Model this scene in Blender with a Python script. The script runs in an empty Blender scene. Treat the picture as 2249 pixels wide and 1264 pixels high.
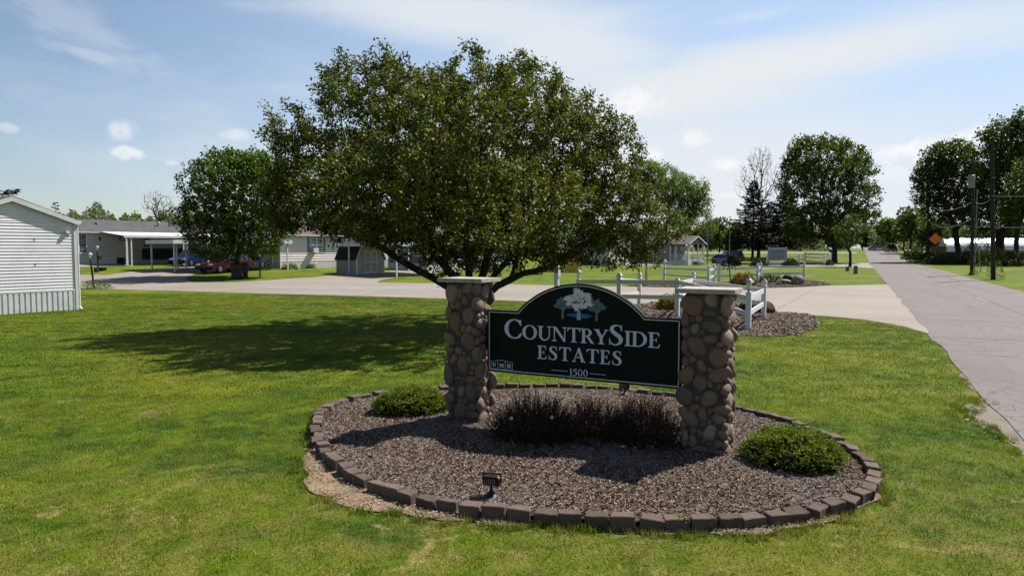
import bpy, bmesh, math, random
import numpy as np
from math import sin, cos, pi, radians, atan, atan2, sqrt, degrees
from mathutils import Vector, Matrix

# ------------------------------------------------------------------ camera, sky, sun, exposure
W0, H0, FOC, CAMH, HOR = 2249.0, 1264.0, 1500.0, 2.3, 545.0
PITCH = atan((HOR - H0 / 2) / FOC)
sc = bpy.context.scene
cam_d = bpy.data.cameras.new('camera')
cam = bpy.data.objects.new('camera', cam_d)
sc.collection.objects.link(cam)
cam.location = (0, 0, CAMH)
cam.rotation_euler = (pi / 2 + PITCH, 0, 0)
cam_d.sensor_width = 36
cam_d.lens = FOC / W0 * 36
cam_d.clip_start = 0.1
cam_d.clip_end = 6000
sc.camera = cam

SUN_EL = radians(51)
SUN_AZ = atan2(0.825, 0.565)           # clockwise from +Y
sdir = Vector((sin(SUN_AZ) * cos(SUN_EL), cos(SUN_AZ) * cos(SUN_EL), sin(SUN_EL)))
sun_d = bpy.data.lights.new('sun', 'SUN')
sun_d.energy = 5.0
sun_d.angle = radians(0.53)
sun_d.color = (1.0, 0.955, 0.88)
sun = bpy.data.objects.new('sun', sun_d)
sc.collection.objects.link(sun)
sun.location = (0, 0, 60)
sun.rotation_euler = sdir.to_track_quat('Z', 'Y').to_euler()

sc.view_settings.view_transform = 'Standard'
sc.view_settings.look = 'None'
sc.view_settings.gamma = 1
sc.view_settings.exposure = 0.95
sc.view_settings.use_curve_mapping = False

world = bpy.data.worlds.new('World')
sc.world = world
world.use_nodes = True
wt = world.node_tree
for n in list(wt.nodes): wt.nodes.remove(n)

class NT:
    """small helper to wire shader nodes"""
    def __init__(s, t): s.t = t
    def n(s, typ, **kw):
        nd = s.t.nodes.new(typ)
        for k, v in kw.items(): setattr(nd, k, v)
        return nd
    def set(s, sock, v):
        if v is None: return
        if hasattr(v, 'is_output') or isinstance(v, bpy.types.NodeSocket): s.t.links.new(v, sock)
        else: sock.default_value = v
    def math(s, op, a, b=None, c=None, clamp=False):
        nd = s.n('ShaderNodeMath', operation=op, use_clamp=clamp)
        s.set(nd.inputs[0], a); s.set(nd.inputs[1], b)
        if c is not None: s.set(nd.inputs[2], c)
        return nd.outputs[0]
    def noise(s, vec, scale, detail=3, rough=0.55, dist=0.0):
        nd = s.n('ShaderNodeTexNoise')
        s.set(nd.inputs['Vector'], vec); nd.inputs['Scale'].default_value = scale
        nd.inputs['Detail'].default_value = detail; nd.inputs['Roughness'].default_value = rough
        nd.inputs['Distortion'].default_value = dist
        return nd.outputs['Fac']
    def smooth(s, v, a, b):
        nd = s.n('ShaderNodeMapRange', interpolation_type='SMOOTHSTEP')
        s.set(nd.inputs['Value'], v); nd.inputs['From Min'].default_value = a; nd.inputs['From Max'].default_value = b
        return nd.outputs['Result']
    def mix(s, f, a, b, blend='MIX'):
        nd = s.n('ShaderNodeMix', data_type='RGBA', blend_type=blend)
        s.set(nd.inputs['Factor'], f)
        for sock, v in ((nd.inputs[6], a), (nd.inputs[7], b)):
            if isinstance(v, (tuple, list)): v = (*v[:3], 1)
            s.set(sock, v)
        return nd.outputs[2]
    def comb(s, x, y, z):
        nd = s.n('ShaderNodeCombineXYZ'); s.set(nd.inputs[0], x); s.set(nd.inputs[1], y); s.set(nd.inputs[2], z)
        return nd.outputs[0]
    def mapping(s, vec, scale=(1, 1, 1), rot=(0, 0, 0), loc=(0, 0, 0)):
        nd = s.n('ShaderNodeMapping'); s.set(nd.inputs['Vector'], vec)
        nd.inputs['Scale'].default_value = scale; nd.inputs['Rotation'].default_value = rot; nd.inputs['Location'].default_value = loc
        return nd.outputs[0]
    def ramp(s, v, stops):
        nd = s.n('ShaderNodeValToRGB'); s.set(nd.inputs[0], v)
        e = nd.color_ramp.elements
        while len(e) < len(stops): e.new(0.5)
        for el, (p, c) in zip(e, stops): el.position = p; el.color = (*c[:3], 1)
        return nd.outputs[0]

w = NT(wt)
sky = w.n('ShaderNodeTexSky', sky_type='NISHITA', sun_disc=False)
sky.sun_elevation = SUN_EL
sky.sun_rotation = SUN_AZ
sky.air_density = 1.0; sky.dust_density = 0.7; sky.ozone_density = 1.6
SKY_STRENGTH = 0.060
tc = w.n('ShaderNodeTexCoord')
sep = w.n('ShaderNodeSeparateXYZ'); wt.links.new(tc.outputs['Generated'], sep.inputs[0])
az = w.math('ARCTAN2', sep.outputs[0], sep.outputs[1])
el = w.math('ARCSINE', sep.outputs[2])
def sky_dir(px, py):
    a = atan((px - W0 / 2) / FOC)
    return a, atan((HOR - py) / FOC * cos(a))
ae = w.comb(az, el, 0.0)
wn = w.n('ShaderNodeTexNoise'); wt.links.new(ae, wn.inputs['Vector']); wn.inputs['Scale'].default_value = 3.0; wn.inputs['Detail'].default_value = 4
streak = w.noise(w.mapping(ae, scale=(2.2, 11, 1), rot=(0, 0, radians(-7))), 1.0, 6, 0.55, 0.6)
fine = w.noise(w.mapping(ae, scale=(14, 38, 1), rot=(0, 0, radians(-25))), 1.0, 6, 0.6, 0.8)
puff = w.noise(ae, 30.0, 8, 0.66, 0.6)
puff2 = w.noise(ae, 75.0, 4, 0.6, 0.2)
def blob(px, py, rx, ry, rot, nz, amp, k=1.0):
    """soft cloud body centred on a sky direction: 1 inside, 0 outside, its edge broken by noise"""
    a0, e0 = sky_dir(px, py); ra, re = rx / FOC * cos(a0) ** 2, ry / FOC * cos(a0)
    c, s_ = cos(rot), sin(rot)
    da = w.math('SUBTRACT', az, a0); de = w.math('SUBTRACT', el, e0)
    u = w.math('DIVIDE', w.math('ADD', w.math('MULTIPLY', da, c), w.math('MULTIPLY', de, s_)), ra)
    v = w.math('DIVIDE', w.math('SUBTRACT', w.math('MULTIPLY', de, c), w.math('MULTIPLY', da, s_)), re)
    r = w.math('SQRT', w.math('ADD', w.math('MULTIPLY', u, u), w.math('MULTIPLY', v, v)))
    r = w.math('ADD', r, w.math('MULTIPLY', w.math('SUBTRACT', nz, 0.5), amp))
    return w.math('MULTIPLY', w.smooth(r, 1.28, 0.15) if nz is not puff else w.smooth(r, 1.05, 0.30), k)
def wmax(*a):
    r = a[0]
    for b in a[1:]: r = w.math('MAXIMUM', r, b)
    return r
R_ = radians
sunh = w.math('ADD', w.math('MULTIPLY', sep.outputs[0], sin(SUN_AZ)), w.math('MULTIPLY', sep.outputs[1], cos(SUN_AZ)))
aur = w.smooth(sunh, -0.35, 0.95)      # haze is brighter towards the sun's side
haze_f = w.math('MULTIPLY', wmax(w.math('MULTIPLY', w.smooth(el, 0.22, -0.02), 0.85), w.math('MULTIPLY', w.smooth(el, 0.95, 0.05), 0.85)), aur)
veil = wmax(blob(1330, 470, 1000, 330, R_(0), streak, 1.3, 0.90),
            blob(1700, 155, 760, 82, R_(6), streak, 1.1, 0.95),
            blob(1480, 215, 560, 95, R_(3), streak, 1.0, 0.95),
            blob(1010, 45, 480, 75, R_(-4), streak, 1.4, 0.85),
            blob(1250, 130, 300, 110, R_(-16), streak, 1.3, 0.85),
            blob(2250, 70, 420, 60, R_(8), streak, 1.3, 0.5),
            blob(1040, -330, 1400, 200, R_(5), streak, 2.4, 0.35),
            blob(1900, 450, 560, 160, R_(0), streak, 1.2, 0.72))
wisp = wmax(blob(170, 60, 330, 50, R_(-27), fine, 2.6, 0.24),
            blob(215, 128, 110, 17, R_(-8), fine, 2.4, 0.34),
            blob(560, 270, 700, 120, 0, fine, 2.4, 0.14),
            blob(1640, 48, 100, 14, R_(6), fine, 2.2, 0.30),
            blob(230, 325, 300, 14, R_(-3), fine, 2.4, 0.14))
cum = wmax(blob(1392, 232, 62, 42, R_(6), puff, 2.1, 1.0), blob(1522, 308, 40, 23, 0, puff, 2.0, 0.8),
           blob(1590, 362, 52, 21, 0, puff, 1.9, 1.0), blob(1412, 344, 52, 27, 0, puff, 1.9, 0.9),
           blob(270, 289, 44, 30, 0, puff, 1.8, 0.62), blob(290, 338, 48, 18, 0, puff, 2.0, 0.85), blob(28, 285, 34, 14, 0, puff, 1.8, 0.4),
           blob(524, 299, 46, 14, 0, puff, 1.8, 0.5), blob(383, 360, 20, 7, 0, puff, 1.6, 0.45),
           blob(1985, 330, 110, 26, R_(10), puff, 1.7, 1.0), blob(2120, 305, 80, 26, R_(16), puff, 1.7, 1.0),
           blob(1980, 385, 110, 22, 0, puff, 2.0, 0.5), blob(1600, 430, 46, 10, 0, puff, 1.6, 0.5), blob(2010, 345, 20, 12, 0, puff, 1.5, 0.6))
bg1 = w.n('ShaderNodeBackground'); bg1.inputs[1].default_value = SKY_STRENGTH
wt.links.new(sky.outputs[0], bg1.inputs[0])
bgv = w.n('ShaderNodeBackground'); bgv.inputs[0].default_value = (0.79, 0.82, 0.85, 1); bgv.inputs[1].default_value = 0.535
bgc = w.n('ShaderNodeBackground')
ccol = w.ramp(puff2, [(0.32, (0.84, 0.85, 0.88)), (0.58, (0.96, 0.96, 0.97))])
wt.links.new(ccol, bgc.inputs[0]); bgc.inputs[1].default_value = 0.535
bgh = w.n('ShaderNodeBackground'); wt.links.new(w.mix(w.smooth(el, 0.20, 0.0), (0.50, 0.66, 0.88), (0.68, 0.73, 0.84)), bgh.inputs[0]); bgh.inputs[1].default_value = 0.60
m0 = w.n('ShaderNodeMixShader'); m1 = w.n('ShaderNodeMixShader'); m2 = w.n('ShaderNodeMixShader'); wo = w.n('ShaderNodeOutputWorld')
vw = w.math('MAXIMUM', veil, wisp)
wt.links.new(vw, m1.inputs[0]); wt.links.new(haze_f, m0.inputs[0]); wt.links.new(bg1.outputs[0], m0.inputs[1]); wt.links.new(bgh.outputs[0], m0.inputs[2]); wt.links.new(m0.outputs[0], m1.inputs[1]); wt.links.new(bgv.outputs[0], m1.inputs[2])
wt.links.new(w.math('MULTIPLY', cum, 0.82), m2.inputs[0]); wt.links.new(m1.outputs[0], m2.inputs[1]); wt.links.new(bgc.outputs[0], m2.inputs[2])
wt.links.new(m2.outputs[0], wo.inputs[0])

# ------------------------------------------------------------------ terrain and picking points on it
def sst(t):
    t = np.clip(t, 0, 1); return t * t * (3 - 2 * t)
def TH(x, y):
    """height of the ground: flat by the road, a gentle rise towards the homes on the left"""
    x = np.asarray(x, float); y = np.asarray(y, float)
    z = 0.95 * sst((y - 34) / 27) * np.clip((6 - x) / 46, 0, 1)
    z = z + 0.35 * sst((y - 60) / 35) * np.clip((24 - x) / 14, 0, 1) * np.clip((x + 6) / 12, 0, 1)
    return z + 1.5 * sst((y - 95) / 80)
def th(x, y): return float(TH(x, y))
_F = np.array([0, cos(PITCH), sin(PITCH)]); _U = np.array([0, -sin(PITCH), cos(PITCH)]); _R = np.array([1.0, 0, 0])
def ray(px, py): return _F + _R * (px - W0 / 2) / FOC - _U * (py - H0 / 2) / FOC
def G(px, py, dz=0.0):
    """the point of the terrain (lifted by dz) seen at a place of the photograph"""
    d = ray(px, py); z = dz; p = None
    for _ in range(25):
        t = (z - CAMH) / d[2] if d[2] < -1e-5 else 400
        p = np.array([0, 0, CAMH]) + d * min(max(t, 1), 900)
        z = 0.5 * z + 0.5 * (th(p[0], p[1]) + dz)
    return float(p[0]), float(p[1])
def D(px, Y, py=None):
    """the point at distance Y along the view axis; with py also its height"""
    d = ray(px, HOR if py is None else py); t = Y / d[1]
    p = np.array([0, 0, CAMH]) + d * t
    return (float(p[0]), float(p[1])) if py is None else (float(p[0]), float(p[1]), float(p[2]))
# ------------------------------------------------------------------ materials
MATS = {}
KA = 0.70
def ka(c, k=None):
    k = k or (0.86 if min(c) > 0.5 else KA)
    return tuple(x * k for x in c)
def newmat(name):
    m = bpy.data.materials.new(name); m.use_nodes = True
    t = NT(m.node_tree); b = m.node_tree.nodes['Principled BSDF']
    return m, t, b
def mat(name, c1, c2=None, scale=6.0, rough=0.7, bump=0.0, bscale=60.0, metal=0.0, spec=None, c3=None, s3=40.0, f3=0.3, coord='Object', stretch=(1, 1, 1), rnd=0.0):
    if name in MATS: return MATS[name]
    c2 = c2 or tuple(x * 0.8 for x in c1)
    k_ = 0.86 if min(c1) > 0.5 else KA
    c1, c2 = ka(c1, k_), ka(c2, k_)
    if c3: c3 = ka(c3, k_)
    m, t, b = newmat(name)
    tcn = t.n('ShaderNodeTexCoord').outputs[coord]
    v = t.mapping(tcn, scale=stretch)
    n1 = t.noise(v, scale, 4, 0.6)
    col = t.mix(t.smooth(n1, 0.35, 0.65), c1, c2)
    if c3: col = t.mix(t.math('MULTIPLY', t.smooth(t.noise(v, s3, 3), 0.5, 0.7), f3), col, c3)
    if rnd:
        oi = t.n('ShaderNodeObjectInfo').outputs['Random']
        hsv = t.n('ShaderNodeHueSaturation'); t.set(hsv.inputs['Color'], col)
        t.set(hsv.inputs['Value'], t.math('ADD', t.math('MULTIPLY', oi, rnd), 1 - rnd / 2)); col = hsv.outputs[0]
    t.set(b.inputs['Base Color'], col)
    b.inputs['Roughness'].default_value = rough; b.inputs['Metallic'].default_value = metal
    b.inputs['Specular IOR Level'].default_value = spec if spec is not None else (0.12 if rough > 0.75 else 0.35)
    if bump:
        bn = t.n('ShaderNodeBump'); bn.inputs['Strength'].default_value = bump; bn.inputs['Distance'].default_value = 0.02
        t.set(bn.inputs['Height'], t.noise(v, bscale, 4, 0.65)); t.set(b.inputs['Normal'], bn.outputs[0])
    MATS[name] = m; return m

def leaf_mat(name, stops, trans=0.3, rough=0.55, spec=0.18, patch=None, pscale=0.35, k=0.80):
    stops = [(p_, ka(c_, k)) for p_, c_ in stops]
    if patch: patch = (ka(patch[0], k), patch[1])
    """leaves: each leaf (mesh island) picks its own colour from the ramp; patch: a second tint in big soft areas"""
    m, t, b = newmat(name)
    isl = t.n('ShaderNodeNewGeometry')
    col = t.ramp(isl.outputs['Random Per Island'], stops)
    if patch:
        nz = t.noise(isl.outputs['Position'], pscale, 3, 0.5)
        col = t.mix(t.math('MULTIPLY', t.smooth(nz, 0.45, 0.62), patch[1]), col, patch[0])
    t.set(b.inputs['Base Color'], col); b.inputs['Roughness'].default_value = rough; b.inputs['Specular IOR Level'].default_value = spec
    tr = t.n('ShaderNodeBsdfTranslucent'); t.set(tr.inputs[0], t.mix(0.5, col, t.mix(1.0, col, (1.0, 1.0, 0.35), 'MULTIPLY')))
    mx = t.n('ShaderNodeMixShader'); mx.inputs[0].default_value = trans
    t.t.links.new(b.outputs[0], mx.inputs[1]); t.t.links.new(tr.outputs[0], mx.inputs[2])
    t.t.links.new(mx.outputs[0], t.t.nodes['Material Output'].inputs[0])
    MATS[name] = m; return m

def lawn_color(t, pos, island=None):
    """colour of the lawn as a function of place: green with yellow, brown and straw areas and faint mowing bands"""
    big = t.noise(pos, 0.22, 4, 0.55)
    mid = t.noise(pos, 1.3, 4, 0.65, 0.4)
    fine_ = t.noise(pos, 9.0, 3, 0.6)
    col = t.mix(t.smooth(mid, 0.36, 0.64), (0.042, 0.094, 0.004), (0.118, 0.172, 0.006))
    col = t.mix(t.math('MULTIPLY', t.smooth(big, 0.46, 0.66), 0.75), col, (0.190, 0.195, 0.012))
    st = t.noise(t.mapping(pos, scale=(0.10, 0.9, 1), rot=(0, 0, radians(-12))), 1.0, 3, 0.5)
    col = t.mix(t.math('MULTIPLY', t.smooth(st, 0.45, 0.6), 0.45), col, (0.170, 0.20, 0.010))
    dry = t.noise(pos, 0.9, 5, 0.62, 0.7)
    dry2 = t.noise(pos, 1.9, 6, 0.72, 1.2)
    col = t.mix(t.math('MULTIPLY', t.smooth(dry, 0.57, 0.70), 0.75), col, (0.28, 0.225, 0.095))
    near = t.n('ShaderNodeSeparateXYZ'); t.set(near.inputs[0], pos)
    nf = t.math('MULTIPLY', t.smooth(near.outputs[1], 8.5, 5.0), t.smooth(t.noise(pos, 2.2, 4, 0.65), 0.40, 0.62))
    col = t.mix(t.math('MULTIPLY', nf, 0.55), col, (0.235, 0.205, 0.055))
    col = t.mix(t.math('MULTIPLY', t.math('MULTIPLY', t.smooth(near.outputs[1], 8.0, 5.6), t.smooth(dry2, 0.54, 0.66)), 0.8), col, (0.34, 0.28, 0.125))
    hv = t.n('ShaderNodeHueSaturation'); t.set(hv.inputs['Color'], col)
    t.set(hv.inputs['Value'], t.math('ADD', t.math('MULTIPLY', fine_, 0.7), 0.65))
    col = hv.outputs[0]
    col = t.mix(1.0, col, (0.79, 0.80, 0.62), 'MULTIPLY')
    if island is not None:
        h2 = t.n('ShaderNodeHueSaturation'); t.set(h2.inputs['Color'], col)
        t.set(h2.inputs['Value'], t.math('ADD', t.math('MULTIPLY', island, 1.1), 0.55))
        t.set(h2.inputs['Hue'], t.math('ADD', t.math('MULTIPLY', island, -0.03), 0.512))
        col = h2.outputs[0]
        col = t.mix(t.math('GREATER_THAN', island, 0.955), col, (0.24, 0.21, 0.10))
    return col

# lawn ground sheet
LAWN, t, b = newmat('lawn_ground')
pos = t.n('ShaderNodeNewGeometry').outputs['Position']
col = lawn_color(t, pos)
spk = t.noise(pos, 38.0, 3, 0.7)
col = t.mix(t.math('MULTIPLY', t.smooth(spk, 0.62, 0.34), 0.45), col, (0.020, 0.032, 0.006))
t.set(b.inputs['Base Color'], col); b.inputs['Roughness'].default_value = 0.9; b.inputs['Specular IOR Level'].default_value = 0.1
bn = t.n('ShaderNodeBump'); bn.inputs['Strength'].default_value = 0.8; bn.inputs['Distance'].default_value = 0.05
t.set(bn.inputs['Height'], t.noise(pos, 28.0, 5, 0.7)); t.set(b.inputs['Normal'], bn.outputs[0])
# grass blades
BLADE, t, b = newmat('grass_blade')
g = t.n('ShaderNodeNewGeometry')
col = lawn_color(t, g.outputs['Position'], g.outputs['Random Per Island'])
col = t.mix(1.0, col, (1.12, 1.14, 1.0), 'MULTIPLY')
t.set(b.inputs['Base Color'], col); b.inputs['Roughness'].default_value = 0.55; b.inputs['Specular IOR Level'].default_value = 0.3
tr = t.n('ShaderNodeBsdfTranslucent'); t.set(tr.inputs[0], col)
mx = t.n('ShaderNodeMixShader'); mx.inputs[0].default_value = 0.35
t.t.links.new(b.outputs[0], mx.inputs[1]); t.t.links.new(tr.outputs[0], mx.inputs[2]); t.t.links.new(mx.outputs[0], t.t.nodes['Material Output'].inputs[0])

# asphalt of the county road: pale, worn, crazed with cracks, darker seams
ASPH, t, b = newmat('worn_asphalt')
pos = t.n('ShaderNodeNewGeometry').outputs['Position']
rdir = atan2(0.5037, 1.0)
loc = t.mapping(pos, rot=(0, 0, rdir))            # x across, y along the road
col = t.mix(t.smooth(t.noise(pos, 0.5, 4), 0.3, 0.7), (0.205, 0.178, 0.165), (0.255, 0.222, 0.206))
col = t.mix(t.math('MULTIPLY', t.smooth(t.noise(pos, 150, 2, 0.7), 0.45, 0.75), 0.5), col, (0.34, 0.31, 0.29))
col = t.mix(t.math('MULTIPLY', t.smooth(t.noise(pos, 110, 2, 0.7), 0.55, 0.3), 0.5), col, (0.10, 0.09, 0.09))
wv = t.n('ShaderNodeTexNoise'); t.set(wv.inputs['Vector'], pos); wv.inputs['Scale'].default_value = 1.6; wv.inputs['Detail'].default_value = 5
wpos = t.n('ShaderNodeVectorMath', operation='MULTIPLY_ADD'); t.set(wpos.inputs[0], wv.outputs['Color']); wpos.inputs[1].default_value = (0.7, 0.7, 0); t.set(wpos.inputs[2], pos)
def cracks(sc_, wdt, mask_lo, mask_hi, ms):
    v = t.n('ShaderNodeTexVoronoi', feature='DISTANCE_TO_EDGE'); t.set(v.inputs['Vector'], wpos.outputs[0]); v.inputs['Scale'].default_value = sc_
    c = t.smooth(v.outputs['Distance'], wdt, wdt * 0.2)
    return t.math('MULTIPLY', c, t.smooth(t.noise(pos, ms, 3), mask_lo, mask_hi))
ck = t.math('MAXIMUM', cracks(0.6, 0.012, 0.40, 0.52, 0.3), t.math('MULTIPLY', cracks(2.4, 0.035, 0.47, 0.56, 0.5), 0.8))
col = t.mix(t.math('MULTIPLY', ck, 0.65), col, (0.06, 0.055, 0.052))
col = t.mix(t.math('MULTIPLY', t.smooth(t.noise(t.mapping(loc, scale=(1.0, 0.12, 1)), 0.9, 4), 0.48, 0.66), 0.35), col, (0.15, 0.132, 0.125))
col = t.mix(1.0, col, (0.56, 0.555, 0.57), 'MULTIPLY')
t.set(b.inputs['Base Color'], col); b.inputs['Roughness'].default_value = 0.88; b.inputs['Specular IOR Level'].default_value = 0.25
bn = t.n('ShaderNodeBump'); bn.inputs['Strength'].default_value = 0.35; bn.inputs['Distance'].default_value = 0.01
t.set(bn.inputs['Height'], t.noise(pos, 120, 3, 0.7)); t.set(b.inputs['Normal'], bn.outputs[0])

# pale concrete of the estate street
CONC, t, b = newmat('street_concrete')
pos = t.n('ShaderNodeNewGeometry').outputs['Position']
col = t.mix(t.smooth(t.noise(pos, 0.25, 4), 0.3, 0.7), (0.300, 0.252, 0.208), (0.355, 0.302, 0.255))
col = t.mix(t.math('MULTIPLY', t.smooth(t.noise(t.mapping(pos, scale=(0.08, 1, 1)), 1.2, 4), 0.5, 0.68), 0.35), col, (0.30, 0.25, 0.215))
col = t.mix(t.math('MULTIPLY', t.smooth(t.noise(pos, 60, 3), 0.5, 0.75), 0.25), col, (0.27, 0.24, 0.21))
col = t.mix(1.0, col, (0.61, 0.62, 0.62), 'MULTIPLY')
t.set(b.inputs['Base Color'], col); b.inputs['Roughness'].default_value = 0.85; b.inputs['Specular IOR Level'].default_value = 0.25
CONC2 = mat('repair_concrete', (0.31, 0.30, 0.28), (0.27, 0.26, 0.245), 0.8, rough=0.85, coord='Object')
SEAL = mat('joint_tar', (0.11, 0.10, 0.095), rough=0.8)
JOINT = mat('sawn_joint', (0.22, 0.19, 0.165), rough=0.9)
GRAVEL = mat('shoulder_gravel', (0.26, 0.215, 0.175), (0.20, 0.165, 0.13), 2.0, rough=0.95, bump=0.8, bscale=60, c3=(0.36, 0.32, 0.27), s3=45, f3=0.6)
SOIL = mat('dry_soil', (0.27, 0.185, 0.115), (0.33, 0.24, 0.155), 3.0, rough=0.95, bump=1.0, bscale=40, c3=(0.16, 0.115, 0.075), s3=25, f3=0.6)
MULCH = mat('mulch_ground', (0.060, 0.036, 0.025), (0.085, 0.055, 0.039), 8.0, rough=0.95, bump=1.0, bscale=70, c3=(0.16, 0.13, 0.11), s3=60, f3=0.5)
LINEP = mat('worn_line_paint', (0.40, 0.37, 0.31), (0.27, 0.25, 0.235), 12.0, rough=0.8)

WHITE = mat('white_vinyl', (0.62, 0.63, 0.65), (0.57, 0.58, 0.60), 3.0, rough=0.45, spec=0.4)
WSIDE = mat('white_siding', (0.78, 0.74, 0.76), (0.72, 0.68, 0.70), 1.2, rough=0.5, c3=(0.45, 0.44, 0.43), s3=4, f3=0.15)
WSKIRT = mat('white_skirting', (0.70, 0.69, 0.69), (0.64, 0.63, 0.63), 2.0, rough=0.5, c3=(0.38, 0.37, 0.34), s3=6, f3=0.2)
WMETAL = mat('white_painted_metal', (0.66, 0.66, 0.66), (0.58, 0.58, 0.58), 2.0, rough=0.5)
BEIGE = mat('beige_siding', (0.66, 0.60, 0.56), (0.61, 0.56, 0.52), 1.0, rough=0.6)
PINKB = mat('taupe_siding', (0.76, 0.66, 0.64), (0.70, 0.61, 0.59), 1.0, rough=0.6)
GREYS = mat('grey_siding', (0.26, 0.25, 0.255), (0.235, 0.225, 0.23), 1.0, rough=0.6)
MINT = mat('mint_siding', (0.30, 0.44, 0.42), (0.26, 0.39, 0.38), 1.0, rough=0.6)
SHEDM = mat('shed_siding', (0.40, 0.40, 0.39), (0.36, 0.36, 0.35), 1.0, rough=0.6)
SHING = mat('grey_shingles', (0.115, 0.11, 0.115), (0.085, 0.082, 0.086), 1.5, rough=0.9, bump=0.4, bscale=12, c3=(0.17, 0.165, 0.165), s3=9, f3=0.6)
SHINGB = mat('brown_shingles', (0.15, 0.115, 0.11), (0.12, 0.09, 0.088), 1.5, rough=0.9, bump=0.4, bscale=12, c3=(0.20, 0.16, 0.15), s3=9, f3=0.6)
SHINGD = mat('dark_shingles', (0.040, 0.038, 0.038), (0.030, 0.028, 0.028), 2.0, rough=0.9, bump=0.4, bscale=20)
GLASS, t, b = newmat('window_glass')
b.inputs['Base Color'].default_value = (0.012, 0.014, 0.018, 1); b.inputs['Roughness'].default_value = 0.06; b.inputs['Specular IOR Level'].default_value = 0.7
SHUT = mat('blue_grey_shutter', (0.22, 0.27, 0.30), (0.19, 0.24, 0.27), 3.0, rough=0.6)
BLACKM = mat('black_metal', (0.006, 0.0065, 0.0065), (0.010, 0.010, 0.010), 6.0, rough=0.5, spec=0.3)
GREENM = mat('dark_green_metal', (0.008, 0.02, 0.014), (0.012, 0.026, 0.018), 6.0, rough=0.45)
GALV = mat('grey_enamel', (0.30, 0.31, 0.31), (0.25, 0.26, 0.26), 6.0, rough=0.5)
STONE, t, b = newmat('fieldstone')
oi = t.n('ShaderNodeObjectInfo').outputs['Random']; oc = t.n('ShaderNodeTexCoord').outputs['Object']
v = t.n('ShaderNodeVectorMath', operation='ADD'); t.set(v.inputs[0], oc); t.set(v.inputs[1], t.comb(t.math('MULTIPLY', oi, 37.0), t.math('MULTIPLY', oi, 11.0), 0.0))
base = t.ramp(oi, [(0.0, (0.19, 0.115, 0.068)), (0.16, (0.28, 0.175, 0.105)), (0.32, (0.15, 0.115, 0.085)), (0.45, (0.31, 0.20, 0.125)), (0.58, (0.125, 0.080, 0.068)),
                   (0.7, (0.24, 0.18, 0.13)), (0.82, (0.25, 0.125, 0.082)), (0.92, (0.34, 0.265, 0.20)), (1.0, (0.19, 0.145, 0.11))])
col = t.mix(t.math('MULTIPLY', t.smooth(t.noise(v.outputs[0], 1.7, 5, 0.65), 0.38, 0.66), 0.6), base, (0.12, 0.09, 0.075))
col = t.mix(t.math('MULTIPLY', t.smooth(t.noise(v.outputs[0], 14, 4, 0.7), 0.55, 0.72), 0.45), col, (0.34, 0.27, 0.20))
col = t.mix(1.0, col, (0.96, 0.97, 1.0), 'MULTIPLY')
t.set(b.inputs['Base Color'], col); b.inputs['Roughness'].default_value = 0.75; b.inputs['Specular IOR Level'].default_value = 0.2
bn = t.n('ShaderNodeBump'); bn.inputs['Strength'].default_value = 0.6; bn.inputs['Distance'].default_value = 0.08
t.set(bn.inputs['Height'], t.noise(v.outputs[0], 7, 6, 0.7)); t.set(b.inputs['Normal'], bn.outputs[0])
MORTAR = mat('grey_mortar', (0.105, 0.095, 0.085), (0.075, 0.068, 0.062), 9.0, rough=0.95, bump=0.8, bscale=45)
CAPST = mat('cast_stone_cap', (0.50, 0.47, 0.41), (0.42, 0.39, 0.33), 6.0, rough=0.85, bump=0.3, bscale=50, c3=(0.22, 0.20, 0.16), s3=14, f3=0.55)
BLOCK = mat('edging_block', (0.150, 0.110, 0.090), (0.115, 0.085, 0.072), 9.0, rough=0.92, bump=0.6, bscale=70, c3=(0.21, 0.165, 0.14), s3=60, f3=0.5, rnd=0.5)
BOULD = mat('boulder_stone', (0.24, 0.19, 0.16), (0.14, 0.105, 0.085), 2.0, rough=0.8, bump=0.6, bscale=12, c3=(0.40, 0.36, 0.32), s3=5, f3=0.6)
BOULDD = mat('dark_boulder_stone', (0.030, 0.022, 0.018), (0.055, 0.040, 0.032), 2.0, rough=0.8, bump=0.6, bscale=12)
SIGNG = mat('dark_green_sign_board', (0.0040, 0.0095, 0.0086), (0.0034, 0.0080, 0.0073), 8.0, rough=0.6, spec=0.12)
LETW = mat('grey_white_sign_lettering', (0.60, 0.62, 0.70), (0.54, 0.56, 0.64), 14.0, rough=0.55)
SIGNLINE = mat('sign_border_line', (0.60, 0.61, 0.64), (0.48, 0.49, 0.52), 10.0, rough=0.55)
SIGNTEAL = mat('teal_emblem', (0.085, 0.20, 0.20), (0.07, 0.17, 0.17), 14.0, rough=0.55)
SIGNBLUE = mat('blue_emblem', (0.02, 0.13, 0.52), (0.02, 0.11, 0.45), 10.0, rough=0.55)
SIGNGREY = mat('brown_grey_emblem', (0.20, 0.19, 0.185), (0.17, 0.16, 0.16), 10.0, rough=0.55)
BARK = mat('grey_brown_bark', (0.060, 0.048, 0.040), (0.036, 0.029, 0.025), 5.0, rough=0.95, bump=1.0, bscale=18, stretch=(1, 1, 0.25))
BARKL = mat('pale_bark', (0.16, 0.135, 0.115), (0.10, 0.085, 0.075), 3.0, rough=0.95)
POLEW = mat('weathered_pole_wood', (0.075, 0.055, 0.045), (0.050, 0.038, 0.032), 4.0, rough=0.95, bump=0.6, bscale=12, stretch=(1, 1, 0.1))
BLUES = mat('blue_street_sign', (0.006, 0.028, 0.17), (0.006, 0.024, 0.14), 4.0, rough=0.5)
ORANGE = mat('orange_road_sign', (1.38, 0.26, 0.01), (1.3, 0.24, 0.01), 3.0, rough=0.5)
LBLUE = mat('pale_blue_board', (0.27, 0.37, 0.44), (0.24, 0.33, 0.40), 2.0, rough=0.6)
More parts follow.
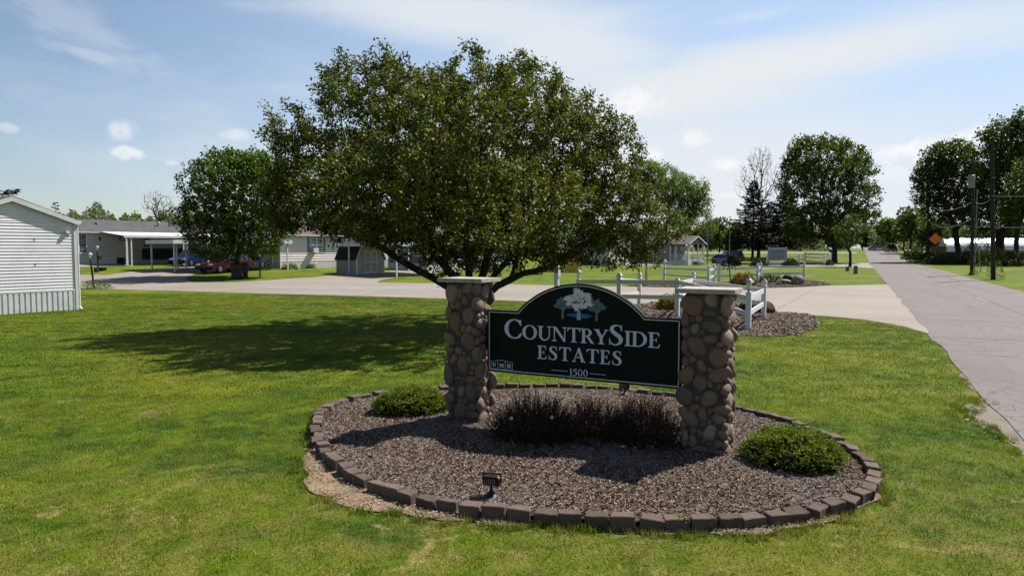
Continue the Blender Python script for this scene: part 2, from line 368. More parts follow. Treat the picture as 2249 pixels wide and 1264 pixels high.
NAVY = mat('navy_print', (0.03, 0.05, 0.09), rough=0.6)
RED = mat('dark_red_paint', (0.055, 0.002, 0.009), (0.05, 0.002, 0.009), 3.0, rough=0.25, spec=0.6)
BLUEP = mat('shade_darkened_blue_paint', (0.003, 0.014, 0.09), (0.003, 0.013, 0.085), 3.0, rough=0.25, spec=0.6)  # car blue darkened in the colour to stand in for the awning's shade
DARKP = mat('dark_car_paint', (0.02, 0.022, 0.022), (0.018, 0.02, 0.02), 3.0, rough=0.25, spec=0.6)
WCAR = mat('white_car_paint', (0.6, 0.6, 0.62), (0.57, 0.57, 0.59), 3.0, rough=0.25, spec=0.6)
TYRE = mat('tyre_rubber', (0.012, 0.012, 0.012), rough=0.85)
RIM = mat('alloy_rim', (0.35, 0.35, 0.36), rough=0.35, metal=0.8)
GOLDL = leaf_mat('golden_foliage', [(0, (0.10, 0.085, 0.010)), (0.5, (0.30, 0.20, 0.015)), (1, (0.42, 0.31, 0.03))], 0.25)
RUSTL = leaf_mat('rusty_foliage', [(0, (0.09, 0.055, 0.012)), (0.5, (0.28, 0.13, 0.02)), (1, (0.24, 0.20, 0.03))], 0.25)
CRABL = leaf_mat('crabapple_leaf', [(0, (0.024, 0.038, 0.004)), (0.35, (0.056, 0.086, 0.007)), (0.62, (0.112, 0.160, 0.013)), (0.85, (0.20, 0.25, 0.028)), (0.94, (0.150, 0.080, 0.026)), (1, (0.23, 0.20, 0.05))],
                 0.28, rough=0.55, spec=0.14, patch=((0.150, 0.105, 0.022), 0.34), pscale=1.1, k=0.92)
MAPL = leaf_mat('maple_leaf', [(0, (0.026, 0.055, 0.006)), (0.5, (0.060, 0.112, 0.010)), (0.85, (0.12, 0.185, 0.016)), (1, (0.20, 0.27, 0.03))], 0.42, rough=0.45, k=0.95)
ASHL = leaf_mat('dark_tree_leaf', [(0, (0.026, 0.050, 0.008)), (0.6, (0.064, 0.104, 0.012)), (1, (0.14, 0.19, 0.022))], 0.42, rough=0.45, k=0.95)
WILL = leaf_mat('willow_leaf', [(0, (0.06, 0.11, 0.018)), (0.6, (0.12, 0.19, 0.03)), (1, (0.20, 0.27, 0.05))], 0.45, k=1.0)
SPRN = leaf_mat('spruce_needles', [(0, (0.009, 0.014, 0.007)), (0.6, (0.016, 0.024, 0.011)), (1, (0.035, 0.044, 0.018))], 0.08, rough=0.6)
HEDG = leaf_mat('hedge_leaf', [(0, (0.020, 0.034, 0.007)), (0.6, (0.050, 0.075, 0.015)), (1, (0.13, 0.15, 0.04))], 0.3)
WOODL = leaf_mat('far_wood_leaf', [(0, (0.055, 0.080, 0.022)), (0.6, (0.085, 0.115, 0.032)), (1, (0.13, 0.165, 0.05))], 0.4, k=1.0)
BARB = leaf_mat('barberry_leaf', [(0, (0.020, 0.010, 0.008)), (0.6, (0.045, 0.022, 0.017)), (0.9, (0.085, 0.040, 0.028)), (1, (0.05, 0.055, 0.012))], 0.12)
BTWIG = mat('barberry_twig', (0.065, 0.038, 0.032), (0.032, 0.020, 0.018), 12.0, rough=0.8)
NEST = leaf_mat('nest_spruce_tips', [(0, (0.024, 0.042, 0.004)), (0.35, (0.075, 0.115, 0.010)), (0.7, (0.18, 0.24, 0.020)), (1, (0.36, 0.42, 0.05))], 0.25, k=1.1)
HOSTA = leaf_mat('hosta_leaf', [(0, (0.08, 0.14, 0.03)), (0.5, (0.20, 0.26, 0.08)), (1, (0.45, 0.46, 0.25))], 0.3)
WEED = leaf_mat('weed_leaf', [(0, (0.06, 0.11, 0.015)), (1, (0.20, 0.26, 0.05))], 0.35)
CHIP = leaf_mat('mulch_chips', [(0, (0.036, 0.021, 0.014)), (0.35, (0.088, 0.057, 0.040)), (0.62, (0.155, 0.108, 0.081)), (0.87, (0.25, 0.195, 0.155)), (1, (0.40, 0.35, 0.30))], 0.0, rough=0.8, spec=0.15, patch=((0.19, 0.165, 0.14), 0.5), pscale=0.8, k=1.0)
POLY, t, b = newmat('greenhouse_film')
b.inputs['Base Color'].default_value = (0.62, 0.66, 0.74, 1); b.inputs['Roughness'].default_value = 0.35
BINM = mat('black_bin_plastic', (0.012, 0.012, 0.014), (0.016, 0.016, 0.018), 4.0, rough=0.5)
LAMPG, t, b = newmat('frosted_lamp_glass')
b.inputs['Base Color'].default_value = (0.62, 0.63, 0.60, 1); b.inputs['Roughness'].default_value = 0.25
GREENB = mat('green_yellow_board', (0.13, 0.16, 0.02), (0.22, 0.20, 0.02), 1.4, rough=0.7)
TREAD = mat('grey_timber', (0.20, 0.175, 0.155), (0.15, 0.13, 0.115), 4.0, rough=0.9)
PUFFM = mat('dandelion_fluff', (0.55, 0.54, 0.50), rough=1.0)

# ------------------------------------------------------------------ mesh helpers
COL = sc.collection
def link(o): COL.objects.link(o); return o
class MB:
    """collects simple solids and builds them as one mesh object"""
    def __init__(s): s.v = []; s.f = []
    def add(s, vs, fs):
        k = len(s.v); s.v += [tuple(map(float, p)) for p in vs]; s.f += [tuple(i + k for i in f) for f in fs]; return s
    def box(s, x0, x1, y0, y1, z0, z1):
        return s.add([(x0, y0, z0), (x1, y0, z0), (x1, y1, z0), (x0, y1, z0), (x0, y0, z1), (x1, y0, z1), (x1, y1, z1), (x0, y1, z1)],
                     [(3, 2, 1, 0), (4, 5, 6, 7), (0, 1, 5, 4), (1, 2, 6, 5), (2, 3, 7, 6), (3, 0, 4, 7)])
    def cbox(s, c, sx, sy, sz, rz=0.0, rx=0.0, ry=0.0):
        M = Matrix.Translation(c) @ Matrix.Rotation(rz, 4, 'Z') @ Matrix.Rotation(ry, 4, 'Y') @ Matrix.Rotation(rx, 4, 'X')
        vs = [M @ Vector((a * sx / 2, b_ * sy / 2, c_ * sz / 2)) for c_ in (-1, 1) for a, b_ in ((-1, -1), (1, -1), (1, 1), (-1, 1))]
        return s.add(vs, [(3, 2, 1, 0), (4, 5, 6, 7), (0, 1, 5, 4), (1, 2, 6, 5), (2, 3, 7, 6), (3, 0, 4, 7)])
    def bar(s, p, q, wd, hg):
        """a beam of wd x hg from p to q, hg measured upwards"""
        p, q = Vector(p), Vector(q); d = (q - p).normalized()
        up = Vector((0, 0, 1)) if abs(d.z) < 0.95 else Vector((0, 1, 0))
        sd = d.cross(up).normalized(); u = sd.cross(d).normalized()
        vs = [e + sd * a * wd / 2 + u * b_ * hg / 2 for e in (p, q) for a, b_ in ((-1, -1), (1, -1), (1, 1), (-1, 1))]
        return s.add(vs, [(3, 2, 1, 0), (4, 5, 6, 7), (0, 1, 5, 4), (1, 2, 6, 5), (2, 3, 7, 6), (3, 0, 4, 7)])
    def tube(s, pts, rad, n=8, cap=True):
        pts = [Vector(p) for p in pts]; rad = rad if isinstance(rad, (list, tuple)) else [rad] * len(pts)
        k = len(s.v); vs = []
        for i, p in enumerate(pts):
            d = (pts[min(i + 1, len(pts) - 1)] - pts[max(i - 1, 0)]).normalized()
            a = Vector((1, 0, 0)) if abs(d.x) < 0.9 else Vector((0, 1, 0))
            e1 = d.cross(a).normalized(); e2 = d.cross(e1)
            vs += [p + (e1 * cos(2 * pi * j / n) + e2 * sin(2 * pi * j / n)) * rad[i] for j in range(n)]
        fs = [(i * n + j, i * n + (j + 1) % n, (i + 1) * n + (j + 1) % n, (i + 1) * n + j) for i in range(len(pts) - 1) for j in range(n)]
        if cap: fs += [tuple(range(n))[::-1], tuple(range((len(pts) - 1) * n, len(pts) * n))]
        return s.add(vs, fs)
    def lathe(s, prof, c=(0, 0, 0), n=12):
        """profile [(r, z)...] turned about the vertical through c"""
        vs = [(c[0] + r * cos(2 * pi * j / n), c[1] + r * sin(2 * pi * j / n), c[2] + z) for r, z in prof for j in range(n)]
        fs = [(i * n + j, i * n + (j + 1) % n, (i + 1) * n + (j + 1) % n, (i + 1) * n + j) for i in range(len(prof) - 1) for j in range(n)]
        fs += [tuple(range(n))[::-1], tuple(range((len(prof) - 1) * n, len(prof) * n))]
        return s.add(vs, fs)
    def prism(s, poly, z0, z1):
        n = len(poly); vs = [(x, y, z0) for x, y in poly] + [(x, y, z1) for x, y in poly]
        return s.add(vs, [tuple(range(n))[::-1], tuple(range(n, 2 * n))] + [(i, (i + 1) % n, n + (i + 1) % n, n + i) for i in range(n)])
    def slabxz(s, poly, y0, y1):
        """outline in the x-z plane given depth from y0 (front, towards -y) to y1"""
        n = len(poly); vs = [(x, y0, z) for x, z in poly] + [(x, y1, z) for x, z in poly]
        return s.add(vs, [tuple(range(n)), tuple(range(n, 2 * n))[::-1]] + [(i, n + i, n + (i + 1) % n, (i + 1) % n) for i in range(n)])
    def slabyz(s, poly, x0, x1):
        n = len(poly); vs = [(x0, y, z) for y, z in poly] + [(x1, y, z) for y, z in poly]
        return s.add(vs, [tuple(range(n))[::-1], tuple(range(n, 2 * n))] + [(i, (i + 1) % n, n + (i + 1) % n, n + i) for i in range(n)])
    def mesh(s, name, m, smooth=False):
        me = bpy.data.meshes.new(name); me.from_pydata(s.v, [], s.f); me.update()
        if m: me.materials.append(m)
        if smooth: me.polygons.foreach_set('use_smooth', [True] * len(me.polygons))
        return me
    def build(s, name, m, parent=None, smooth=False, kind=None, origin=None, label=None, bevel=0.0, fixn=False):
        me = s.mesh(name, m, smooth)
        if bevel or fixn:
            b_ = bmesh.new(); b_.from_mesh(me)
            bmesh.ops.recalc_face_normals(b_, faces=b_.faces)
            if bevel: bmesh.ops.bevel(b_, geom=b_.edges, offset=bevel, segments=2, affect='EDGES', clamp_overlap=True)
            b_.to_mesh(me); b_.free()
        o = link(bpy.data.objects.new(name, me))
        if parent: o.parent = parent
        if origin: o.location = origin
        if kind: o['kind'] = kind
        if label: o['label'] = label
        return o
def obj(name, me, parent=None, loc=None, rz=0.0, scale=None, kind=None, label=None):
    o = link(bpy.data.objects.new(name, me))
    if parent: o.parent = parent
    if loc is not None: o.location = loc
    if rz: o.rotation_euler = (0, 0, rz)
    if scale is not None: o.scale = scale
    if kind: o['kind'] = kind
    if label: o['label'] = label
    return o
def tag(o, label, cat, group=None):
    o['label'] = label; o['category'] = cat
    if group: o['group'] = group
    return o
def thing(name, label, cat, loc=(0, 0, 0), rz=0.0, group=None):
    o = link(bpy.data.objects.new(name, None)); o.empty_display_size = 0.2
    o.location = loc; o.rotation_euler = (0, 0, rz)
    return tag(o, label, cat, group)
def copy_tree(o, parent=None):
    c = o.copy(); COL.objects.link(c)
    if parent: c.parent = parent
    for ch in [k for k in bpy.data.objects if k.parent == o and k != c]: copy_tree(ch, c)
    return c
def clone(o, loc, rz=0.0, label=None, scale=None):
    c = copy_tree(o); c.location = loc; c.rotation_euler = (0, 0, rz)
    if label: c['label'] = label
    if scale: c.scale = scale
    return c
def arr_mesh(name, verts, nper, m, smooth=False):
    """mesh from an (n, nper, 3) array: each row one separate polygon"""
    n = len(verts); me = bpy.data.meshes.new(name)
    me.vertices.add(n * nper); me.vertices.foreach_set('co', np.asarray(verts, np.float32).reshape(-1))
    me.loops.add(n * nper); me.loops.foreach_set('vertex_index', np.arange(n * nper, dtype=np.int32))
    me.polygons.add(n); me.polygons.foreach_set('loop_start', np.arange(0, n * nper, nper, dtype=np.int32))
    me.polygons.foreach_set('loop_total', np.full(n, nper, dtype=np.int32))
    me.update(calc_edges=True); me.materials.append(m)
    return me
def unit(a): return a / np.maximum(np.linalg.norm(a, axis=-1, keepdims=True), 1e-9)
def leaves(pos, dirs, size, rng, wr=0.45, flat=0.5, droop=0.0):
    """diamond leaves: pos (n,3), dirs (n,3), size (n,)"""
    d = dirs.copy(); d[:, 2] -= droop; d = unit(d)
    nr = rng.normal(size=d.shape); nr[:, 2] += flat * 2.5
    sd = unit(np.cross(d, nr)); L = size[:, None]
    up = unit(np.cross(sd, d))
    a = pos; tip = pos + d * L - up * L * 0.12; m_ = pos + d * L * 0.5 + up * L * 0.05
    return np.stack([a, m_ + sd * L * wr * 0.5, tip, m_ - sd * L * wr * 0.5], 1)
# ------------------------------------------------------------------ ground
rng = np.random.default_rng(7)
def axis(lo, hi, step, far, grow=1.35):
    a = list(np.arange(lo, hi + 1e-6, step)); s_ = step
    while a[-1] < far: s_ *= grow; a.append(a[-1] + s_)
    s_ = step
    while a[0] > -far: s_ *= grow; a.insert(0, a[0] - s_)
    return np.array(a)
xs, ys = axis(-64, 112, 1.0, 2600), axis(-4, 200, 1.0, 3000)
X, Y = np.meshgrid(xs, ys); Z = TH(X, Y)
nx, ny = len(xs), len(ys)
vv = np.stack([X, Y, Z], -1).reshape(-1, 3)
idx = np.arange(nx * ny).reshape(ny, nx)
ff = np.stack([idx[:-1, :-1], idx[:-1, 1:], idx[1:, 1:], idx[1:, :-1]], -1).reshape(-1, 4)
me = bpy.data.meshes.new('lawn'); me.from_pydata(vv.tolist(), [], ff.tolist()); me.materials.append(LAWN)
lawn = obj('lawn', me, kind='structure')

def sheet(name, pts, off, m, cell=1.0, zf=None, kind='structure', lim=90):
    """a flat-lying sheet cut into cells and draped over the ground, off metres above it"""
    b_ = bmesh.new()
    f = b_.faces.new([b_.verts.new((x, y, 0)) for x, y in pts])
    xs_ = [p[0] for p in pts]; ys_ = [p[1] for p in pts]
    for k, (lo, hi) in enumerate(((min(xs_), max(xs_)), (min(ys_), max(ys_)))):
        c = math.floor(lo) + cell
        while c < min(hi, lim + 20):
            co = (c, 0, 0) if k == 0 else (0, c, 0); no = (1, 0, 0) if k == 0 else (0, 1, 0)
            bmesh.ops.bisect_plane(b_, geom=b_.verts[:] + b_.edges[:] + b_.faces[:], plane_co=co, plane_no=no, dist=1e-5)
            c += cell
    bmesh.ops.recalc_face_normals(b_, faces=b_.faces)
    for v in b_.verts: v.co.z = (zf(v.co.x, v.co.y) if zf else th(v.co.x, v.co.y)) + off
    for f in b_.faces:
        if f.normal.z < 0: f.normal_flip()
    me_ = bpy.data.meshes.new(name); b_.to_mesh(me_); b_.free(); me_.materials.append(m)
    return obj(name, me_, kind=kind)
def inpoly(px, py, poly):
    poly = np.asarray(poly); n = len(poly); ins = np.zeros(px.shape, bool); j = n - 1
    for i in range(n):
        xi, yi = poly[i]; xj, yj = poly[j]
        c = ((yi > py) != (yj > py)) & (px < (xj - xi) * (py - yi) / (yj - yi + 1e-12) + xi)
        ins ^= c; j = i
    return ins
SL = 0.5037; CL, CR = 2.02, 8.65
def road(c, y): return (c + SL * y, y)
road_poly = [road(CL, -12), road(CR, -12), road(CR, 900), road(CL, 900)]
me = MB(); n_ = 120; ysr = np.concatenate([np.arange(-12, 202, 1.0), np.linspace(210, 690, 20)])
vs_ = [road(CL + 0.05 * sin(y * 1.7) + 0.04 * sin(y * 5.1), y) for y in ysr] + [road(CR + 0.05 * sin(y * 1.3), y) for y in ysr]
me.add([(x, y, th(x, y) + 0.016) for x, y in vs_], [(i, i + len(ysr), i + len(ysr) + 1, i + 1) for i in range(len(ysr) - 1)])
asph = me.build('road', ASPH, kind='structure')
def offpoly(c0, c1, y0, y1): return [road(c0, y0), road(c1, y0), road(c1, y1), road(c0, y1)]
cm = (CL + CR) / 2 + 0.35
mk = MB()
for k in range(8):
    y0 = 17.0 + k * 12.2
    mk.add([(*p, 0.022) for p in offpoly(cm - 0.05, cm + 0.05, y0, y0 + 2.6)], [(0, 1, 2, 3)])
mk.build('road_marking', LINEP, kind='structure')
sm = MB(); sm.add([(*p, 0.019) for p in offpoly(cm + 0.10, cm + 0.135, 5, 110)], [(0, 1, 2, 3)])
for c, yy, c2 in ((CL + 0.9, 21.8, CR - 0.2), (CL + 1.6, 27.2, CR), (CL + 2.6, 41.0, CR), (CL, 17.6, CR - 1)):
    p, q = road(c, yy), (road(c2, yy)[0] - 0.3, yy - (c2 - c) * 0.45)
    sm.add([(p[0], p[1], 0.0192), (q[0], q[1], 0.0192), (q[0], q[1] + 0.035, 0.0192), (p[0], p[1] + 0.035, 0.0192)], [(0, 1, 2, 3)])
sm.build('road_seam', SEAL, kind='structure')

near_px = [(2020, 727), (1985, 717), (1900, 702), (1800, 693), (1700, 687), (1600, 681), (1450, 672), (1300, 667), (1080, 659), (850, 652), (600, 645), (400, 639), (170, 633), (-250, 622)]
far_px = [(-250, 601), (165, 603), (228, 604), (273, 599), (300, 594), (415, 586.5), (548, 583), (548, 592), (431, 600), (405, 612), (425, 620), (520, 619.5), (560, 617), (693, 608), (765, 601),
          (830, 596), (960, 590), (962, 600), (876, 608), (836, 615), (828, 620.5), (950, 622), (1106, 624.5), (1200, 626), (1340, 629), (1440, 631), (1600, 634), (1706, 632), (1761, 630.5), (1828, 627), (1940, 625)]
street_poly = [road(CL + 0.35, 16.9)] + [G(*p) for p in near_px] + [G(*p) for p in far_px] + [road(CL + 0.35, 43.0)]
sheet('street', street_poly, 0.010, CONC)
rep = [G(x, y) for x, y in ((530, 627), (560, 625.5), (830, 628), (985, 633), (1000, 637.5), (760, 636), (600, 633.5))]
sheet('repaired_street_slab', rep, 0.014, CONC2)
jm = MB()
for (a, b_) in (((1795, 631), (1700, 684)), ((1560, 636), (1440, 672)), ((1949, 640), (1660, 641)), ((1960, 655), (1600, 655)), ((2005, 703), (1890, 700)), ((1250, 628), (1120, 660)), ((930, 622), (780, 650)), ((690, 609), (480, 642)), ((360, 606), (250, 635))):
    p, q = Vector(G(*a)), Vector(G(*b_)); d = (q - p).normalized(); nrm = Vector((-d.y, d.x)) * 0.016; N = 12
    for i in range(N):
        u, v = p.lerp(q, i / N), p.lerp(q, (i + 1) / N)
        jm.add([(w_.x, w_.y, th(w_.x, w_.y) + 0.0125) for w_ in (u - nrm, v - nrm, v + nrm, u + nrm)], [(0, 1, 2, 3)])
jm.build('street_joint', JOINT, kind='structure')
lane_poly = [G(x, y) for x, y in ((1640, 586), (1700, 581), (1745, 578.5), (1830, 577.5), (1908, 577), (1921, 589), (1830, 584.5), (1745, 586), (1660, 592))]
sheet('side_lane', lane_poly, 0.010, CONC)
pathF = [G(x, y) for x, y in ((1376, 577.5), (1520, 578), (1530, 580), (1420, 583), (1376, 582))]
sheet('driveway', pathF, 0.010, CONC)
padB = [G(x, y) for x, y in ((165, 581), (165, 587), (260, 583.5), (300, 581), (430, 578), (430, 574), (290, 575))]
sheet('patio', padB, 0.010, CONC)
shoulder = [G(*p) for p in ((2038, 731), (2079, 768), (2108, 803), (2122, 838), (2142, 873), (2128, 905), (2150, 935), (2212, 972), (2260, 1010), (2330, 1080))] + [road(CL + 0.25, 4), road(CL + 0.25, 17.3)]
def ragged(poly, step, amp, seed):
    r_ = random.Random(seed); out = []
    for (a, b_) in zip(poly, poly[1:] + poly[:1]):
        L = math.hypot(b_[0] - a[0], b_[1] - a[1]); m = max(1, int(L / step)) if L < 12 else 1
        for i in range(m): out.append((a[0] + (b_[0] - a[0]) * i / m + (r_.gauss(0, amp) if m > 1 else 0), a[1] + (b_[1] - a[1]) * i / m + (r_.gauss(0, amp) if m > 1 else 0)))
    return out
shoulder = ragged(shoulder, 0.22, 0.05, 4)
sheet('road_shoulder', shoulder, 0.006, GRAVEL)
sh2 = [road(CR - 0.2, 10), road(CR - 0.2, 110), road(CR + 0.25, 110), road(CR + 0.3, 60), road(CR + 0.2, 40), road(CR + 0.35, 25), road(CR + 0.2, 10)]
sheet('road_edge_gravel', sh2, 0.006, GRAVEL)
far_lane = [D(x, z_) for x, z_ in ((1500, 150), (1880, 150), (1884, 158), (1500, 160))]
sheet('far_lane', far_lane, 0.05, CONC)

# ------------------------------------------------------------------ flower bed by the sign
bed_px = [(808, 864.5), (780, 870), (748, 877), (711, 891), (697, 906), (690, 924), (691, 946), (698, 970), (714, 990), (731, 1006), (757, 1026), (781, 1040), (810, 1056), (856, 1072), (890, 1081), (924, 1090),
          (965, 1098), (1007, 1105), (1055, 1113), (1106, 1119), (1157, 1124), (1213, 1128), (1271, 1130), (1330, 1134), (1391, 1140), (1448, 1142), (1506, 1141), (1557, 1138), (1611, 1137), (1666, 1132), (1711, 1126),
          (1754, 1120), (1799, 1112), (1844, 1103), (1884, 1088), (1908, 1070), (1923, 1053), (1923, 1032), (1908, 1007), (1878, 988), (1841, 968), (1808, 950), (1769, 935), (1732, 922), (1678, 905),
          (1620, 893), (1550, 878), (1481, 865), (1403, 855), (1315, 847), (1252, 843), (1218, 842), (1164, 844), (1099, 846), (1030, 848), (960, 851), (880, 856)]
bp = np.array([G(x, y, 0.085) for x, y in bed_px])
for _ in range(2): bp = 0.5 * bp + 0.25 * (np.roll(bp, 1, 0) + np.roll(bp, -1, 0))
bc = bp.mean(0)
ang = np.arctan2(bp[:, 1] - bc[1], bp[:, 0] - bc[0]); rad_ = np.hypot(*(bp - bc).T)
o_ = np.argsort(ang); A_, R__ = ang[o_], rad_[o_]
def bedR(a): return np.interp(a, np.concatenate([A_ - 2 * pi, A_, A_ + 2 * pi]), np.tile(R__, 3))
def bed_u(x, y): return np.hypot(x - bc[0], y - bc[1]) / bedR(np.arctan2(y - bc[1], x - bc[0]))
def BH(x, y):
    u = np.clip(bed_u(np.asarray(x, float), np.asarray(y, float)), 0, 1)
    return 0.045 + 0.075 * (1 - u ** 2)
def ring(f, add=0.0, n=120):
    out = []
    for i in range(n):
        a = 2 * pi * i / n - pi; r = float(bedR(a)) * f + (add(a) if callable(add) else add); out.append((bc[0] + r * cos(a), bc[1] + r * sin(a)))
    return out
def soil_w(a):
    # bare strip outside the blocks: wide on the left, thin at the front, wide again front right
    w_ = 0.055 + 0.38 * math.exp(-((a + 2.62) / 0.50) ** 2) + 0.14 * math.exp(-((a + 0.95) / 0.22) ** 2) + 0.025 * sin(a * 9) + 0.03 * sin(a * 23 + 1) + 0.012 * sin(a * 47)
    if a > -0.1 and a < 2.9: w_ = 0.06 + 0.015 * sin(a * 19)
    return w_
soil_poly = ring(1.0, soil_w, 400)
soil_in = ring(1.0, lambda a: max(soil_w(a) - 0.06, 0.062), 400)
sheet('bare_soil', soil_poly, 0.012, SOIL, cell=0.5)
mp = ring(1.0, -0.03, 90)
msh = sheet('mulch_bed', mp, 0.0, MULCH, cell=0.2, zf=lambda x, y: float(BH(x, y)))
msh['kind'] = 'structure'

# edging blocks, each its own piece
ringpts = np.array(ring(1.0, 0.0, 720)); seg = np.hypot(*(np.roll(ringpts, -1, 0) - ringpts).T); cum = np.concatenate([[0], np.cumsum(seg)]); P = cum[-1]
edging = thing('block_edging', 'ring of weathered brown concrete blocks edging the oval mulch bed under the sign', 'edging', (bc[0], bc[1], 0))
blk_meshes = []
for k in range(5):
    r2 = random.Random(k); b_ = bmesh.new()
    w0, w1, dp, hh = 0.205, 0.165, 0.125, 0.13
    vs_ = [b_.verts.new(p) for p in ((-w0 / 2, -dp / 2, 0), (w0 / 2, -dp / 2, 0), (w1 / 2, dp / 2, 0), (-w1 / 2, dp / 2, 0), (-w0 / 2, -dp / 2, hh), (w0 / 2, -dp / 2, hh), (w1 / 2, dp / 2, hh), (-w1 / 2, dp / 2, hh))]
    for f in ((3, 2, 1, 0), (4, 5, 6, 7), (0, 1, 5, 4), (1, 2, 6, 5), (2, 3, 7, 6), (3, 0, 4, 7)): b_.faces.new([vs_[i] for i in f])
    bmesh.ops.subdivide_edges(b_, edges=[e for e in b_.edges if abs(e.verts[0].co.x - e.verts[1].co.x) > 0.1], cuts=2, use_grid_fill=True)
    for v in b_.verts:
        if v.co.y < 0: v.co.y += r2.uniform(-0.010, 0.010)
        v.co.z += r2.uniform(-0.004, 0.004) if v.co.z > 0.05 else 0; v.co.x += r2.uniform(-0.005, 0.005)
    bmesh.ops.bevel(b_, geom=b_.edges[:], offset=0.007, segments=1, affect='EDGES', clamp_overlap=True)
    m_ = bpy.data.meshes.new('edging_block'); b_.to_mesh(m_); b_.free(); m_.materials.append(BLOCK); blk_meshes.append(m_)
nb = int(P / 0.215); rr = random.Random(5)
for i in range(nb):
    s_ = (i + 0.5) / nb * P + rr.uniform(-0.006, 0.006); j = int(np.searchsorted(cum, s_)) - 1; j = max(0, min(j, 719))
    p = ringpts[j]; q = ringpts[(j + 2) % 720]; a = atan2(q[1] - p[1], q[0] - p[0])   # ccw: outward is -local y
    wild = 0.35 if (p[0] > 2.6) else 1.0
    o = link(bpy.data.objects.new('edging_block', blk_meshes[i % 5])); o.parent = edging
    o.location = (p[0] - bc[0] + rr.uniform(-0.012, 0.012), p[1] - bc[1] + rr.uniform(-0.012, 0.012), -0.022 + rr.uniform(-0.012, 0.012))
    o.rotation_euler = (rr.gauss(0, 0.06) + (0.10 if p[0] > 2.4 else 0.0), rr.gauss(0, 0.03), a + rr.gauss(0, 0.05 if p[0] < 2.2 else 0.14))
    o.scale = (1.0, rr.uniform(0.93, 1.08), rr.uniform(0.95, 1.04))
BEDS = []
def side_bed(name, pxs):
    poly = [G(*p) for p in pxs]; sheet(name, poly, 0.010, MULCH, cell=0.5); BEDS.append(poly); return poly
bedN = side_bed('fence_bed', ((1400, 668.5), (1440, 664), (1500, 663), (1560, 665), (1640, 673), (1704, 686), (1761, 689), (1802, 702), (1778, 722), (1735, 738), (1600, 737), (1500, 722), (1440, 712), (1400, 705), (1385, 688)))
bedF = side_bed('island_bed', ((1375, 627), (1395, 622), (1450, 619), (1540, 622.5), (1611, 618), (1664, 618), (1766, 615), (1817, 621), (1826, 625), (1761, 629.5), (1706, 631), (1600, 633), (1440, 630)))

# ------------------------------------------------------------------ scattered ground cover (grass blades, wood chips)
def scatter(name, patch, m, pts, rot, scl, tilt=None):
    """one object: the patch mesh repeated on many points of the ground"""
    nv = patch.shape[0] * patch.shape[1]; npt = len(pts)
    me_ = bpy.data.meshes.new(name)
    me_.vertices.add(nv + npt)
    me_.vertices.foreach_set('co', np.concatenate([patch.reshape(-1, 3), pts]).astype(np.float32).reshape(-1))
    n, k = patch.shape[:2]
    me_.loops.add(nv); me_.loops.foreach_set('vertex_index', np.arange(nv, dtype=np.int32))
    me_.polygons.add(n); me_.polygons.foreach_set('loop_start', np.arange(0, nv, k, dtype=np.int32)); me_.polygons.foreach_set('loop_total', np.full(n, k, dtype=np.int32))
    me_.update(calc_edges=True); me_.materials.append(m)
    for nm, vals in (('is_point', np.concatenate([np.zeros(nv), np.ones(npt)])), ('turn', np.concatenate([np.zeros(nv), rot])), ('size', np.concatenate([np.ones(nv), scl]))):
        at_ = me_.attributes.new(nm, 'FLOAT', 'POINT'); at_.data.foreach_set('value', vals.astype(np.float32))
    o = obj(name, me_, kind='stuff')
    ng = bpy.data.node_groups.new(name + '_scatter', 'GeometryNodeTree')
    ng.interface.new_socket('Geometry', in_out='INPUT', socket_type='NodeSocketGeometry'); ng.interface.new_socket('Geometry', in_out='OUTPUT', socket_type='NodeSocketGeometry')
    N = ng.nodes; gi = N.new('NodeGroupInput'); go = N.new('NodeGroupOutput')
    def na(nm):
        a = N.new('GeometryNodeInputNamedAttribute'); a.data_type = 'FLOAT'; a.inputs['Name'].default_value = nm; return a.outputs['Attribute']
    sp = N.new('GeometryNodeSeparateGeometry'); sp.domain = 'POINT'
    cp = N.new('FunctionNodeCompare'); cp.data_type = 'FLOAT'; cp.operation = 'GREATER_THAN'; cp.inputs[1].default_value = 0.5
    ng.links.new(na('is_point'), cp.inputs[0]); ng.links.new(cp.outputs[0], sp.inputs['Selection']); ng.links.new(gi.outputs[0], sp.inputs['Geometry'])
    ip = N.new('GeometryNodeInstanceOnPoints'); ng.links.new(sp.outputs['Selection'], ip.inputs['Points']); ng.links.new(sp.outputs['Inverted'], ip.inputs['Instance'])
    cx = N.new('ShaderNodeCombineXYZ'); ng.links.new(na('turn'), cx.inputs[2])
    er = N.new('FunctionNodeEulerToRotation'); ng.links.new(cx.outputs[0], er.inputs[0]); ng.links.new(er.outputs[0], ip.inputs['Rotation'])
    ng.links.new(na('size'), ip.inputs['Scale']); ng.links.new(ip.outputs[0], go.inputs[0])
    md = o.modifiers.new('scatter', 'NODES'); md.node_group = ng
    return o
def grass_patch(n, R, hmin, hmax, wd, lean):
    r = R * np.sqrt(rng.random(n)); a = rng.random(n) * 2 * pi
    base = np.stack([r * np.cos(a), r * np.sin(a), np.full(n, -0.01)], 1)
    h = rng.uniform(hmin, hmax, n); th_ = rng.random(n) * 2 * pi; le = np.abs(rng.normal(0, lean, n))
    tip = base + np.stack([np.cos(th_) * le * h, np.sin(th_) * le * h, h / np.sqrt(1 + le ** 2 * 0.6)], 1)
    sa = rng.random(n) * 2 * pi; sd = np.stack([np.cos(sa), np.sin(sa), np.zeros(n)], 1) * wd / 2 * rng.uniform(0.7, 1.3, (n, 1))
    return np.stack([base - sd, base + sd, tip], 1)
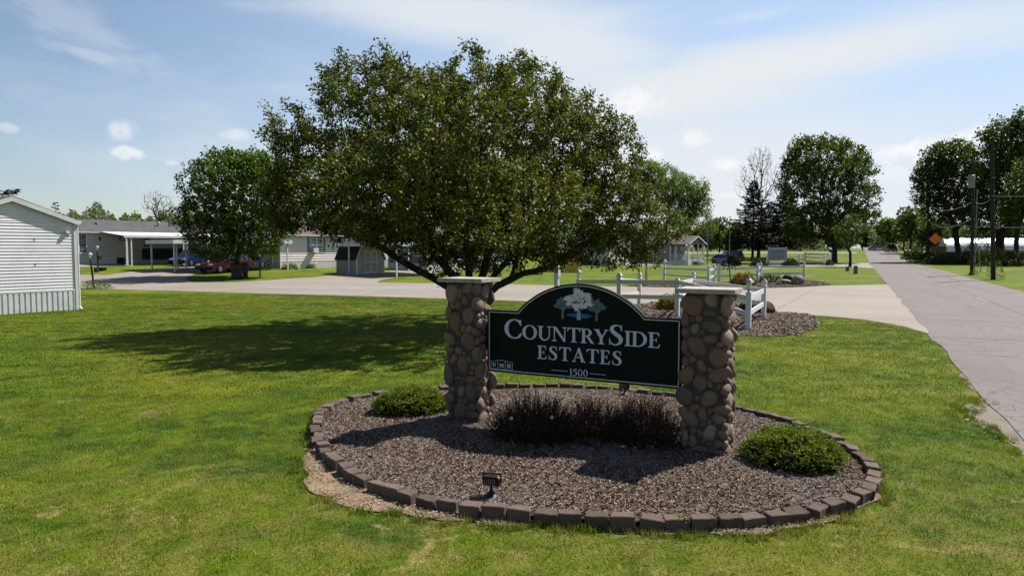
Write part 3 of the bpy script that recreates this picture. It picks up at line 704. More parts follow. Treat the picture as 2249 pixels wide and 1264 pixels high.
def lawn_points(y0, y1, cell, keep=1.0, wide=0.80):
    gy = np.arange(y0, y1, cell); out = []
    for y in gy:
        xw = y * wide + 1.0; gx = np.arange(-xw, xw, cell)
        out.append(np.stack([gx + rng.uniform(-.5, .5, len(gx)) * cell, y + rng.uniform(-.5, .5, len(gx)) * cell], 1))
    p = np.concatenate(out); p = p[rng.random(len(p)) < keep]
    x, y = p.T
    bad = inpoly(x, y, soil_in) | inpoly(x, y, street_poly) | inpoly(x, y, shoulder) | inpoly(x, y, bedN) | inpoly(x, y, bedF) | inpoly(x, y, [road(CL - 0.05, -12), road(CR + 0.15, -12), road(CR + 0.15, 300), road(CL - 0.05, 300)])
    bad |= inpoly(x, y, houseA_poly)
    p = p[~bad]
    return np.stack([p[:, 0], p[:, 1], TH(p[:, 0], p[:, 1])], 1)
houseA_c = D(165, 25.6)
uA = np.array([0.595, 0.804]); nA = np.array([0.804, -0.595])
hc = np.array(houseA_c)
houseA_poly = [tuple(hc), tuple(hc - uA * 5), tuple(hc - uA * 5 - nA * 15), tuple(hc - nA * 15)]
p1 = lawn_points(3.6, 10.5, 0.155)
scatter('lawn_grass', grass_patch(120, 0.13, 0.018, 0.048, 0.0065, 0.9), BLADE, p1, rng.random(len(p1)) * 6.28, rng.uniform(0.75, 1.2, len(p1)))
p2 = lawn_points(10.5, 34, 0.30)
scatter('distant_lawn_grass', grass_patch(130, 0.27, 0.02, 0.05, 0.014, 0.9), BLADE, p2, rng.random(len(p2)) * 6.28, rng.uniform(0.8, 1.2, len(p2)))
# tufts along the bed edge and the road shoulder
tp = []
for i in range(330):
    a = rng.uniform(-pi, pi); r = float(bedR(a)) + soil_w(a) + abs(rng.normal(0, 0.05)) + 0.01; tp.append((bc[0] + r * cos(a), bc[1] + r * sin(a)))
for i in range(22):
    a = rng.uniform(-2.0, -0.6); r = float(bedR(a)) + rng.uniform(0.09, 0.2); tp.append((bc[0] + r * cos(a), bc[1] + r * sin(a)))
for i in range(90):
    x, y = G(rng.uniform(2110, 2230), rng.uniform(830, 1000))
    if inpoly(np.array([x]), np.array([y]), shoulder)[0] and x < CL + SL * y - 0.15: tp.append((x, y))
for i in range(0, len(shoulder) - 2):
    x, y = shoulder[i]
    if CL + SL * y - x < 0.1 or y < 3: continue
    for k in range(7): tp.append((x + rng.normal(-0.02, 0.10), y + rng.normal(0, 0.12)))
tp = np.array(tp); tp = np.stack([tp[:, 0], tp[:, 1], np.full(len(tp), 0.012)], 1)
scatter('edge_grass_tufts', grass_patch(30, 0.05, 0.03, 0.075, 0.006, 0.7), BLADE, tp, rng.random(len(tp)) * 6.28, rng.uniform(0.6, 1.3, len(tp)))

def chip_patch(n, R, l, w_):
    r = R * np.sqrt(rng.random(n)); a = rng.random(n) * 2 * pi
    c = np.stack([r * np.cos(a), r * np.sin(a), rng.uniform(0.0, 0.022, n)], 1)
    th_ = rng.random(n) * 2 * pi; tl = rng.normal(0, 0.35, n); L = rng.uniform(0.35, 1.3, n) * l / 2
    d = np.stack([np.cos(th_), np.sin(th_), tl], 1) * L[:, None]
    s_ = np.stack([-np.sin(th_), np.cos(th_), rng.normal(0, 0.6, n)], 1) * (rng.uniform(0.5, 1.4, n) * w_ / 2)[:, None]
    return np.stack([c - d - s_, c + d - s_ * 0.6, c + d + s_, c - d + s_ * 0.7], 1)
gx, gy = np.meshgrid(np.arange(bc[0] - 4, bc[0] + 4, 0.11), np.arange(bc[1] - 3, bc[1] + 3, 0.11)); q = np.stack([gx.ravel(), gy.ravel()], 1) + rng.uniform(-.05, .05, (gx.size, 2))
q = q[bed_u(q[:, 0], q[:, 1]) < 0.955]
qq = np.stack([q[:, 0], q[:, 1], BH(q[:, 0], q[:, 1])], 1)
scatter('wood_chip_mulch', chip_patch(150, 0.10, 0.036, 0.0062), CHIP, qq, rng.random(len(qq)) * 6.28, rng.uniform(0.8, 1.2, len(qq)))
out = []
for poly, c_ in ((bedN, 0.3), (bedF, 0.5)):
    pa = np.array(poly); lo, hi = pa.min(0), pa.max(0)
    gx, gy = np.meshgrid(np.arange(lo[0], hi[0], c_), np.arange(lo[1], hi[1], c_)); q = np.stack([gx.ravel(), gy.ravel()], 1) + rng.uniform(-.1, .1, (gx.size, 2))
    q = q[inpoly(q[:, 0], q[:, 1], poly)]; out.append(q)
q = np.concatenate(out); qq = np.stack([q[:, 0], q[:, 1], TH(q[:, 0], q[:, 1]) + 0.014], 1)
scatter('side_bed_mulch', chip_patch(110, 0.25, 0.08, 0.022), CHIP, qq, rng.random(len(qq)) * 6.28, rng.uniform(0.8, 1.2, len(qq)))
# dry clippings and clods on the bare soil
cl = []
for i in range(700):
    a = rng.uniform(-pi, pi); wv_ = soil_w(a)
    if wv_ < 0.13: continue
    r = float(bedR(a)) + 0.08 + rng.random() * max(wv_ - 0.1, 0.02); cl.append((bc[0] + r * cos(a), bc[1] + r * sin(a), 0.013))
cl = np.array(cl)
STRAW = leaf_mat('dry_straw', [(0, (0.17, 0.12, 0.075)), (0.6, (0.31, 0.24, 0.16)), (1, (0.44, 0.37, 0.27))], 0.0, rough=0.9)
scatter('dry_clippings', chip_patch(26, 0.07, 0.03, 0.006), STRAW, cl, rng.random(len(cl)) * 6.28, rng.uniform(0.6, 1.2, len(cl)))
# ------------------------------------------------------------------ sign pillars of fieldstone
SA = radians(-27.6)
st_meshes = []
for k in range(9):
    b_ = bmesh.new(); bmesh.ops.create_icosphere(b_, subdivisions=2, radius=1.0)
    r2 = random.Random(100 + k); ph = [r2.uniform(0, 6) for _ in range(6)]
    for v in b_.verts:
        x, y, z = v.co
        f = 1 + 0.09 * sin(2.1 * x + ph[0]) + 0.09 * sin(2.4 * z + ph[1] + x) + 0.05 * sin(3.9 * x * z + ph[2]) + 0.03 * sin(6 * x + 5 * z + ph[3])
        sq = (abs(x) ** 2.7 + abs(z) ** 2.7) ** (1 / 2.7) if k % 3 else 1.0
        rr_ = sqrt(x * x + z * z) + 1e-6
        if k % 3: x, z = x * (0.55 + 0.45 * rr_ / max(sq, 1e-6)), z * (0.55 + 0.45 * rr_ / max(sq, 1e-6))
        v.co = Vector((x * f, y * (0.9 + 0.1 * sin(3 * x + ph[4])), z * f))
    m_ = bpy.data.meshes.new('stone'); b_.to_mesh(m_); b_.free(); m_.materials.append(STONE)
    m_.polygons.foreach_set('use_smooth', [True] * len(m_.polygons)); st_meshes.append(m_)
def pillar(cx, cy, w_, d_, ztop, capw, capd, label, seed, z0=-0.02):
    t_ = thing('stone_pillar', label, 'pillar', (cx, cy, 0), SA, 'stone pillars holding the entrance sign')
    MB().box(-w_ / 2, w_ / 2, -d_ / 2, d_ / 2, z0, ztop - 0.05).build('mortar_core', MORTAR, t_, bevel=0.02)
    c = MB().box(-capw / 2, capw / 2, -capd / 2, capd / 2, ztop - 0.05, ztop); c.build('cap_slab', CAPST, t_, bevel=0.006)
    r2 = random.Random(seed); per = 2 * (w_ + d_); H_ = ztop - 0.06 - z0; placed = []
    tries = [(0.122, 0.092, 130), (0.100, 0.074, 300), (0.078, 0.056, 700), (0.062, 0.046, 1500), (0.048, 0.036, 3000), (0.036, 0.027, 4000)]
    def er(a, b_, rot, th_): c_, s_ = cos(th_ - rot), sin(th_ - rot); return a * b_ / sqrt((b_ * c_) ** 2 + (a * s_) ** 2)
    for a0, b0, n in tries:
        for _ in range(n):
            a = a0 * r2.uniform(0.86, 1.14); b_ = min(b0 * r2.uniform(0.8, 1.25), a); rot = r2.choice([r2.gauss(1.57, 0.35), r2.gauss(0, 0.5), r2.uniform(0, pi)])
            s_ = r2.uniform(0, per); z = r2.uniform(z0 + b_ * 0.6, z0 + H_ - a * 0.55)
            ok = True
            for (s2, z2, a2, b2, rt2) in placed:
                ds = (s_ - s2 + per / 2) % per - per / 2; dz = z - z2; dd = sqrt(ds * ds + dz * dz)
                if dd > a + a2: continue
                th_ = atan2(dz, ds)
                if dd < 0.955 * (er(a, b_, rot, th_) + er(a2, b2, rt2, th_)): ok = False; break
            if ok: placed.append((s_, z, a, b_, rot))
    rc = 0.07
    for (s_, z, a, b_, rot) in placed:
        # walk the rounded rectangle: position and outward direction
        sg = [(w_, (0, -1), (1, 0), (-w_ / 2, -d_ / 2)), (d_, (1, 0), (0, 1), (w_ / 2, -d_ / 2)), (w_, (0, 1), (-1, 0), (w_ / 2, d_ / 2)), (d_, (-1, 0), (0, -1), (-w_ / 2, d_ / 2))]
        q = s_
        for L, nrm, tg, st in sg:
            if q <= L: break
            q -= L
        x, y = st[0] + tg[0] * q, st[1] + tg[1] * q
        nx_, ny_ = nrm
        if q < rc: f = 0.5 * (1 - q / rc); nx_, ny_ = nrm[0] - tg[0] * f * 1.0, nrm[1] - tg[1] * f * 1.0
        elif q > L - rc: f = 0.5 * (1 - (L - q) / rc); nx_, ny_ = nrm[0] + tg[0] * f, nrm[1] + tg[1] * f
        az_ = atan2(ny_, nx_) + pi / 2
        dep = min(0.045, b_ * 0.7)
        o = link(bpy.data.objects.new('stone', r2.choice(st_meshes))); o.parent = t_
        inn = dep * r2.uniform(0.05, 0.4); nl = sqrt(nx_ ** 2 + ny_ ** 2)
        o.location = (x - nx_ / nl * inn, y - ny_ / nl * inn, z)
        o.rotation_euler = (Matrix.Rotation(az_, 3, 'Z') @ Matrix.Rotation(-rot, 3, 'Y')).to_euler()
        o.scale = (a * 1.03, dep * 1.25, b_ * 1.03)
    return t_
pillar(-0.545, 8.70, 0.44, 0.36, 1.925, 0.65, 0.50, 'fieldstone pillar at the left end of the dark sign, cap under the tree trunk', 11)
pillar(2.150, 7.42, 0.45, 0.38, 1.870, 0.625, 0.51, 'fieldstone pillar at the right end of the dark sign, nearest the road', 23)

# ------------------------------------------------------------------ the entrance sign
sign = thing('entrance_sign', 'dark green arched entrance board with pale serif lettering between two stone pillars', 'sign', (-0.3074, 8.566, 0), SA)
ZB, ZT, ZA, UL, UR, UW = 0.754, 1.53, 1.886, 0.425, 2.035, 2.44
def outline(ins, n=36):
    uc = (UL + UR) / 2; hc_ = (UR - UL) / 2; sg = ZA - ZT; R = (hc_ ** 2 + sg ** 2) / (2 * sg); zc = ZA - R
    Ri = R - ins; zt = ZT - ins; a = math.acos((zt - zc) / Ri)
    pts = [(ins, ZB + ins), (UW - ins, ZB + ins), (UW - ins, zt)]
    pts += [(uc + Ri * sin(a - 2 * a * i / n), zc + Ri * cos(a - 2 * a * i / n)) for i in range(n + 1)]
    return pts + [(ins, zt)]
MB().slabxz(outline(0.0), 0.0, 0.055).build('sign_board', SIGNG, sign, fixn=True)
def ringslab(o1, o2, y0, y1, name, m):
    n = len(o1); mb = MB()
    mb.add([(x, y0, z) for x, z in o1] + [(x, y0, z) for x, z in o2] + [(x, y1, z) for x, z in o1] + [(x, y1, z) for x, z in o2],
           [f for i in range(n) for j in [(i + 1) % n] for f in ((i, j, n + j, n + i), (i, 2 * n + i, 2 * n + j, j), (n + i, n + j, 3 * n + j, 3 * n + i))])
    return mb.build(name, m, sign, fixn=True)
ringslab(outline(0.020), outline(0.031), -0.003, 0.0, 'border_line', SIGNLINE)
ringslab(outline(0.0), outline(0.018), -0.008, -0.0005, 'raised_rim', SIGNG)
MB().bar((UW - 0.01, 0.03, 1.2), (UW + 0.08, 0.03, 1.2), 0.05, 0.3).build('mounting_bracket', BLACKM, sign)
MB().bar((-0.06, 0.03, 1.2), (0.01, 0.03, 1.2), 0.05, 0.3).build('mounting_bracket', BLACKM, sign)

# serif lettering drawn from strokes (cap height 1)
TK, TN = 0.175, 0.062
def _rect(x0, x1, z0, z1): return ('p', [(x0, z0), (x1, z0), (x1, z1), (x0, z1)])
def _serif(xc, wd, z, up):
    h_, f = 0.035, 0.075
    if up: return ('p', [(xc - wd / 2, z), (xc + wd / 2, z), (xc + wd / 2, z + h_), (xc + wd / 4, z + f), (xc - wd / 4, z + f), (xc - wd / 2, z + h_)])
    return ('p', [(xc - wd / 2, z), (xc - wd / 2, z - h_), (xc - wd / 4, z - f), (xc + wd / 4, z - f), (xc + wd / 2, z - h_), (xc + wd / 2, z)])
def _bowl(cx, cz, ox, oz, ix, iz, a0, a1, n=22):
    """crescent stroke between two ellipses about one centre"""
    A = [a0 + (a1 - a0) * i / n for i in range(n + 1)]
    return ('r', [(cx + ox * cos(radians(a)), cz + oz * sin(radians(a))) for a in A], [(cx + ix * cos(radians(a)), cz + iz * sin(radians(a))) for a in A])
def _path(pts, wid, n=28):
    """ribbon along a smooth path; wid: width at each control point"""
    P_ = [Vector(p) for p in pts]; L, R = [], []; m_ = len(P_)
    def cr(a, b_, c, d, t): return 0.5 * ((2 * b_) + (c - a) * t + (2 * a - 5 * b_ + 4 * c - d) * t * t + (3 * b_ - a - 3 * c + d) * t ** 3)
    C, Wd = [], []
    for i in range(m_ - 1):
        a, b_, c, d = P_[max(i - 1, 0)], P_[i], P_[i + 1], P_[min(i + 2, m_ - 1)]
        for k in range(6 if i < m_ - 2 else 7):
            t = k / 6; C.append(cr(a, b_, c, d, t)); Wd.append(wid[i] + (wid[i + 1] - wid[i]) * t)
    for i, c in enumerate(C):
        d = (C[min(i + 1, len(C) - 1)] - C[max(i - 1, 0)]).normalized(); nn = Vector((-d.y, d.x)) * Wd[i] / 2
        L.append(tuple(c + nn)); R.append(tuple(c - nn))
    return ('r', L, R)
def glyph(ch):
    T, N = TK, TN
    if ch == 'I': return 0.40, [_rect(0.2 - T / 2, 0.2 + T / 2, 0.02, 0.98), _serif(0.2, 0.38, 0, True), _serif(0.2, 0.38, 1, False)]
    if ch == 'T': return 0.82, [_rect(0.41 - T / 2, 0.41 + T / 2, 0.02, 0.97), _serif(0.41, 0.40, 0, True), _rect(0.02, 0.80, 0.93, 1.0), ('p', [(0.02, 0.98), (0.0, 0.74), (0.035, 0.74), (0.12, 0.94)]), ('p', [(0.80, 0.98), (0.82, 0.74), (0.785, 0.74), (0.70, 0.94)])]
    if ch == 'E': return 0.72, [_rect(0.10, 0.10 + T, 0.02, 0.98), _rect(0.0, 0.62, 0, 0.065), _rect(0.0, 0.60, 0.935, 1.0), _rect(0.2, 0.48, 0.485, 0.545), _rect(0.455, 0.49, 0.37, 0.66), ('p', [(0.62, 0.0), (0.68, 0.27), (0.645, 0.27), (0.53, 0.05)]), ('p', [(0.60, 1.0), (0.635, 0.75), (0.60, 0.75), (0.51, 0.95)])]
    if ch == 'D': return 0.94, [_rect(0.10, 0.10 + T, 0.02, 0.98), _serif(0.12, 0.30, 0, True), _serif(0.12, 0.30, 1, False), _bowl(0.36, 0.5, 0.53, 0.5, 0.34, 0.435, -90, 90), _rect(0.15, 0.37, 0.0, 0.065), _rect(0.15, 0.37, 0.935, 1.0)]
    if ch == 'R': return 0.84, [_rect(0.10, 0.10 + T, 0.02, 0.98), _serif(0.19, 0.38, 0, True), _serif(0.12, 0.30, 1, False), _bowl(0.36, 0.735, 0.33, 0.265, 0.155, 0.205, -90, 90), _rect(0.15, 0.37, 0.47, 0.53), _rect(0.15, 0.37, 0.94, 1.0), ('p', [(0.33, 0.52), (0.52, 0.49), (0.80, 0.05), (0.88, 0.0), (0.66, 0.0)])]
    if ch == 'Y': return 0.84, [_rect(0.42 - T / 2, 0.42 + T / 2, 0.02, 0.46), _serif(0.42, 0.38, 0, True), ('p', [(0.04, 0.98), (0.25, 0.98), (0.50, 0.50), (0.42 - T / 2, 0.40)]), ('p', [(0.70, 0.98), (0.77, 0.98), (0.50, 0.42), (0.43, 0.50)]), _serif(0.14, 0.34, 1, False), _serif(0.72, 0.27, 1, False)]
    if ch == 'N': return 0.98, [_rect(0.13, 0.13 + N, 0.02, 0.97), _rect(0.80, 0.80 + N, 0.0, 0.98), ('p', [(0.09, 0.98), (0.30, 0.98), (0.862, 0.12), (0.862, -0.02), (0.78, -0.02)]), _serif(0.16, 0.30, 0, True), _serif(0.15, 0.26, 1, False), _serif(0.83, 0.30, 1, False)]
    if ch == 'U': return 0.94, [_rect(0.12, 0.12 + T, 0.36, 0.98), _rect(0.76, 0.76 + N, 0.36, 0.98), _bowl(0.471, 0.38, 0.351, 0.40, 0.20, 0.30, 180, 290), _bowl(0.471, 0.38, 0.351, 0.40, 0.289, 0.31, 270, 360), _serif(0.21, 0.38, 1, False), _serif(0.79, 0.30, 1, False)]
    if ch == 'O': return 1.0, [_bowl(0.5, 0.5, 0.49, 0.52, 0.29, 0.455, 0, 360, 44)]
    if ch == 'C': return 0.90, [_bowl(0.52, 0.5, 0.51, 0.52, 0.31, 0.455, 52, 308, 36), ('p', [(0.80, 0.99), (0.85, 0.99), (0.86, 0.68), (0.825, 0.68), (0.72, 0.86), (0.74, 0.94)]), ('p', [(0.82, 0.12), (0.88, 0.18), (0.86, 0.30), (0.83, 0.30), (0.70, 0.14), (0.76, 0.06)])]
    if ch == 'S': return 0.68, [_path([(0.555, 0.80), (0.47, 0.945), (0.32, 0.975), (0.17, 0.88), (0.15, 0.73), (0.29, 0.57), (0.46, 0.44), (0.545, 0.27), (0.47, 0.09), (0.30, 0.02), (0.15, 0.07), (0.055, 0.22)], [0.03, 0.055, 0.065, 0.15, 0.17, 0.19, 0.19, 0.17, 0.12, 0.065, 0.06, 0.03]), _rect(0.545, 0.58, 0.70, 1.0), _rect(0.03, 0.065, 0.0, 0.33)]
    if ch == 'A': return 0.92, [('p', [(0.10, 0.02), (0.17, 0.02), (0.49, 0.98), (0.42, 0.98)]), ('p', [(0.42, 1.02), (0.53, 1.02), (0.86, 0.02), (0.65, 0.02), (0.40, 0.88)]), _rect(0.22, 0.70, 0.30, 0.355), _serif(0.14, 0.28, 0, True), _serif(0.76, 0.36, 0, True)]
    if ch == '1': return 0.42, [_rect(0.14, 0.28, 0.0, 0.98), _serif(0.21, 0.36, 0, True), ('p', [(0.02, 0.86), (0.28, 1.0), (0.24, 0.88), (0.02, 0.82)])]
    if ch == '5': return 0.62, [_rect(0.14, 0.54, 0.88, 1.0), _rect(0.12, 0.19, 0.50, 0.98), _path([(0.15, 0.56), (0.33, 0.61), (0.49, 0.50), (0.50, 0.25), (0.36, 0.04), (0.18, 0.01), (0.05, 0.08)], [0.06, 0.08, 0.13, 0.15, 0.11, 0.08, 0.09])]
    if ch == '0': return 0.68, [_bowl(0.34, 0.5, 0.31, 0.52, 0.175, 0.45, 0, 360, 40)]
    if ch == 'u': return 1.0, [_rect(0.12, 0.40, 0.3, 1.0), _rect(0.66, 0.84, 0.3, 1.0), _bowl(0.48, 0.34, 0.36, 0.34, 0.12, 0.16, 180, 360), _rect(0.02, 0.48, 0.86, 1.0), _rect(0.58, 0.94, 0.86, 1.0)]
    if ch == 'm': return 1.25, [_rect(0.12, 0.22, 0.0, 1.0), _rect(0.88, 1.14, 0.0, 1.0), ('p', [(0.12, 1.0), (0.40, 1.0), (0.68, 0.35), (0.58, 0.0), (0.52, 0.0)]), ('p', [(0.88, 1.0), (1.0, 1.0), (0.66, 0.1), (0.56, 0.0)]), _rect(0.0, 0.34, 0, 0.13), _rect(0.78, 1.24, 0, 0.13), _rect(0.80, 1.24, 0.87, 1.0), _rect(0.0, 0.30, 0.87, 1.0)]
    if ch == 'h': return 1.05, [_rect(0.10, 0.38, 0, 1), _rect(0.66, 0.94, 0, 1), _rect(0.3, 0.7, 0.43, 0.57), _rect(0.0, 0.48, 0, 0.13), _rect(0.0, 0.48, 0.87, 1), _rect(0.56, 1.04, 0, 0.13), _rect(0.56, 1.04, 0.87, 1)]
def letter(ch, x0, z0, hx, hz, name='letter', m=None, parent=None, y=0.0, base=0.0045):
    wd, parts = glyph(ch); mb = MB(); k = 0
    for p in parts:
        k += 1; yf = y - base - 0.00035 * k
        if p[0] == 'p':
            pts = [(x0 + a * hx, z0 + b_ * hz) for a, b_ in p[1]]
            mb.slabxz(pts, yf, y)
        else:
            Lp = [(x0 + a * hx, z0 + b_ * hz) for a, b_ in p[1]]; Rp = [(x0 + a * hx, z0 + b_ * hz) for a, b_ in p[2]]; n = len(Lp)
            vs_ = [(a, yf, b_) for a, b_ in Lp] + [(a, yf, b_) for a, b_ in Rp] + [(a, y, b_) for a, b_ in Lp] + [(a, y, b_) for a, b_ in Rp]
            fs = []
            for i in range(n - 1): fs += [(i, i + 1, n + i + 1, n + i), (i, 2 * n + i, 2 * n + i + 1, i + 1), (n + i, n + i + 1, 3 * n + i + 1, 3 * n + i)]
            fs += [(0, n, 3 * n, 2 * n), (n - 1, 3 * n - 1, 4 * n - 1, 2 * n - 1)]
            mb.add(vs_, fs)
    return mb.build(name, m or LETW, parent or sign, fixn=True)
def word(chars, u0, u1, z0, h_, name='letter', gap=0.02, big=1.0, m=None, parent=None, y=0.0):
    """chars: (glyph, height factor); the whole is fitted between u0 and u1"""
    tot = sum(glyph(c)[0] * f for c, f in chars) + gap * (len(chars) - 1)
    hx = (u1 - u0) / tot; x = u0
    for c, f in chars:
        letter(c, x, z0, hx * f, h_ * f, name, m, parent, y); x += (glyph(c)[0] * f + gap) * hx
word([('C', 1.36)] + [(c, 1) for c in 'OUNTRY'] + [('S', 1.36)] + [(c, 1) for c in 'IDE'], 0.241, 2.214, 1.192, 0.172, gap=0.015)
word([(c, 1) for c in 'ESTATES'], 0.697, 1.772, 0.963, 0.163, gap=0.075)
word([(c, 1) for c in '1500'], 1.119, 1.354, 0.799, 0.078, gap=0.05)
MB().box(0.88, 1.094, -0.0045, 0, 0.838, 0.8435).build('dash', LETW, sign); MB().box(1.377, 1.572, -0.0045, 0, 0.836, 0.8415).build('dash', LETW, sign)
# small house-shaped company mark with its three letters
def strip(pts, wd, y0=-0.0045):
    mb = MB()
    for k, (a, b_) in enumerate(zip(pts[:-1], pts[1:])):
        a, b_ = Vector(a), Vector(b_); d = (b_ - a).normalized(); nn = Vector((-d.y, d.x)) * wd / 2; e = d * wd * 0.4
        mb.slabxz([tuple(a - nn - e), tuple(b_ - nn + e), tuple(b_ + nn + e), tuple(a + nn - e)], y0 - 0.0003 * k, 0)
    return mb
strip([(0.043, 0.883), (0.200, 0.905), (0.358, 0.883)], 0.005).build('mark_roof_line', LETW, sign, fixn=True)
strip([(0.050, 0.884), (0.050, 0.793), (0.352, 0.793), (0.352, 0.884)], 0.005).build('mark_frame', LETW, sign, fixn=True)
strip([(0.147, 0.893), (0.147, 0.795)], 0.004).build('mark_divider', LETW, sign, fixn=True); strip([(0.253, 0.893), (0.253, 0.795)], 0.004).build('mark_divider', LETW, sign, fixn=True)
for c, x in (('u', 0.072), ('m', 0.170), ('h', 0.277)): letter(c, x, 0.817, 0.050, 0.048)
# three-tree emblem over a pool of blue
def emblem_tree(cx, z0, w_, h_, trunk_h, m, mt, seed, y, k):
    r2 = random.Random(seed); n = 110; pts = []
    for i in range(n):
        a = 2 * pi * i / n; z = sin(a)
        wr = (1.0 - 0.50 * z ** 1.3) if z > 0 else (1.0 - 0.12 * (-z))
        lump = 0.86 + 0.10 * sin(5 * a + seed) + 0.07 * sin(8 * a + 2 * seed) + 0.05 * sin(13 * a)
        jag = lump + (r2.uniform(0.02, 0.20) if i % 2 else -r2.uniform(0.0, 0.06))
        if z < -0.55: jag *= 0.80
        pts.append((cx + cos(a) * wr * jag * w_ / 2 * 1.04, z0 + trunk_h + (h_ - trunk_h) * 0.46 + z * jag * (h_ - trunk_h) * 0.53))
    MB().slabxz(pts, y, 0).build('emblem_crown', m, sign, fixn=True)
    tw = w_ * 0.055
    MB().slabxz([(cx - tw * 1.25, z0), (cx + tw * 1.25, z0), (cx + tw * 0.8, z0 + trunk_h * 1.15), (cx - tw * 0.8, z0 + trunk_h * 1.15)], y - 0.0012, 0).build('emblem_trunk', mt, sign, fixn=True)
    mb = MB()
    for i in range(k):
        a = r2.uniform(0.2, 2.94) if i % 2 else r2.uniform(0, 6.28); r = r2.uniform(0.15, 0.8); px_ = cx + cos(a) * r * w_ * 0.40; pz = z0 + trunk_h + (h_ - trunk_h) * (0.30 if i % 2 else 0.45) + sin(a) * r * (h_ - trunk_h) * (0.30)
        s_ = w_ * r2.uniform(0.012, 0.026); d = atan2(pz - z0 - trunk_h * 0.6, px_ - cx) + r2.gauss(0, 0.3)
        mb.slabxz([(px_ + cos(d + e) * s_ * f, pz + sin(d + e) * s_ * f) for e, f in ((0, 1.9), (1.57, 0.5), (3.14, 1.5), (4.71, 0.6))], y - 0.0008 - 0.00004 * i, y + 0.001)
    mb.build('emblem_gap', SIGNG, sign, fixn=True, kind='stuff')
wp = [(1.075, 1.512), (1.12, 1.527), (1.20, 1.534), (1.28, 1.532), (1.35, 1.526), (1.405, 1.510), (1.36, 1.500), (1.355, 1.492), (1.31, 1.485), (1.22, 1.488), (1.17, 1.494), (1.165, 1.502), (1.10, 1.504)]
MB().slabxz([(1.24 + (a - 1.24) * 1.02, 1.508 + (b_ - 1.508) * 1.12) for a, b_ in wp], -0.003, 0).build('emblem_water', SIGNBLUE, sign, fixn=True)
emblem_tree(1.028, 1.468, 0.225, 0.262, 0.085, SIGNTEAL, SIGNGREY, 3, -0.0040, 22)
emblem_tree(1.455, 1.458, 0.225, 0.262, 0.085, SIGNTEAL, SIGNGREY, 8, -0.0044, 22)
emblem_tree(1.235, 1.462, 0.375, 0.378, 0.10, mat('emblem_white', (0.62, 0.62, 0.67), (0.58, 0.58, 0.63), 14.0, rough=0.55), mat('emblem_trunk_white', (0.46, 0.47, 0.53), rough=0.55), 5, -0.0062, 46)

# ------------------------------------------------------------------ plants and lights in the bed
def sub(px, py): x, y = G(px, py, 0.1); return x, y, float(BH(x, y))
def nest_spruce(px, py, rx, ry, h_, label, seed):
    x, y, z = sub(px, py); r2 = np.random.default_rng(seed)
    t_ = thing('nest_spruce', label, 'shrub', (x, y, z), 0, 'low round spruces in the sign bed')
    n = 1500; a = r2.random(n) * 2 * pi; u = r2.random(n) ** 0.5
    lump = 1 + 0.07 * np.sin(a * 5 + seed) + 0.05 * np.sin(a * 9)
    hh = h_ * (1 - (u * 0.97) ** 2.6) ** 0.6 * (1 + 0.10 * np.sin(u * 14 + a * 3))
    p = np.stack([np.cos(a) * u * rx * lump, np.sin(a) * u * ry * lump, 0.04 + hh * r2.uniform(0.86, 1.08, n)], 1)
    m = 700; a2 = r2.random(m) * 2 * pi; z2 = r2.random(m); rr_ = (1 - (z2 * 0.8) ** 3) * r2.uniform(0.9, 1.05, m)
    p2 = np.stack([np.cos(a2) * rx * rr_, np.sin(a2) * ry * rr_, 0.04 + z2 * h_ * 0.75], 1); p = np.concatenate([p, p2])
    out_ = unit(np.stack([p[:, 0] / rx, p[:, 1] / ry, np.full(len(p), 0.35)], 1)); N = len(p)
    P3, D3, S3 = [], [], []
    for k in range(14):
        d = unit(out_ * 0.8 + r2.normal(0, 0.55, (N, 3)) + np.array([0, 0, 0.2])); P3.append(p + out_ * (0.003 * k - 0.02)); D3.append(d); S3.append(r2.uniform(0.014, 0.026, N))
    L = leaves(np.concatenate(P3), np.concatenate(D3), np.concatenate(S3), r2, wr=0.34, flat=0.4)
    obj('foliage', arr_mesh('foliage', L, 4, NEST), t_)
    # dark inner twigs
    n = 2100; a = r2.random(n) * 2 * pi; u = r2.random(n) ** 0.6; q = np.stack([np.cos(a) * u * rx * 0.9, np.sin(a) * u * ry * 0.9, r2.random(n) * h_ * 0.7 * np.sqrt(np.clip(1 - u ** 2, 0.05, 1))], 1)
    L = leaves(q, unit(r2.normal(size=(n, 3)) + out_[:n] * 0.5), r2.uniform(0.08, 0.14, n), r2, wr=0.25, flat=0.2)
    obj('inner_twigs', arr_mesh('inner_twigs', L, 4, SPRN), t_)
    return t_
nest_spruce(905, 900, 0.52, 0.42, 0.27, 'low spreading spruce left of the left stone pillar, tips pale green', 3)
nest_spruce(1738, 1008, 0.50, 0.46, 0.28, 'low rounded spruce right of the right stone pillar, covered in yellow-green tips', 4)

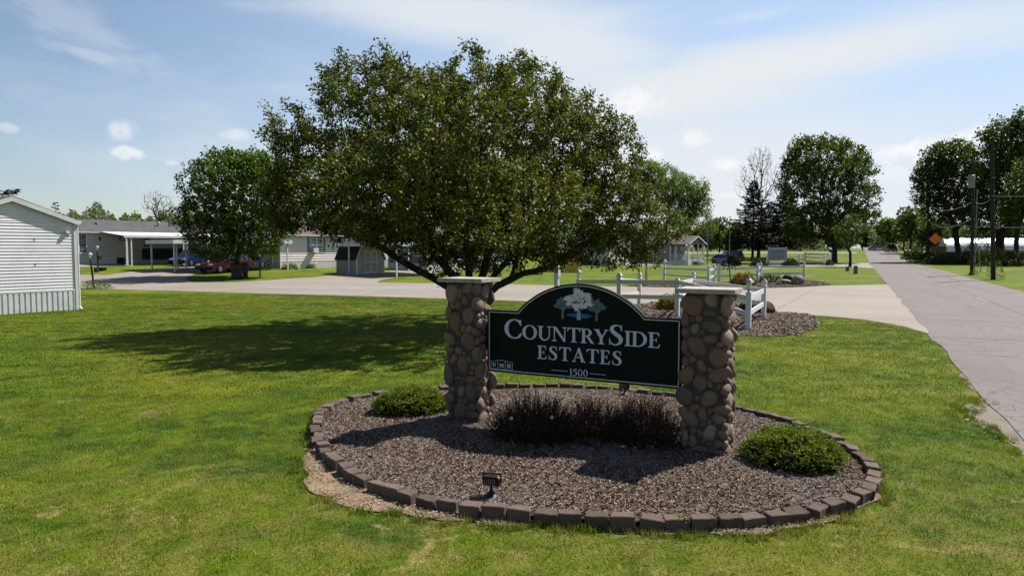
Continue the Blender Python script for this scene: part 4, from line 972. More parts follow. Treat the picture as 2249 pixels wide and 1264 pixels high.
def barberry(px, py, rx, ry, h_, label, seed, n=430):
    x, y, z = sub(px, py); r2 = random.Random(seed); rg = np.random.default_rng(seed)
    t_ = thing('barberry_shrub', label, 'shrub', (x, y, z - 0.02), 0, 'dark twiggy shrubs under the sign')
    mb = MB(); P3, D3 = [], []
    for i in range(n):
        a = r2.uniform(0, 2 * pi); u = r2.random() ** 0.55
        bx, by = cos(a) * u * rx * 0.45, sin(a) * u * ry * 0.45
        tx, ty = cos(a) * u * rx * r2.uniform(0.85, 1.1), sin(a) * u * ry * r2.uniform(0.85, 1.1)
        tz = h_ * (1 - 0.72 * u ** 2.0) * r2.uniform(0.66, 1.10) * (1 + 0.12 * sin(a * 3 + seed))
        p0, p1 = Vector((bx, by, 0)), Vector((tx, ty, tz)); pm = p0.lerp(p1, 0.55) + Vector((cos(a) * 0.04, sin(a) * 0.04, -0.01)) + Vector((r2.gauss(0, .012), r2.gauss(0, .012), 0))
        mb.tube([p0, pm, p1], [0.0035, 0.0026, 0.0014], 3, cap=False)
        for k in range(4):
            t = r2.uniform(0.35, 0.95); q0 = p0.lerp(pm, t / 0.55) if t < 0.55 else pm.lerp(p1, (t - 0.55) / 0.45)
            d = ((p1 - p0).normalized() + Vector((r2.gauss(0, .45), r2.gauss(0, .45), r2.gauss(0.1, .2)))).normalized() * r2.uniform(0.06, 0.16)
            mb.tube([q0, q0 + d], [0.002, 0.001], 3, cap=False)
            for j in range(3): P3.append(q0 + d * r2.random()); D3.append(Vector((r2.gauss(0, 1), r2.gauss(0, 1), r2.gauss(0.3, 1))).normalized())
    mb.build('twigs', BTWIG, t_)
    L = leaves(np.array([tuple(p) for p in P3]), np.array([tuple(p) for p in D3]), rg.uniform(0.010, 0.020, len(P3)), rg, wr=0.6, flat=0)
    obj('leaves', arr_mesh('leaves', L, 4, BARB), t_)
barberry(1168, 968, 0.56, 0.50, 0.56, 'dark twiggy shrub at the foot of the left pillar, under the sign', 1, 560)
barberry(1300, 966, 0.46, 0.46, 0.48, 'dark twiggy shrub under the middle of the sign, between its two neighbours', 2, 380)
barberry(1413, 974, 0.48, 0.46, 0.54, 'dark twiggy shrub beside the right pillar, under the sign', 3, 480)

def dandelion(px, py, Yd, zt, label):
    x, y, _ = D(px, Yd, py); z0 = float(BH(x, y)); t_ = thing('dandelion', label, 'flower', (x, y, z0), 0, 'white dandelion clocks among the shrubs')
    MB().tube([(0, 0, 0), (0.005, 0, (zt - z0) * 0.5), (0, 0, zt - z0)], 0.0014, 4).build('stem', BTWIG, t_)
    b_ = bmesh.new(); bmesh.ops.create_icosphere(b_, subdivisions=2, radius=0.020)
    m_ = bpy.data.meshes.new('seed_head'); b_.to_mesh(m_); b_.free(); m_.materials.append(PUFFM); obj('seed_head', m_, t_, (0, 0, zt - z0))
for px, py, Yd, lb in ((1123, 918, 7.35, 'white dandelion clock in front of the shrub by the left pillar'), (1212, 916, 7.3, 'white dandelion clock between the left and middle dark shrubs'), (1356, 891, 7.45, 'white dandelion clock between the middle and right dark shrubs')):
    zz = D(px, Yd, py)[2]; dandelion(px, py, Yd, zz, lb)

def floodlight(px, py, rz, label, sc_=1.0, tilt=0.35):
    x, y, z = sub(px, py)
    t_ = thing('floodlight', label, 'floodlight', (x, y, z), rz, 'small ground floodlights'); t_.scale = (sc_,) * 3
    MB().lathe([(0.062, 0.0), (0.066, 0.012), (0.050, 0.024), (0.022, 0.05), (0.017, 0.07)], n=20).build('base', BLACKM, t_, smooth=False)
    MB().tube([(0, 0, 0.065), (0, 0, 0.105)], 0.012, 10).build('stem', BLACKM, t_)
    M_ = Matrix.Translation((0, 0, 0.15)) @ Matrix.Rotation(tilt, 4, 'X')
    def tb(mb, name, m): mb.v = [tuple(M_ @ Vector(p)) for p in mb.v]; return mb.build(name, m, t_, bevel=0.003, fixn=True)
    hs = MB(); hs.slabxz([(-0.075, -0.045), (0.075, -0.045), (0.080, 0.04), (0.065, 0.052), (-0.065, 0.052), (-0.080, 0.04)], -0.02, 0.03); tb(hs, 'housing', BLACKM)
    for i in range(6):
        f = MB(); f.cbox((-0.055 + 0.018 * i, -0.026, 0.004), 0.005, 0.012, 0.06); f.v = [tuple(M_ @ Vector(p)) for p in f.v]; f.build('cooling_fin', GALV, t_)
    fr = MB(); fr.box(-0.088, 0.088, 0.030, 0.042, -0.052, 0.058); tb(fr, 'front_frame', BLACKM)
    gl = MB(); gl.box(-0.072, 0.072, 0.043, 0.046, -0.040, 0.046); gl.v = [tuple(M_ @ Vector(p)) for p in gl.v]; gl.build('glass', GLASS, t_)
floodlight(1079, 1082, radians(-12), 'black finned floodlight standing in the wood chips in front of the sign, facing it')
floodlight(1372, 862, radians(150), 'black floodlight behind the sign, seen under its lower edge', 0.9)
def weed(px, py, h_, n, label, bed=True, Yd=None, m=None, spread=0.6):
    x, y = G(px, py, 0.08 if bed else 0); z = float(BH(x, y)) if bed else th(x, y)
    r2 = np.random.default_rng(px); p = np.zeros((n, 3)); p[:, :2] = r2.normal(0, h_ * 0.16 * (1 if spread < 0.8 else 2), (n, 2)); p[:, 2] = r2.random(n) * h_ * 0.6
    d = unit(np.stack([r2.normal(0, spread, n), r2.normal(0, spread, n), np.full(n, 0.7)], 1))
    o = obj('weed', arr_mesh('weed', leaves(p, d, r2.uniform(0.4, 0.9, n) * h_, r2, wr=0.16, flat=0.3), 4, m or WEED), None, (x, y, z)); return tag(o, label, 'weed')
weed(1122, 998, 0.12, 40, 'pale green weed in front of the dark shrub by the left pillar', spread=0.8)
weed(1845, 1045, 0.08, 26, 'small green weed right of the low spruce, in the mulch', spread=0.9)
weed(1575, 1128, 0.09, 24, 'green weed growing at the front of the block edging, right of centre')
weed(1500, 1141, 0.10, 22, 'thin green weed at the foot of the front edging blocks')
weed(1290, 1132, 0.07, 22, 'small weed against the edging blocks in front of the sign middle')
# ------------------------------------------------------------------ trees
def grow(base, fork, tips, rng, step, wpath=0.35, up=0.25, limbs_=()):
    """branch skeleton: every tip is joined to the node that gives the shortest way home"""
    P_ = [np.array(base, float)]; par = [-1]; pl = [0.0]
    n0 = max(2, int(np.linalg.norm(np.array(fork) - base) / 0.4))
    for i in range(1, n0 + 1):
        q = base + (np.array(fork) - base) * i / n0 + rng.normal(0, 0.02, 3) * (1, 1, 0); P_.append(q); par.append(len(P_) - 2); pl.append(pl[-1] + np.linalg.norm(q - P_[-2]))
    root_n = n0
    cap = 4000 + len(tips) * 24; A = np.zeros((cap, 3)); A[:len(P_)] = P_; PL = np.zeros(cap); PL[:len(pl)] = pl; par = par + [0] * (cap - len(par)); N = len(P_)
    first = root_n
    for lb_ in limbs_:
        prev, pt = root_n, A[root_n]
        for q in lb_:
            q = np.array(q, float); m = max(1, int(np.linalg.norm(q - pt) / 0.3))
            for i in range(1, m + 1):
                A[N] = pt + (q - pt) * i / m + rng.normal(0, 0.015, 3); par[N] = prev; PL[N] = (PL[prev] + np.linalg.norm(A[N] - A[prev])) * 0.97; prev = N; N += 1
            pt = q
    order = np.argsort(np.linalg.norm(tips - np.array(fork), axis=1) + rng.normal(0, 0.15, len(tips)) * np.linalg.norm(tips - np.array(fork), axis=1).max() * 0.3)
    ends = []
    for k in order:
        t = tips[k]; d = np.linalg.norm(A[first:N] - t, axis=1)
        j = first + int(np.argmin(d + wpath * PL[first:N])); L = d[j - first]
        if L < step * 0.5: continue
        p0 = A[j]; pp = A[par[j]] if par[j] >= 0 else p0 - (0, 0, 1); dr = (p0 - pp) / (np.linalg.norm(p0 - pp) + 1e-9)
        c = p0 + (dr * 0.5 + np.array([0, 0, up])) * L * 0.42; m = max(1, int(round(L / step))); prev = j
        for i in range(1, m + 1):
            s_ = i / m; q = (1 - s_) ** 2 * p0 + 2 * s_ * (1 - s_) * c + s_ * s_ * t
            if i < m: q = q + rng.normal(0, step * 0.07, 3)
            if N >= cap: break
            A[N] = q; par[N] = prev; PL[N] = PL[prev] + np.linalg.norm(q - A[prev]); prev = N; N += 1
        ends.append(prev)
    par = np.array(par[:N]); A = A[:N]
    cnt = np.zeros(N); cnt[ends] = 1
    for i in range(N - 1, 0, -1): cnt[par[i]] += cnt[i]
    return A, par, np.maximum(cnt, 1)
def limbs(A, par, cnt, r0, rmin, pw=0.5, thin=3, lo=0.0):
    tot = cnt[0]; R = np.maximum(r0 * (cnt / tot) ** pw, rmin)
    base_z = A[0, 2]; R = R * (1 + 0.45 * np.exp(-(A[:, 2] - base_z) / 0.35) * (cnt / tot > 0.9))
    V, F, k0 = [], [], 0
    for sel, k in ((cnt >= thin * 6, 7), ((cnt < thin * 6), 3)):
        e = np.where(sel)[0]; e = e[(par[e] >= 0)]
        if len(e) == 0: continue
        a, b_ = A[par[e]], A[e]; d = unit(b_ - a); ref = np.where(np.abs(d[:, 2:3]) < 0.9, np.array([[0, 0, 1.0]]), np.array([[1.0, 0, 0]]))
        e1 = unit(np.cross(d, ref)); e2 = np.cross(d, e1); ra = np.minimum(R[par[e]], R[e] * 1.6 + rmin); rb = R[e]
        an = np.arange(k) * 2 * pi / k; cs, sn = np.cos(an), np.sin(an)
        off = e1[:, None] * cs[None, :, None] + e2[:, None] * sn[None, :, None]
        va = (a - d * ra[:, None] * 0.3)[:, None] + off * ra[:, None, None]; vb = b_[:, None] + off * rb[:, None, None]
        v = np.concatenate([va, vb], 1); n = len(e); idx = k0 + np.arange(n)[:, None] * 2 * k
        for j in range(k): F.append(np.stack([idx[:, 0] + j, idx[:, 0] + (j + 1) % k, idx[:, 0] + k + (j + 1) % k, idx[:, 0] + k + j], 1))
        V.append(v.reshape(-1, 3)); k0 += n * 2 * k
    V = np.concatenate(V); F = np.concatenate(F); return V, F
def np_mesh(name, V, F, m, smooth=True):
    k = F.shape[1]; me = bpy.data.meshes.new(name); me.vertices.add(len(V)); me.vertices.foreach_set('co', V.astype(np.float32).reshape(-1))
    me.loops.add(F.size); me.loops.foreach_set('vertex_index', F.astype(np.int32).reshape(-1)); me.polygons.add(len(F))
    me.polygons.foreach_set('loop_start', np.arange(0, F.size, k, dtype=np.int32)); me.polygons.foreach_set('loop_total', np.full(len(F), k, dtype=np.int32))
    me.update(calc_edges=True); me.materials.append(m)
    if smooth: me.polygons.foreach_set('use_smooth', [True] * len(F))
    return me
def tree(name, label, basexy, fork_z, lobes, ntips, lm, leaf, seed, perleaf=10, step=0.3, r0=0.25, rmin=0.008, spread=0.12, shell=0.5, bark=None, group=None, wpath=0.35, up=0.25, flat=0.5, wr=0.45,
         droop=0.1, leafcnt=3, cat='tree', forkxy=(0, 0), inner=1.0, shoots=0, limbs_=(), sup=0.5, shl=1.0):
    """lobes: (cx, cy, cz, rx, ry, rz) in metres relative to the foot of the tree"""
    rg = np.random.default_rng(seed); x0, y0 = basexy; z0 = th(x0, y0)
    t_ = thing(name, label, cat, (x0, y0, z0 - 0.05), 0, group)
    vol = np.array([l[3] * l[4] * l[5] for l in lobes]) ** 0.62; pick = rg.choice(len(lobes), ntips, p=vol / vol.sum()); Lb = np.array(lobes)[pick]
    d = unit(rg.normal(size=(ntips, 3))); r = np.where(rg.random(ntips) < shell, rg.uniform(0.82, 1.06, ntips), rg.random(ntips) ** (1 / 2.2) * inner)
    tips = Lb[:, :3] + d * r[:, None] * Lb[:, 3:6]
    if shoots:
        pick = rg.choice(len(lobes), shoots, p=vol / vol.sum()); Lb = np.array(lobes)[pick]
        d = unit(rg.normal(size=(shoots, 3)) + np.array([0, 0, sup])); d[:, 2] = np.abs(d[:, 2]) * 0.9 + 0.02
        sh = Lb[:, :3] + d * rg.uniform(1.0, 1.12, shoots)[:, None] * Lb[:, 3:6] + unit(d + np.array([0, 0, sup])) * (shl * rg.uniform(0.12, 0.5, shoots) * np.mean([l[5] for l in lobes]))[:, None]
        tips = np.concatenate([tips, sh])
    tips = tips[tips[:, 2] > fork_z * 0.55]
    A, par, cnt = grow(np.array([0, 0, 0.0]), np.array([forkxy[0], forkxy[1], fork_z]), tips, rg, step, wpath, up, limbs_)
    V, F = limbs(A, par, cnt, r0, rmin)
    obj('trunk_and_branches', np_mesh('trunk_and_branches', V, F, bark or BARK), t_)
    if lm is None: return t_
    e = np.where((cnt <= leafcnt) & (par >= 0) & (A[:, 2] > fork_z * 0.6))[0]
    e = np.repeat(e, perleaf); n = len(e); dr = unit(A[e] - A[par[e]])
    t = rg.random(n)[:, None]; pos = A[par[e]] * (1 - t) + A[e] * t + np.clip(rg.normal(0, spread, (n, 3)), -2 * spread, 2 * spread)
    dd = unit(dr * 0.7 + rg.normal(0, 0.55, (n, 3)))
    L = leaves(pos, dd, leaf * rg.uniform(0.65, 1.3, n), rg, wr=wr, flat=flat, droop=droop)
    obj('crown', arr_mesh('crown', L, 4, lm), t_)
    return t_
def lob(base, Yd, specs, dy=0.85):
    """lobes given by where they stand in the photograph: (px, py, half width px, half height px[, depth offset m, depth factor])"""
    bx, by = base; bz = th(bx, by) - 0.05; out = []; k = Yd / FOC
    for s_ in specs:
        px, py, rx, rz = s_[:4]; off = s_[4] if len(s_) > 4 else 0.0; df = s_[5] if len(s_) > 5 else dy
        x, y, z = D(px, Yd + off, py); kk = (Yd + off) / FOC
        out.append((x - bx, y - by, z - bz, rx * kk, rx * kk * df, rz * kk))
    return out

# the crabapple behind the sign
T0 = D(1035, 20.0)
def rel(base, Yd, pts): bz = th(*base) - 0.05; return [tuple(np.array(D(px, Yd + dy_, py)) - (base[0], base[1], bz)) for px, py, dy_ in pts]
LIMBS0 = [rel(T0, 20, q) for q in ([(990, 632, 0), (930, 600, 0.1), (870, 562, 0.2), (800, 525, 0.4), (720, 480, 0.6)], [(1000, 610, -.1), (955, 560, -.4), (935, 500, -.8), (900, 420, -1.2)], [(1030, 600, .3), (1025, 540, .8), (1000, 450, 1.6), (990, 350, 2.2)],
                                  [(1060, 600, -.2), (1075, 540, -.5), (1110, 450, -1.0), (1120, 350, -1.4)], [(1095, 625, 0), (1150, 600, 0), (1215, 585, 0.1), (1255, 550, 0.2), (1330, 510, 0.4), (1410, 480, 0.5)], [(1080, 610, .3), (1140, 540, 1.0), (1200, 450, 1.8), (1250, 380, 2.2)])]
L0 = lob(T0, 20.0, [(845, 325, 215, 190), (1055, 310, 270, 165), (1240, 400, 165, 165), (760, 420, 165, 115), (1010, 455, 320, 100, 0, 1.0), (1370, 490, 90, 70), (670, 350, 75, 75),
                    (850, 182, 42, 56, 0, 1), (735, 205, 45, 52, 0, 1), (1090, 180, 62, 38, 0, 1), (1210, 240, 50, 42, 0, 1), (960, 200, 60, 45, 0, 1), (1300, 315, 55, 55, 0, 1), (640, 455, 60, 50), (1455, 500, 55, 34, 0, 1), (1505, 500, 28, 24, 0, 1), (1430, 560, 22, 40, 0, 1), (1180, 500, 190, 62), (600, 300, 30, 40, 0, 1), (1350, 420, 55, 70, 0, 1), (1340, 300, 35, 35, 0, 1), (1400, 340, 22, 24, 0, 1), (1400, 450, 45, 35, 0, 1), (940, 560, 62, 28, 0, 1), (1040, 562, 62, 30, 0, 1), (1135, 572, 52, 26, 0, 1), (1225, 560, 60, 24, 0, 1), (1390, 540, 36, 40, 0, 1), (625, 475, 50, 45, 0, 1), (715, 465, 110, 36, 0, 1), (850, 505, 80, 32, 0, 1), (1150, 548, 60, 30, 0, 1), (1250, 540, 80, 30, 0, 1), (1340, 550, 50, 40, 0, 1), (600, 400, 35, 60, 0, 1),
                    (1400, 545, 30, 42, 0, 1), (1300, 350, 70, 80), (980, 560, 60, 50), (1000, 330, 180, 140, -3.4, 0.9), (1100, 340, 200, 140, 3.2, 0.9), (850, 430, 185, 100, -4.4, 0.7), (1060, 450, 200, 95, -4.4, 0.7)])
tree('crabapple_tree', 'broad spreading crabapple tree with bronze-tinged leaves behind the left stone pillar, the largest tree', T0, 0.55, L0, 4300, CRABL, 0.105, 4, perleaf=38, step=0.24, r0=0.27, rmin=0.007, spread=0.085, shell=0.50, shoots=520, limbs_=LIMBS0,
     wpath=0.22, up=0.16, flat=0.35, wr=0.5, droop=0.15, leafcnt=4)
shoots = []
# maple behind it on the left
T1 = G(523, 606)
L1 = lob(T1, 48, [(520, 430, 105, 90), (455, 480, 62, 55), (560, 500, 85, 60), (500, 380, 55, 45), (590, 420, 60, 80), (420, 500, 30, 30), (545, 365, 40, 30), (480, 545, 60, 30), (585, 535, 35, 25)])
tree('maple_tree', 'dense green maple by the driveway with the dark red car', T1, 1.5, L1, 1500, MAPL, 0.22, 9, perleaf=24, step=0.42, r0=0.20, rmin=0.012, spread=0.15, shell=0.55, shoots=260, shl=0.6, wpath=0.25, up=0.25, flat=0.8, wr=0.6)
# far left trees
tree('bare_tree', 'bare grey tree standing above the roof of the long grey-roofed home', D(352, 118), 5.0, lob(D(352, 118), 118, [(348, 450, 33, 32), (335, 440, 20, 20), (362, 462, 25, 20)]), 330, None, 0, 12, step=0.6, r0=0.26, rmin=0.028, bark=BARKL, wpath=0.3, shell=0.6)
# spruces beyond the left home, and beyond the street
def spruce(label, basexy, h_, rbase, seed, nb=90, z1=0.6, group=None, name='spruce_tree', nl=150, low=0.06, dens=1.0, gap=None):
    x0, y0 = basexy; z0 = th(x0, y0); rg = np.random.default_rng(seed)
    t_ = thing(name, label, 'tree', (x0, y0, z0 - 0.05), 0, group)
    mb = MB(); mb.tube([(0, 0, 0), (0.05, 0, h_ * 0.5), (0, 0, h_ * 0.98)], [h_ * 0.018, h_ * 0.011, 0.01], 8)
    Pn, Dn = [], []
    for i in range(nb):
        f = (i + rg.random()) / nb; f = f ** 1.15; z = z1 + (h_ - z1) * f; L = rbase * (1 - f) ** 0.82 * rg.uniform(0.72, 1.16) + 0.12
        a = i * 2.399 + rg.normal(0, 0.3); dr = np.array([cos(a), sin(a), 0])
        dro = 0.28 * (1 - f) + 0.02
        N = 9; s_ = np.linspace(0, 1, N); pts = dr[None] * (s_ * L)[:, None]; pts[:, 2] = z + 0.10 * L * s_ - dro * L * s_ ** 1.6 + 0.12 * L * s_ ** 4
        mb.tube([tuple(p) for p in pts[[0, 3, 6, 8]]], [0.012 + 0.010 * L, 0.01 + 0.005 * L, 0.008, 0.004], 3, cap=False)
        m = int(nl * dens * (0.25 + L / rbase)); t = rg.random(m) ** 0.75
        b_ = np.stack([np.interp(t, s_, pts[:, k]) for k in range(3)], 1); sd = np.array([-sin(a), cos(a), 0]); wid = 0.34 * L * (1 - t * 0.75) * np.abs(1)
        q = rg.uniform(-1, 1, m); b_ = b_ + sd[None] * (q * wid)[:, None]; b_[:, 2] -= np.abs(q) * wid * 0.25 + rg.random(m) * 0.10 * (1 + L * 0.25)
        dd = unit(dr[None] * 0.75 + sd[None] * (np.sign(q) * 0.6)[:, None] + rg.normal(0, 0.25, (m, 3)) + np.array([0, 0, -0.05]))
        Pn.append(b_); Dn.append(dd)
    mb.build('trunk_and_branches', BARK, t_)
    Pn, Dn = np.concatenate(Pn), np.concatenate(Dn); n = len(Pn)
    Lf = leaves(Pn, Dn, h_ * 0.018 * rg.uniform(0.8, 1.7, n) + 0.06, rg, wr=0.30, flat=0.5)
    obj('crown', arr_mesh('crown', Lf, 4, SPRN), t_)
    return t_
spruce('dark spruce whose tips show over the white home at the left edge', D(-84, 31), 7.9, 3.7, 31, nb=80, z1=0.8, nl=220)
spruce('small dark evergreen tip just right of the white home roof', D(126, 85), 7.2, 1.5, 32, nb=46, nl=60)
spruce('dark spruce with the bare tree rising behind it', D(1653, 118), 13.6, 4.9, 33, nb=120, nl=190, z1=2.3, group='dark spruces across the street')
spruce('dark spruce touching the left side of the big round maple', D(1724, 122), 13.6, 4.9, 34, nb=120, nl=190, z1=2.3, group='dark spruces across the street')
spruce('low dark spruce in front of the trunk gap between the other two', D(1690, 128), 10.5, 4.2, 37, nb=90, nl=170, z1=2.2, group='dark spruces across the street')
spruce('tall narrow dark spruce at the road end, left side', D(1938, 215), 9.0, 3.0, 35, nb=60, nl=60)
T2 = D(1666, 126)
tree('bare_tree', 'leafless grey tree rising behind the dark spruces', T2, 5.5, lob(T2, 126, [(1665, 385, 42, 62), (1640, 400, 25, 45), (1700, 410, 35, 45), (1670, 350, 28, 32), (1715, 440, 30, 40)]), 900, None, 0, 14, step=0.9, r0=0.30, rmin=0.022, bark=BARKL, wpath=0.55, up=0.5, shell=0.6)
T3 = D(1833, 106)
L3 = lob(T3, 106, [(1815, 408, 96, 96), (1800, 345, 58, 42), (1855, 365, 50, 46), (1870, 450, 55, 60), (1770, 420, 58, 62), (1880, 390, 38, 45), (1760, 350, 36, 36), (1820, 490, 95, 40), (1740, 370, 22, 18), (1790, 505, 70, 30), (1890, 480, 34, 26)])
tree('maple_tree', 'tall round maple with upswept branches beside the road, right of the spruces', T3, 3.2, L3, 1900, ASHL, 0.42, 15, perleaf=19, step=0.8, r0=0.42, rmin=0.035, spread=0.24, shell=0.5, shoots=420, sup=1.0, shl=0.4, wpath=0.22, up=0.55, flat=0.4, wr=0.5, droop=-0.25)
T4 = D(1868, 84)
tree('young_tree', 'small young tree with a thin trunk in front of the big round maple', T4, 1.6, lob(T4, 84, [(1866, 520, 26, 22), (1885, 500, 20, 14), (1850, 505, 18, 16), (1872, 480, 18, 12)]), 240, MAPL, 0.22, 16, perleaf=14, step=0.4, r0=0.16, rmin=0.012, spread=0.15, wpath=0.3, up=0.3)
T5 = D(2109, 110)
L5 = lob(T5, 110, [(2085, 362, 48, 44), (2060, 400, 48, 45), (2110, 410, 50, 62), (2098, 335, 28, 24), (2040, 430, 28, 26), (2120, 460, 42, 40), (2045, 360, 25, 30), (2030, 400, 16, 30), (2070, 470, 40, 30)])
tree('shade_tree', 'large open-crowned tree leaning over the greenhouse, left of the nearest utility poles', T5, 5.2, L5, 1350, ASHL, 0.46, 17, perleaf=17, step=0.8, r0=0.42, rmin=0.04, spread=0.28, shell=0.55, shoots=260, shl=0.6, wpath=0.25, up=0.2, flat=0.5, wr=0.5, droop=-0.1, forkxy=(-0.9, 0))
T6 = D(2196, 104)
L6 = lob(T6, 104, [(2200, 370, 62, 90), (2230, 320, 45, 55), (2190, 310, 30, 32), (2240, 420, 40, 90), (2160, 420, 28, 50), (2180, 470, 62, 40), (2235, 275, 24, 22), (2290, 360, 60, 100)])
tree('shade_tree', 'tall dense tree with several thick trunks at the right edge, behind the utility pole', T6, 4.0, L6, 1700, ASHL, 0.46, 18, perleaf=19, step=0.8, r0=0.60, rmin=0.04, spread=0.28, shell=0.5, shoots=260, shl=0.6, wpath=0.20, up=0.5, flat=0.5, wr=0.5)
T7 = D(2232, 92)
tree('shade_tree', 'straight single trunk at the far right edge, leafy above', T7, 4.5, lob(T7, 92, [(2240, 440, 34, 30), (2262, 400, 45, 55), (2225, 460, 30, 20)]), 420, ASHL, 0.42, 19, perleaf=16, step=0.7, r0=0.30, rmin=0.035, spread=0.24, wpath=0.25, up=0.4)
T8 = D(2025, 150)
tree('bare_tree', 'thin half-leafless tree left of the open-crowned tree, over the far utility pole', T8, 5, lob(T8, 150, [(2025, 445, 28, 25), (2010, 425, 20, 18), (2045, 460, 25, 20)]), 380, WILL, 0.20, 20, perleaf=1, step=0.8, r0=0.2, rmin=0.035, bark=BARKL, wpath=0.3)
T9 = D(1460, 120)
L9 = lob(T9, 120, [(1450, 405, 60, 48), (1420, 385, 38, 38), (1490, 430, 48, 44), (1520, 415, 34, 30), (1538, 440, 24, 24), (1395, 420, 40, 50), (1500, 465, 40, 28)])
tree('willow_tree', 'soft pale green tree showing over the right shoulder of the crabapple', T9, 5, L9, 1500, WILL, 0.42, 21, perleaf=24, step=0.8, r0=0.35, rmin=0.03, spread=0.35, shell=0.5, wpath=0.3, up=0.1, wr=0.4, droop=0.9)
T10 = D(1554, 130)
tree('young_tree', 'slender pale green tree beyond the porch of the small grey home', T10, 4, lob(T10, 130, [(1550, 470, 14, 12), (1556, 500, 18, 25)]), 260, WILL, 0.32, 22, perleaf=14, step=0.7, r0=0.15, rmin=0.03, spread=0.25, wpath=0.3)
T11 = D(1490, 105)
# trees at the end of the road and behind the bins
def farbush(name, label, px, Yd, w_, h_, m, seed, n=2600, leaf=0.35, cat='tree', z0=0.0, group=None, trunk=True, dz=0.0):
    x, y = D(px, Yd); rg = np.random.default_rng(seed); z = th(x, y)
    t_ = thing(name, label, cat, (x, y, z), 0, group)
    nb = 14; c = unit(rg.normal(size=(nb, 3))) * rg.uniform(0.25, 0.62, (nb, 1)); c[:, 2] *= 0.9
    pk = rg.integers(0, nb, n); d = unit(rg.normal(size=(n, 3))); r = rg.uniform(0.28, 0.42, nb)[pk] * rg.uniform(0.75, 1.05, n)
    p = c[pk] + d * r[:, None]; p = p / 0.98
    P3 = np.stack([p[:, 0] * w_ / 2, p[:, 1] * w_ / 2, z0 + (h_ - z0) * (0.5 + p[:, 2] * 0.5)], 1)
    P3[:, 2] = np.maximum(P3[:, 2], 0.05)
    L = leaves(P3, unit(d + rg.normal(0, 0.5, (n, 3))), leaf * rg.uniform(0.7, 1.4, n), rg, wr=0.6, flat=0.4, droop=0.1)
    obj('crown' if trunk else 'foliage', arr_mesh('foliage', L, 4, m), t_)
    if trunk:
        mb = MB(); mb.tube([(0, 0, -0.1), (0, 0, h_ * 0.55)], [h_ * 0.022, h_ * 0.012], 7)
        for k in range(5):
            a = k * 1.3; mb.tube([(0, 0, h_ * (0.2 + 0.06 * k)), (cos(a) * w_ * 0.28, sin(a) * w_ * 0.28, h_ * (0.5 + 0.06 * k))], [h_ * 0.010, h_ * 0.004], 5)
        mb.build('trunk', BARK, t_)
    return t_
ends_ = [(1960, 175, 60, 64, 'broad dark tree behind the parked pickup truck'), (2000, 150, 72, 92, 'dark bushy tree just left of the far utility pole'), (1985, 190, 50, 74, 'tree between the pickup and the bins'), (1925, 260, 30, 46, 'small far tree at the left of the road end'),
         (1908, 330, 34, 36, 'hazy green tree left of where the road vanishes'), (1942, 230, 34, 58, 'dark upright tree at the road end behind the white van'), (2040, 125, 70, 76, 'dark bushy tree directly behind the orange road sign'), (2150, 150, 90, 60, 'dark trees behind the near utility poles, over the greenhouse'),
         (2075, 140, 60, 60, 'bushy tree behind the leaning trunk by the greenhouse'), (2235, 140, 80, 56, 'dark bushy tree behind the right edge greenhouse')]
for i, (px, Yd, wpx, hpx, lb) in enumerate(ends_):
    farbush('broadleaf_tree', lb, px, Yd, wpx * 1.15 * Yd / FOC, (hpx + 2) * Yd / FOC + 2.0, ASHL if i % 2 else MAPL, 60 + i, n=3200, leaf=0.0034 * Yd, z0=0.5 * Yd / 100, group='trees lining the far road')
mids = [(1580, 140, 60, 66, 'green tree behind the porch end of the small grey home'), (1610, 125, 50, 62, 'dark green tree left of the spruces'), (1560, 165, 44, 44, 'lighter green tree right of the small grey home roof'), (1530, 180, 40, 40, 'green tree top above the porch roof'),
        (1760, 190, 70, 34, 'low green trees seen under the round maple'), (1845, 210, 60, 30, 'low green tree right of the round maple trunk'), (1895, 240, 40, 42, 'green tree filling the gap between the round maple and the road')]
for i, (px, Yd, wpx, hpx, lb) in enumerate(mids):
    farbush('broadleaf_tree', lb, px, Yd, wpx * 1.2 * Yd / FOC, hpx * Yd / FOC + 2.0, MAPL if i % 2 else WOODL, 80 + i, n=2600, leaf=0.0034 * Yd, z0=0.3, group='trees across the street')
# the far wood along the horizon: one mass
rg = np.random.default_rng(77); n = 130000
pxw = rg.uniform(-500, 2650, n); Yd = rg.uniform(215, 300, n)
hw = np.interp(pxw, [-500, 60, 180, 210, 240, 300, 360, 400, 800, 1500, 1900, 1915, 2650], [7, 7.5, 13.5, 17.0, 13.0, 11.8, 12.2, 12.5, 12, 10, 8, 7, 9]) + 1.3 * np.sin(pxw * 0.09) + 0.9 * np.sin(pxw * 0.23 + 1)
gap = (pxw > 1862) & (pxw < 1906); Yd[gap] = rg.uniform(700, 760, gap.sum()); hw[gap] = rg.uniform(5.5, 7.5, gap.sum())
xw = (pxw - W0 / 2) / FOC * Yd; f = np.where(rg.random(n) < 0.5, rg.random(n), rg.random(n) ** 0.4)
pp = np.stack([xw, Yd, TH(xw, Yd) + hw * f * rg.uniform(0.86, 1.0, n) * (Yd / 250)], 1)
L = leaves(pp, unit(rg.normal(size=(n, 3))), rg.uniform(0.5, 1.1, n), rg, wr=0.7, flat=0.3)
obj('far_wood', arr_mesh('far_wood', L, 4, WOODL), None, kind='stuff')

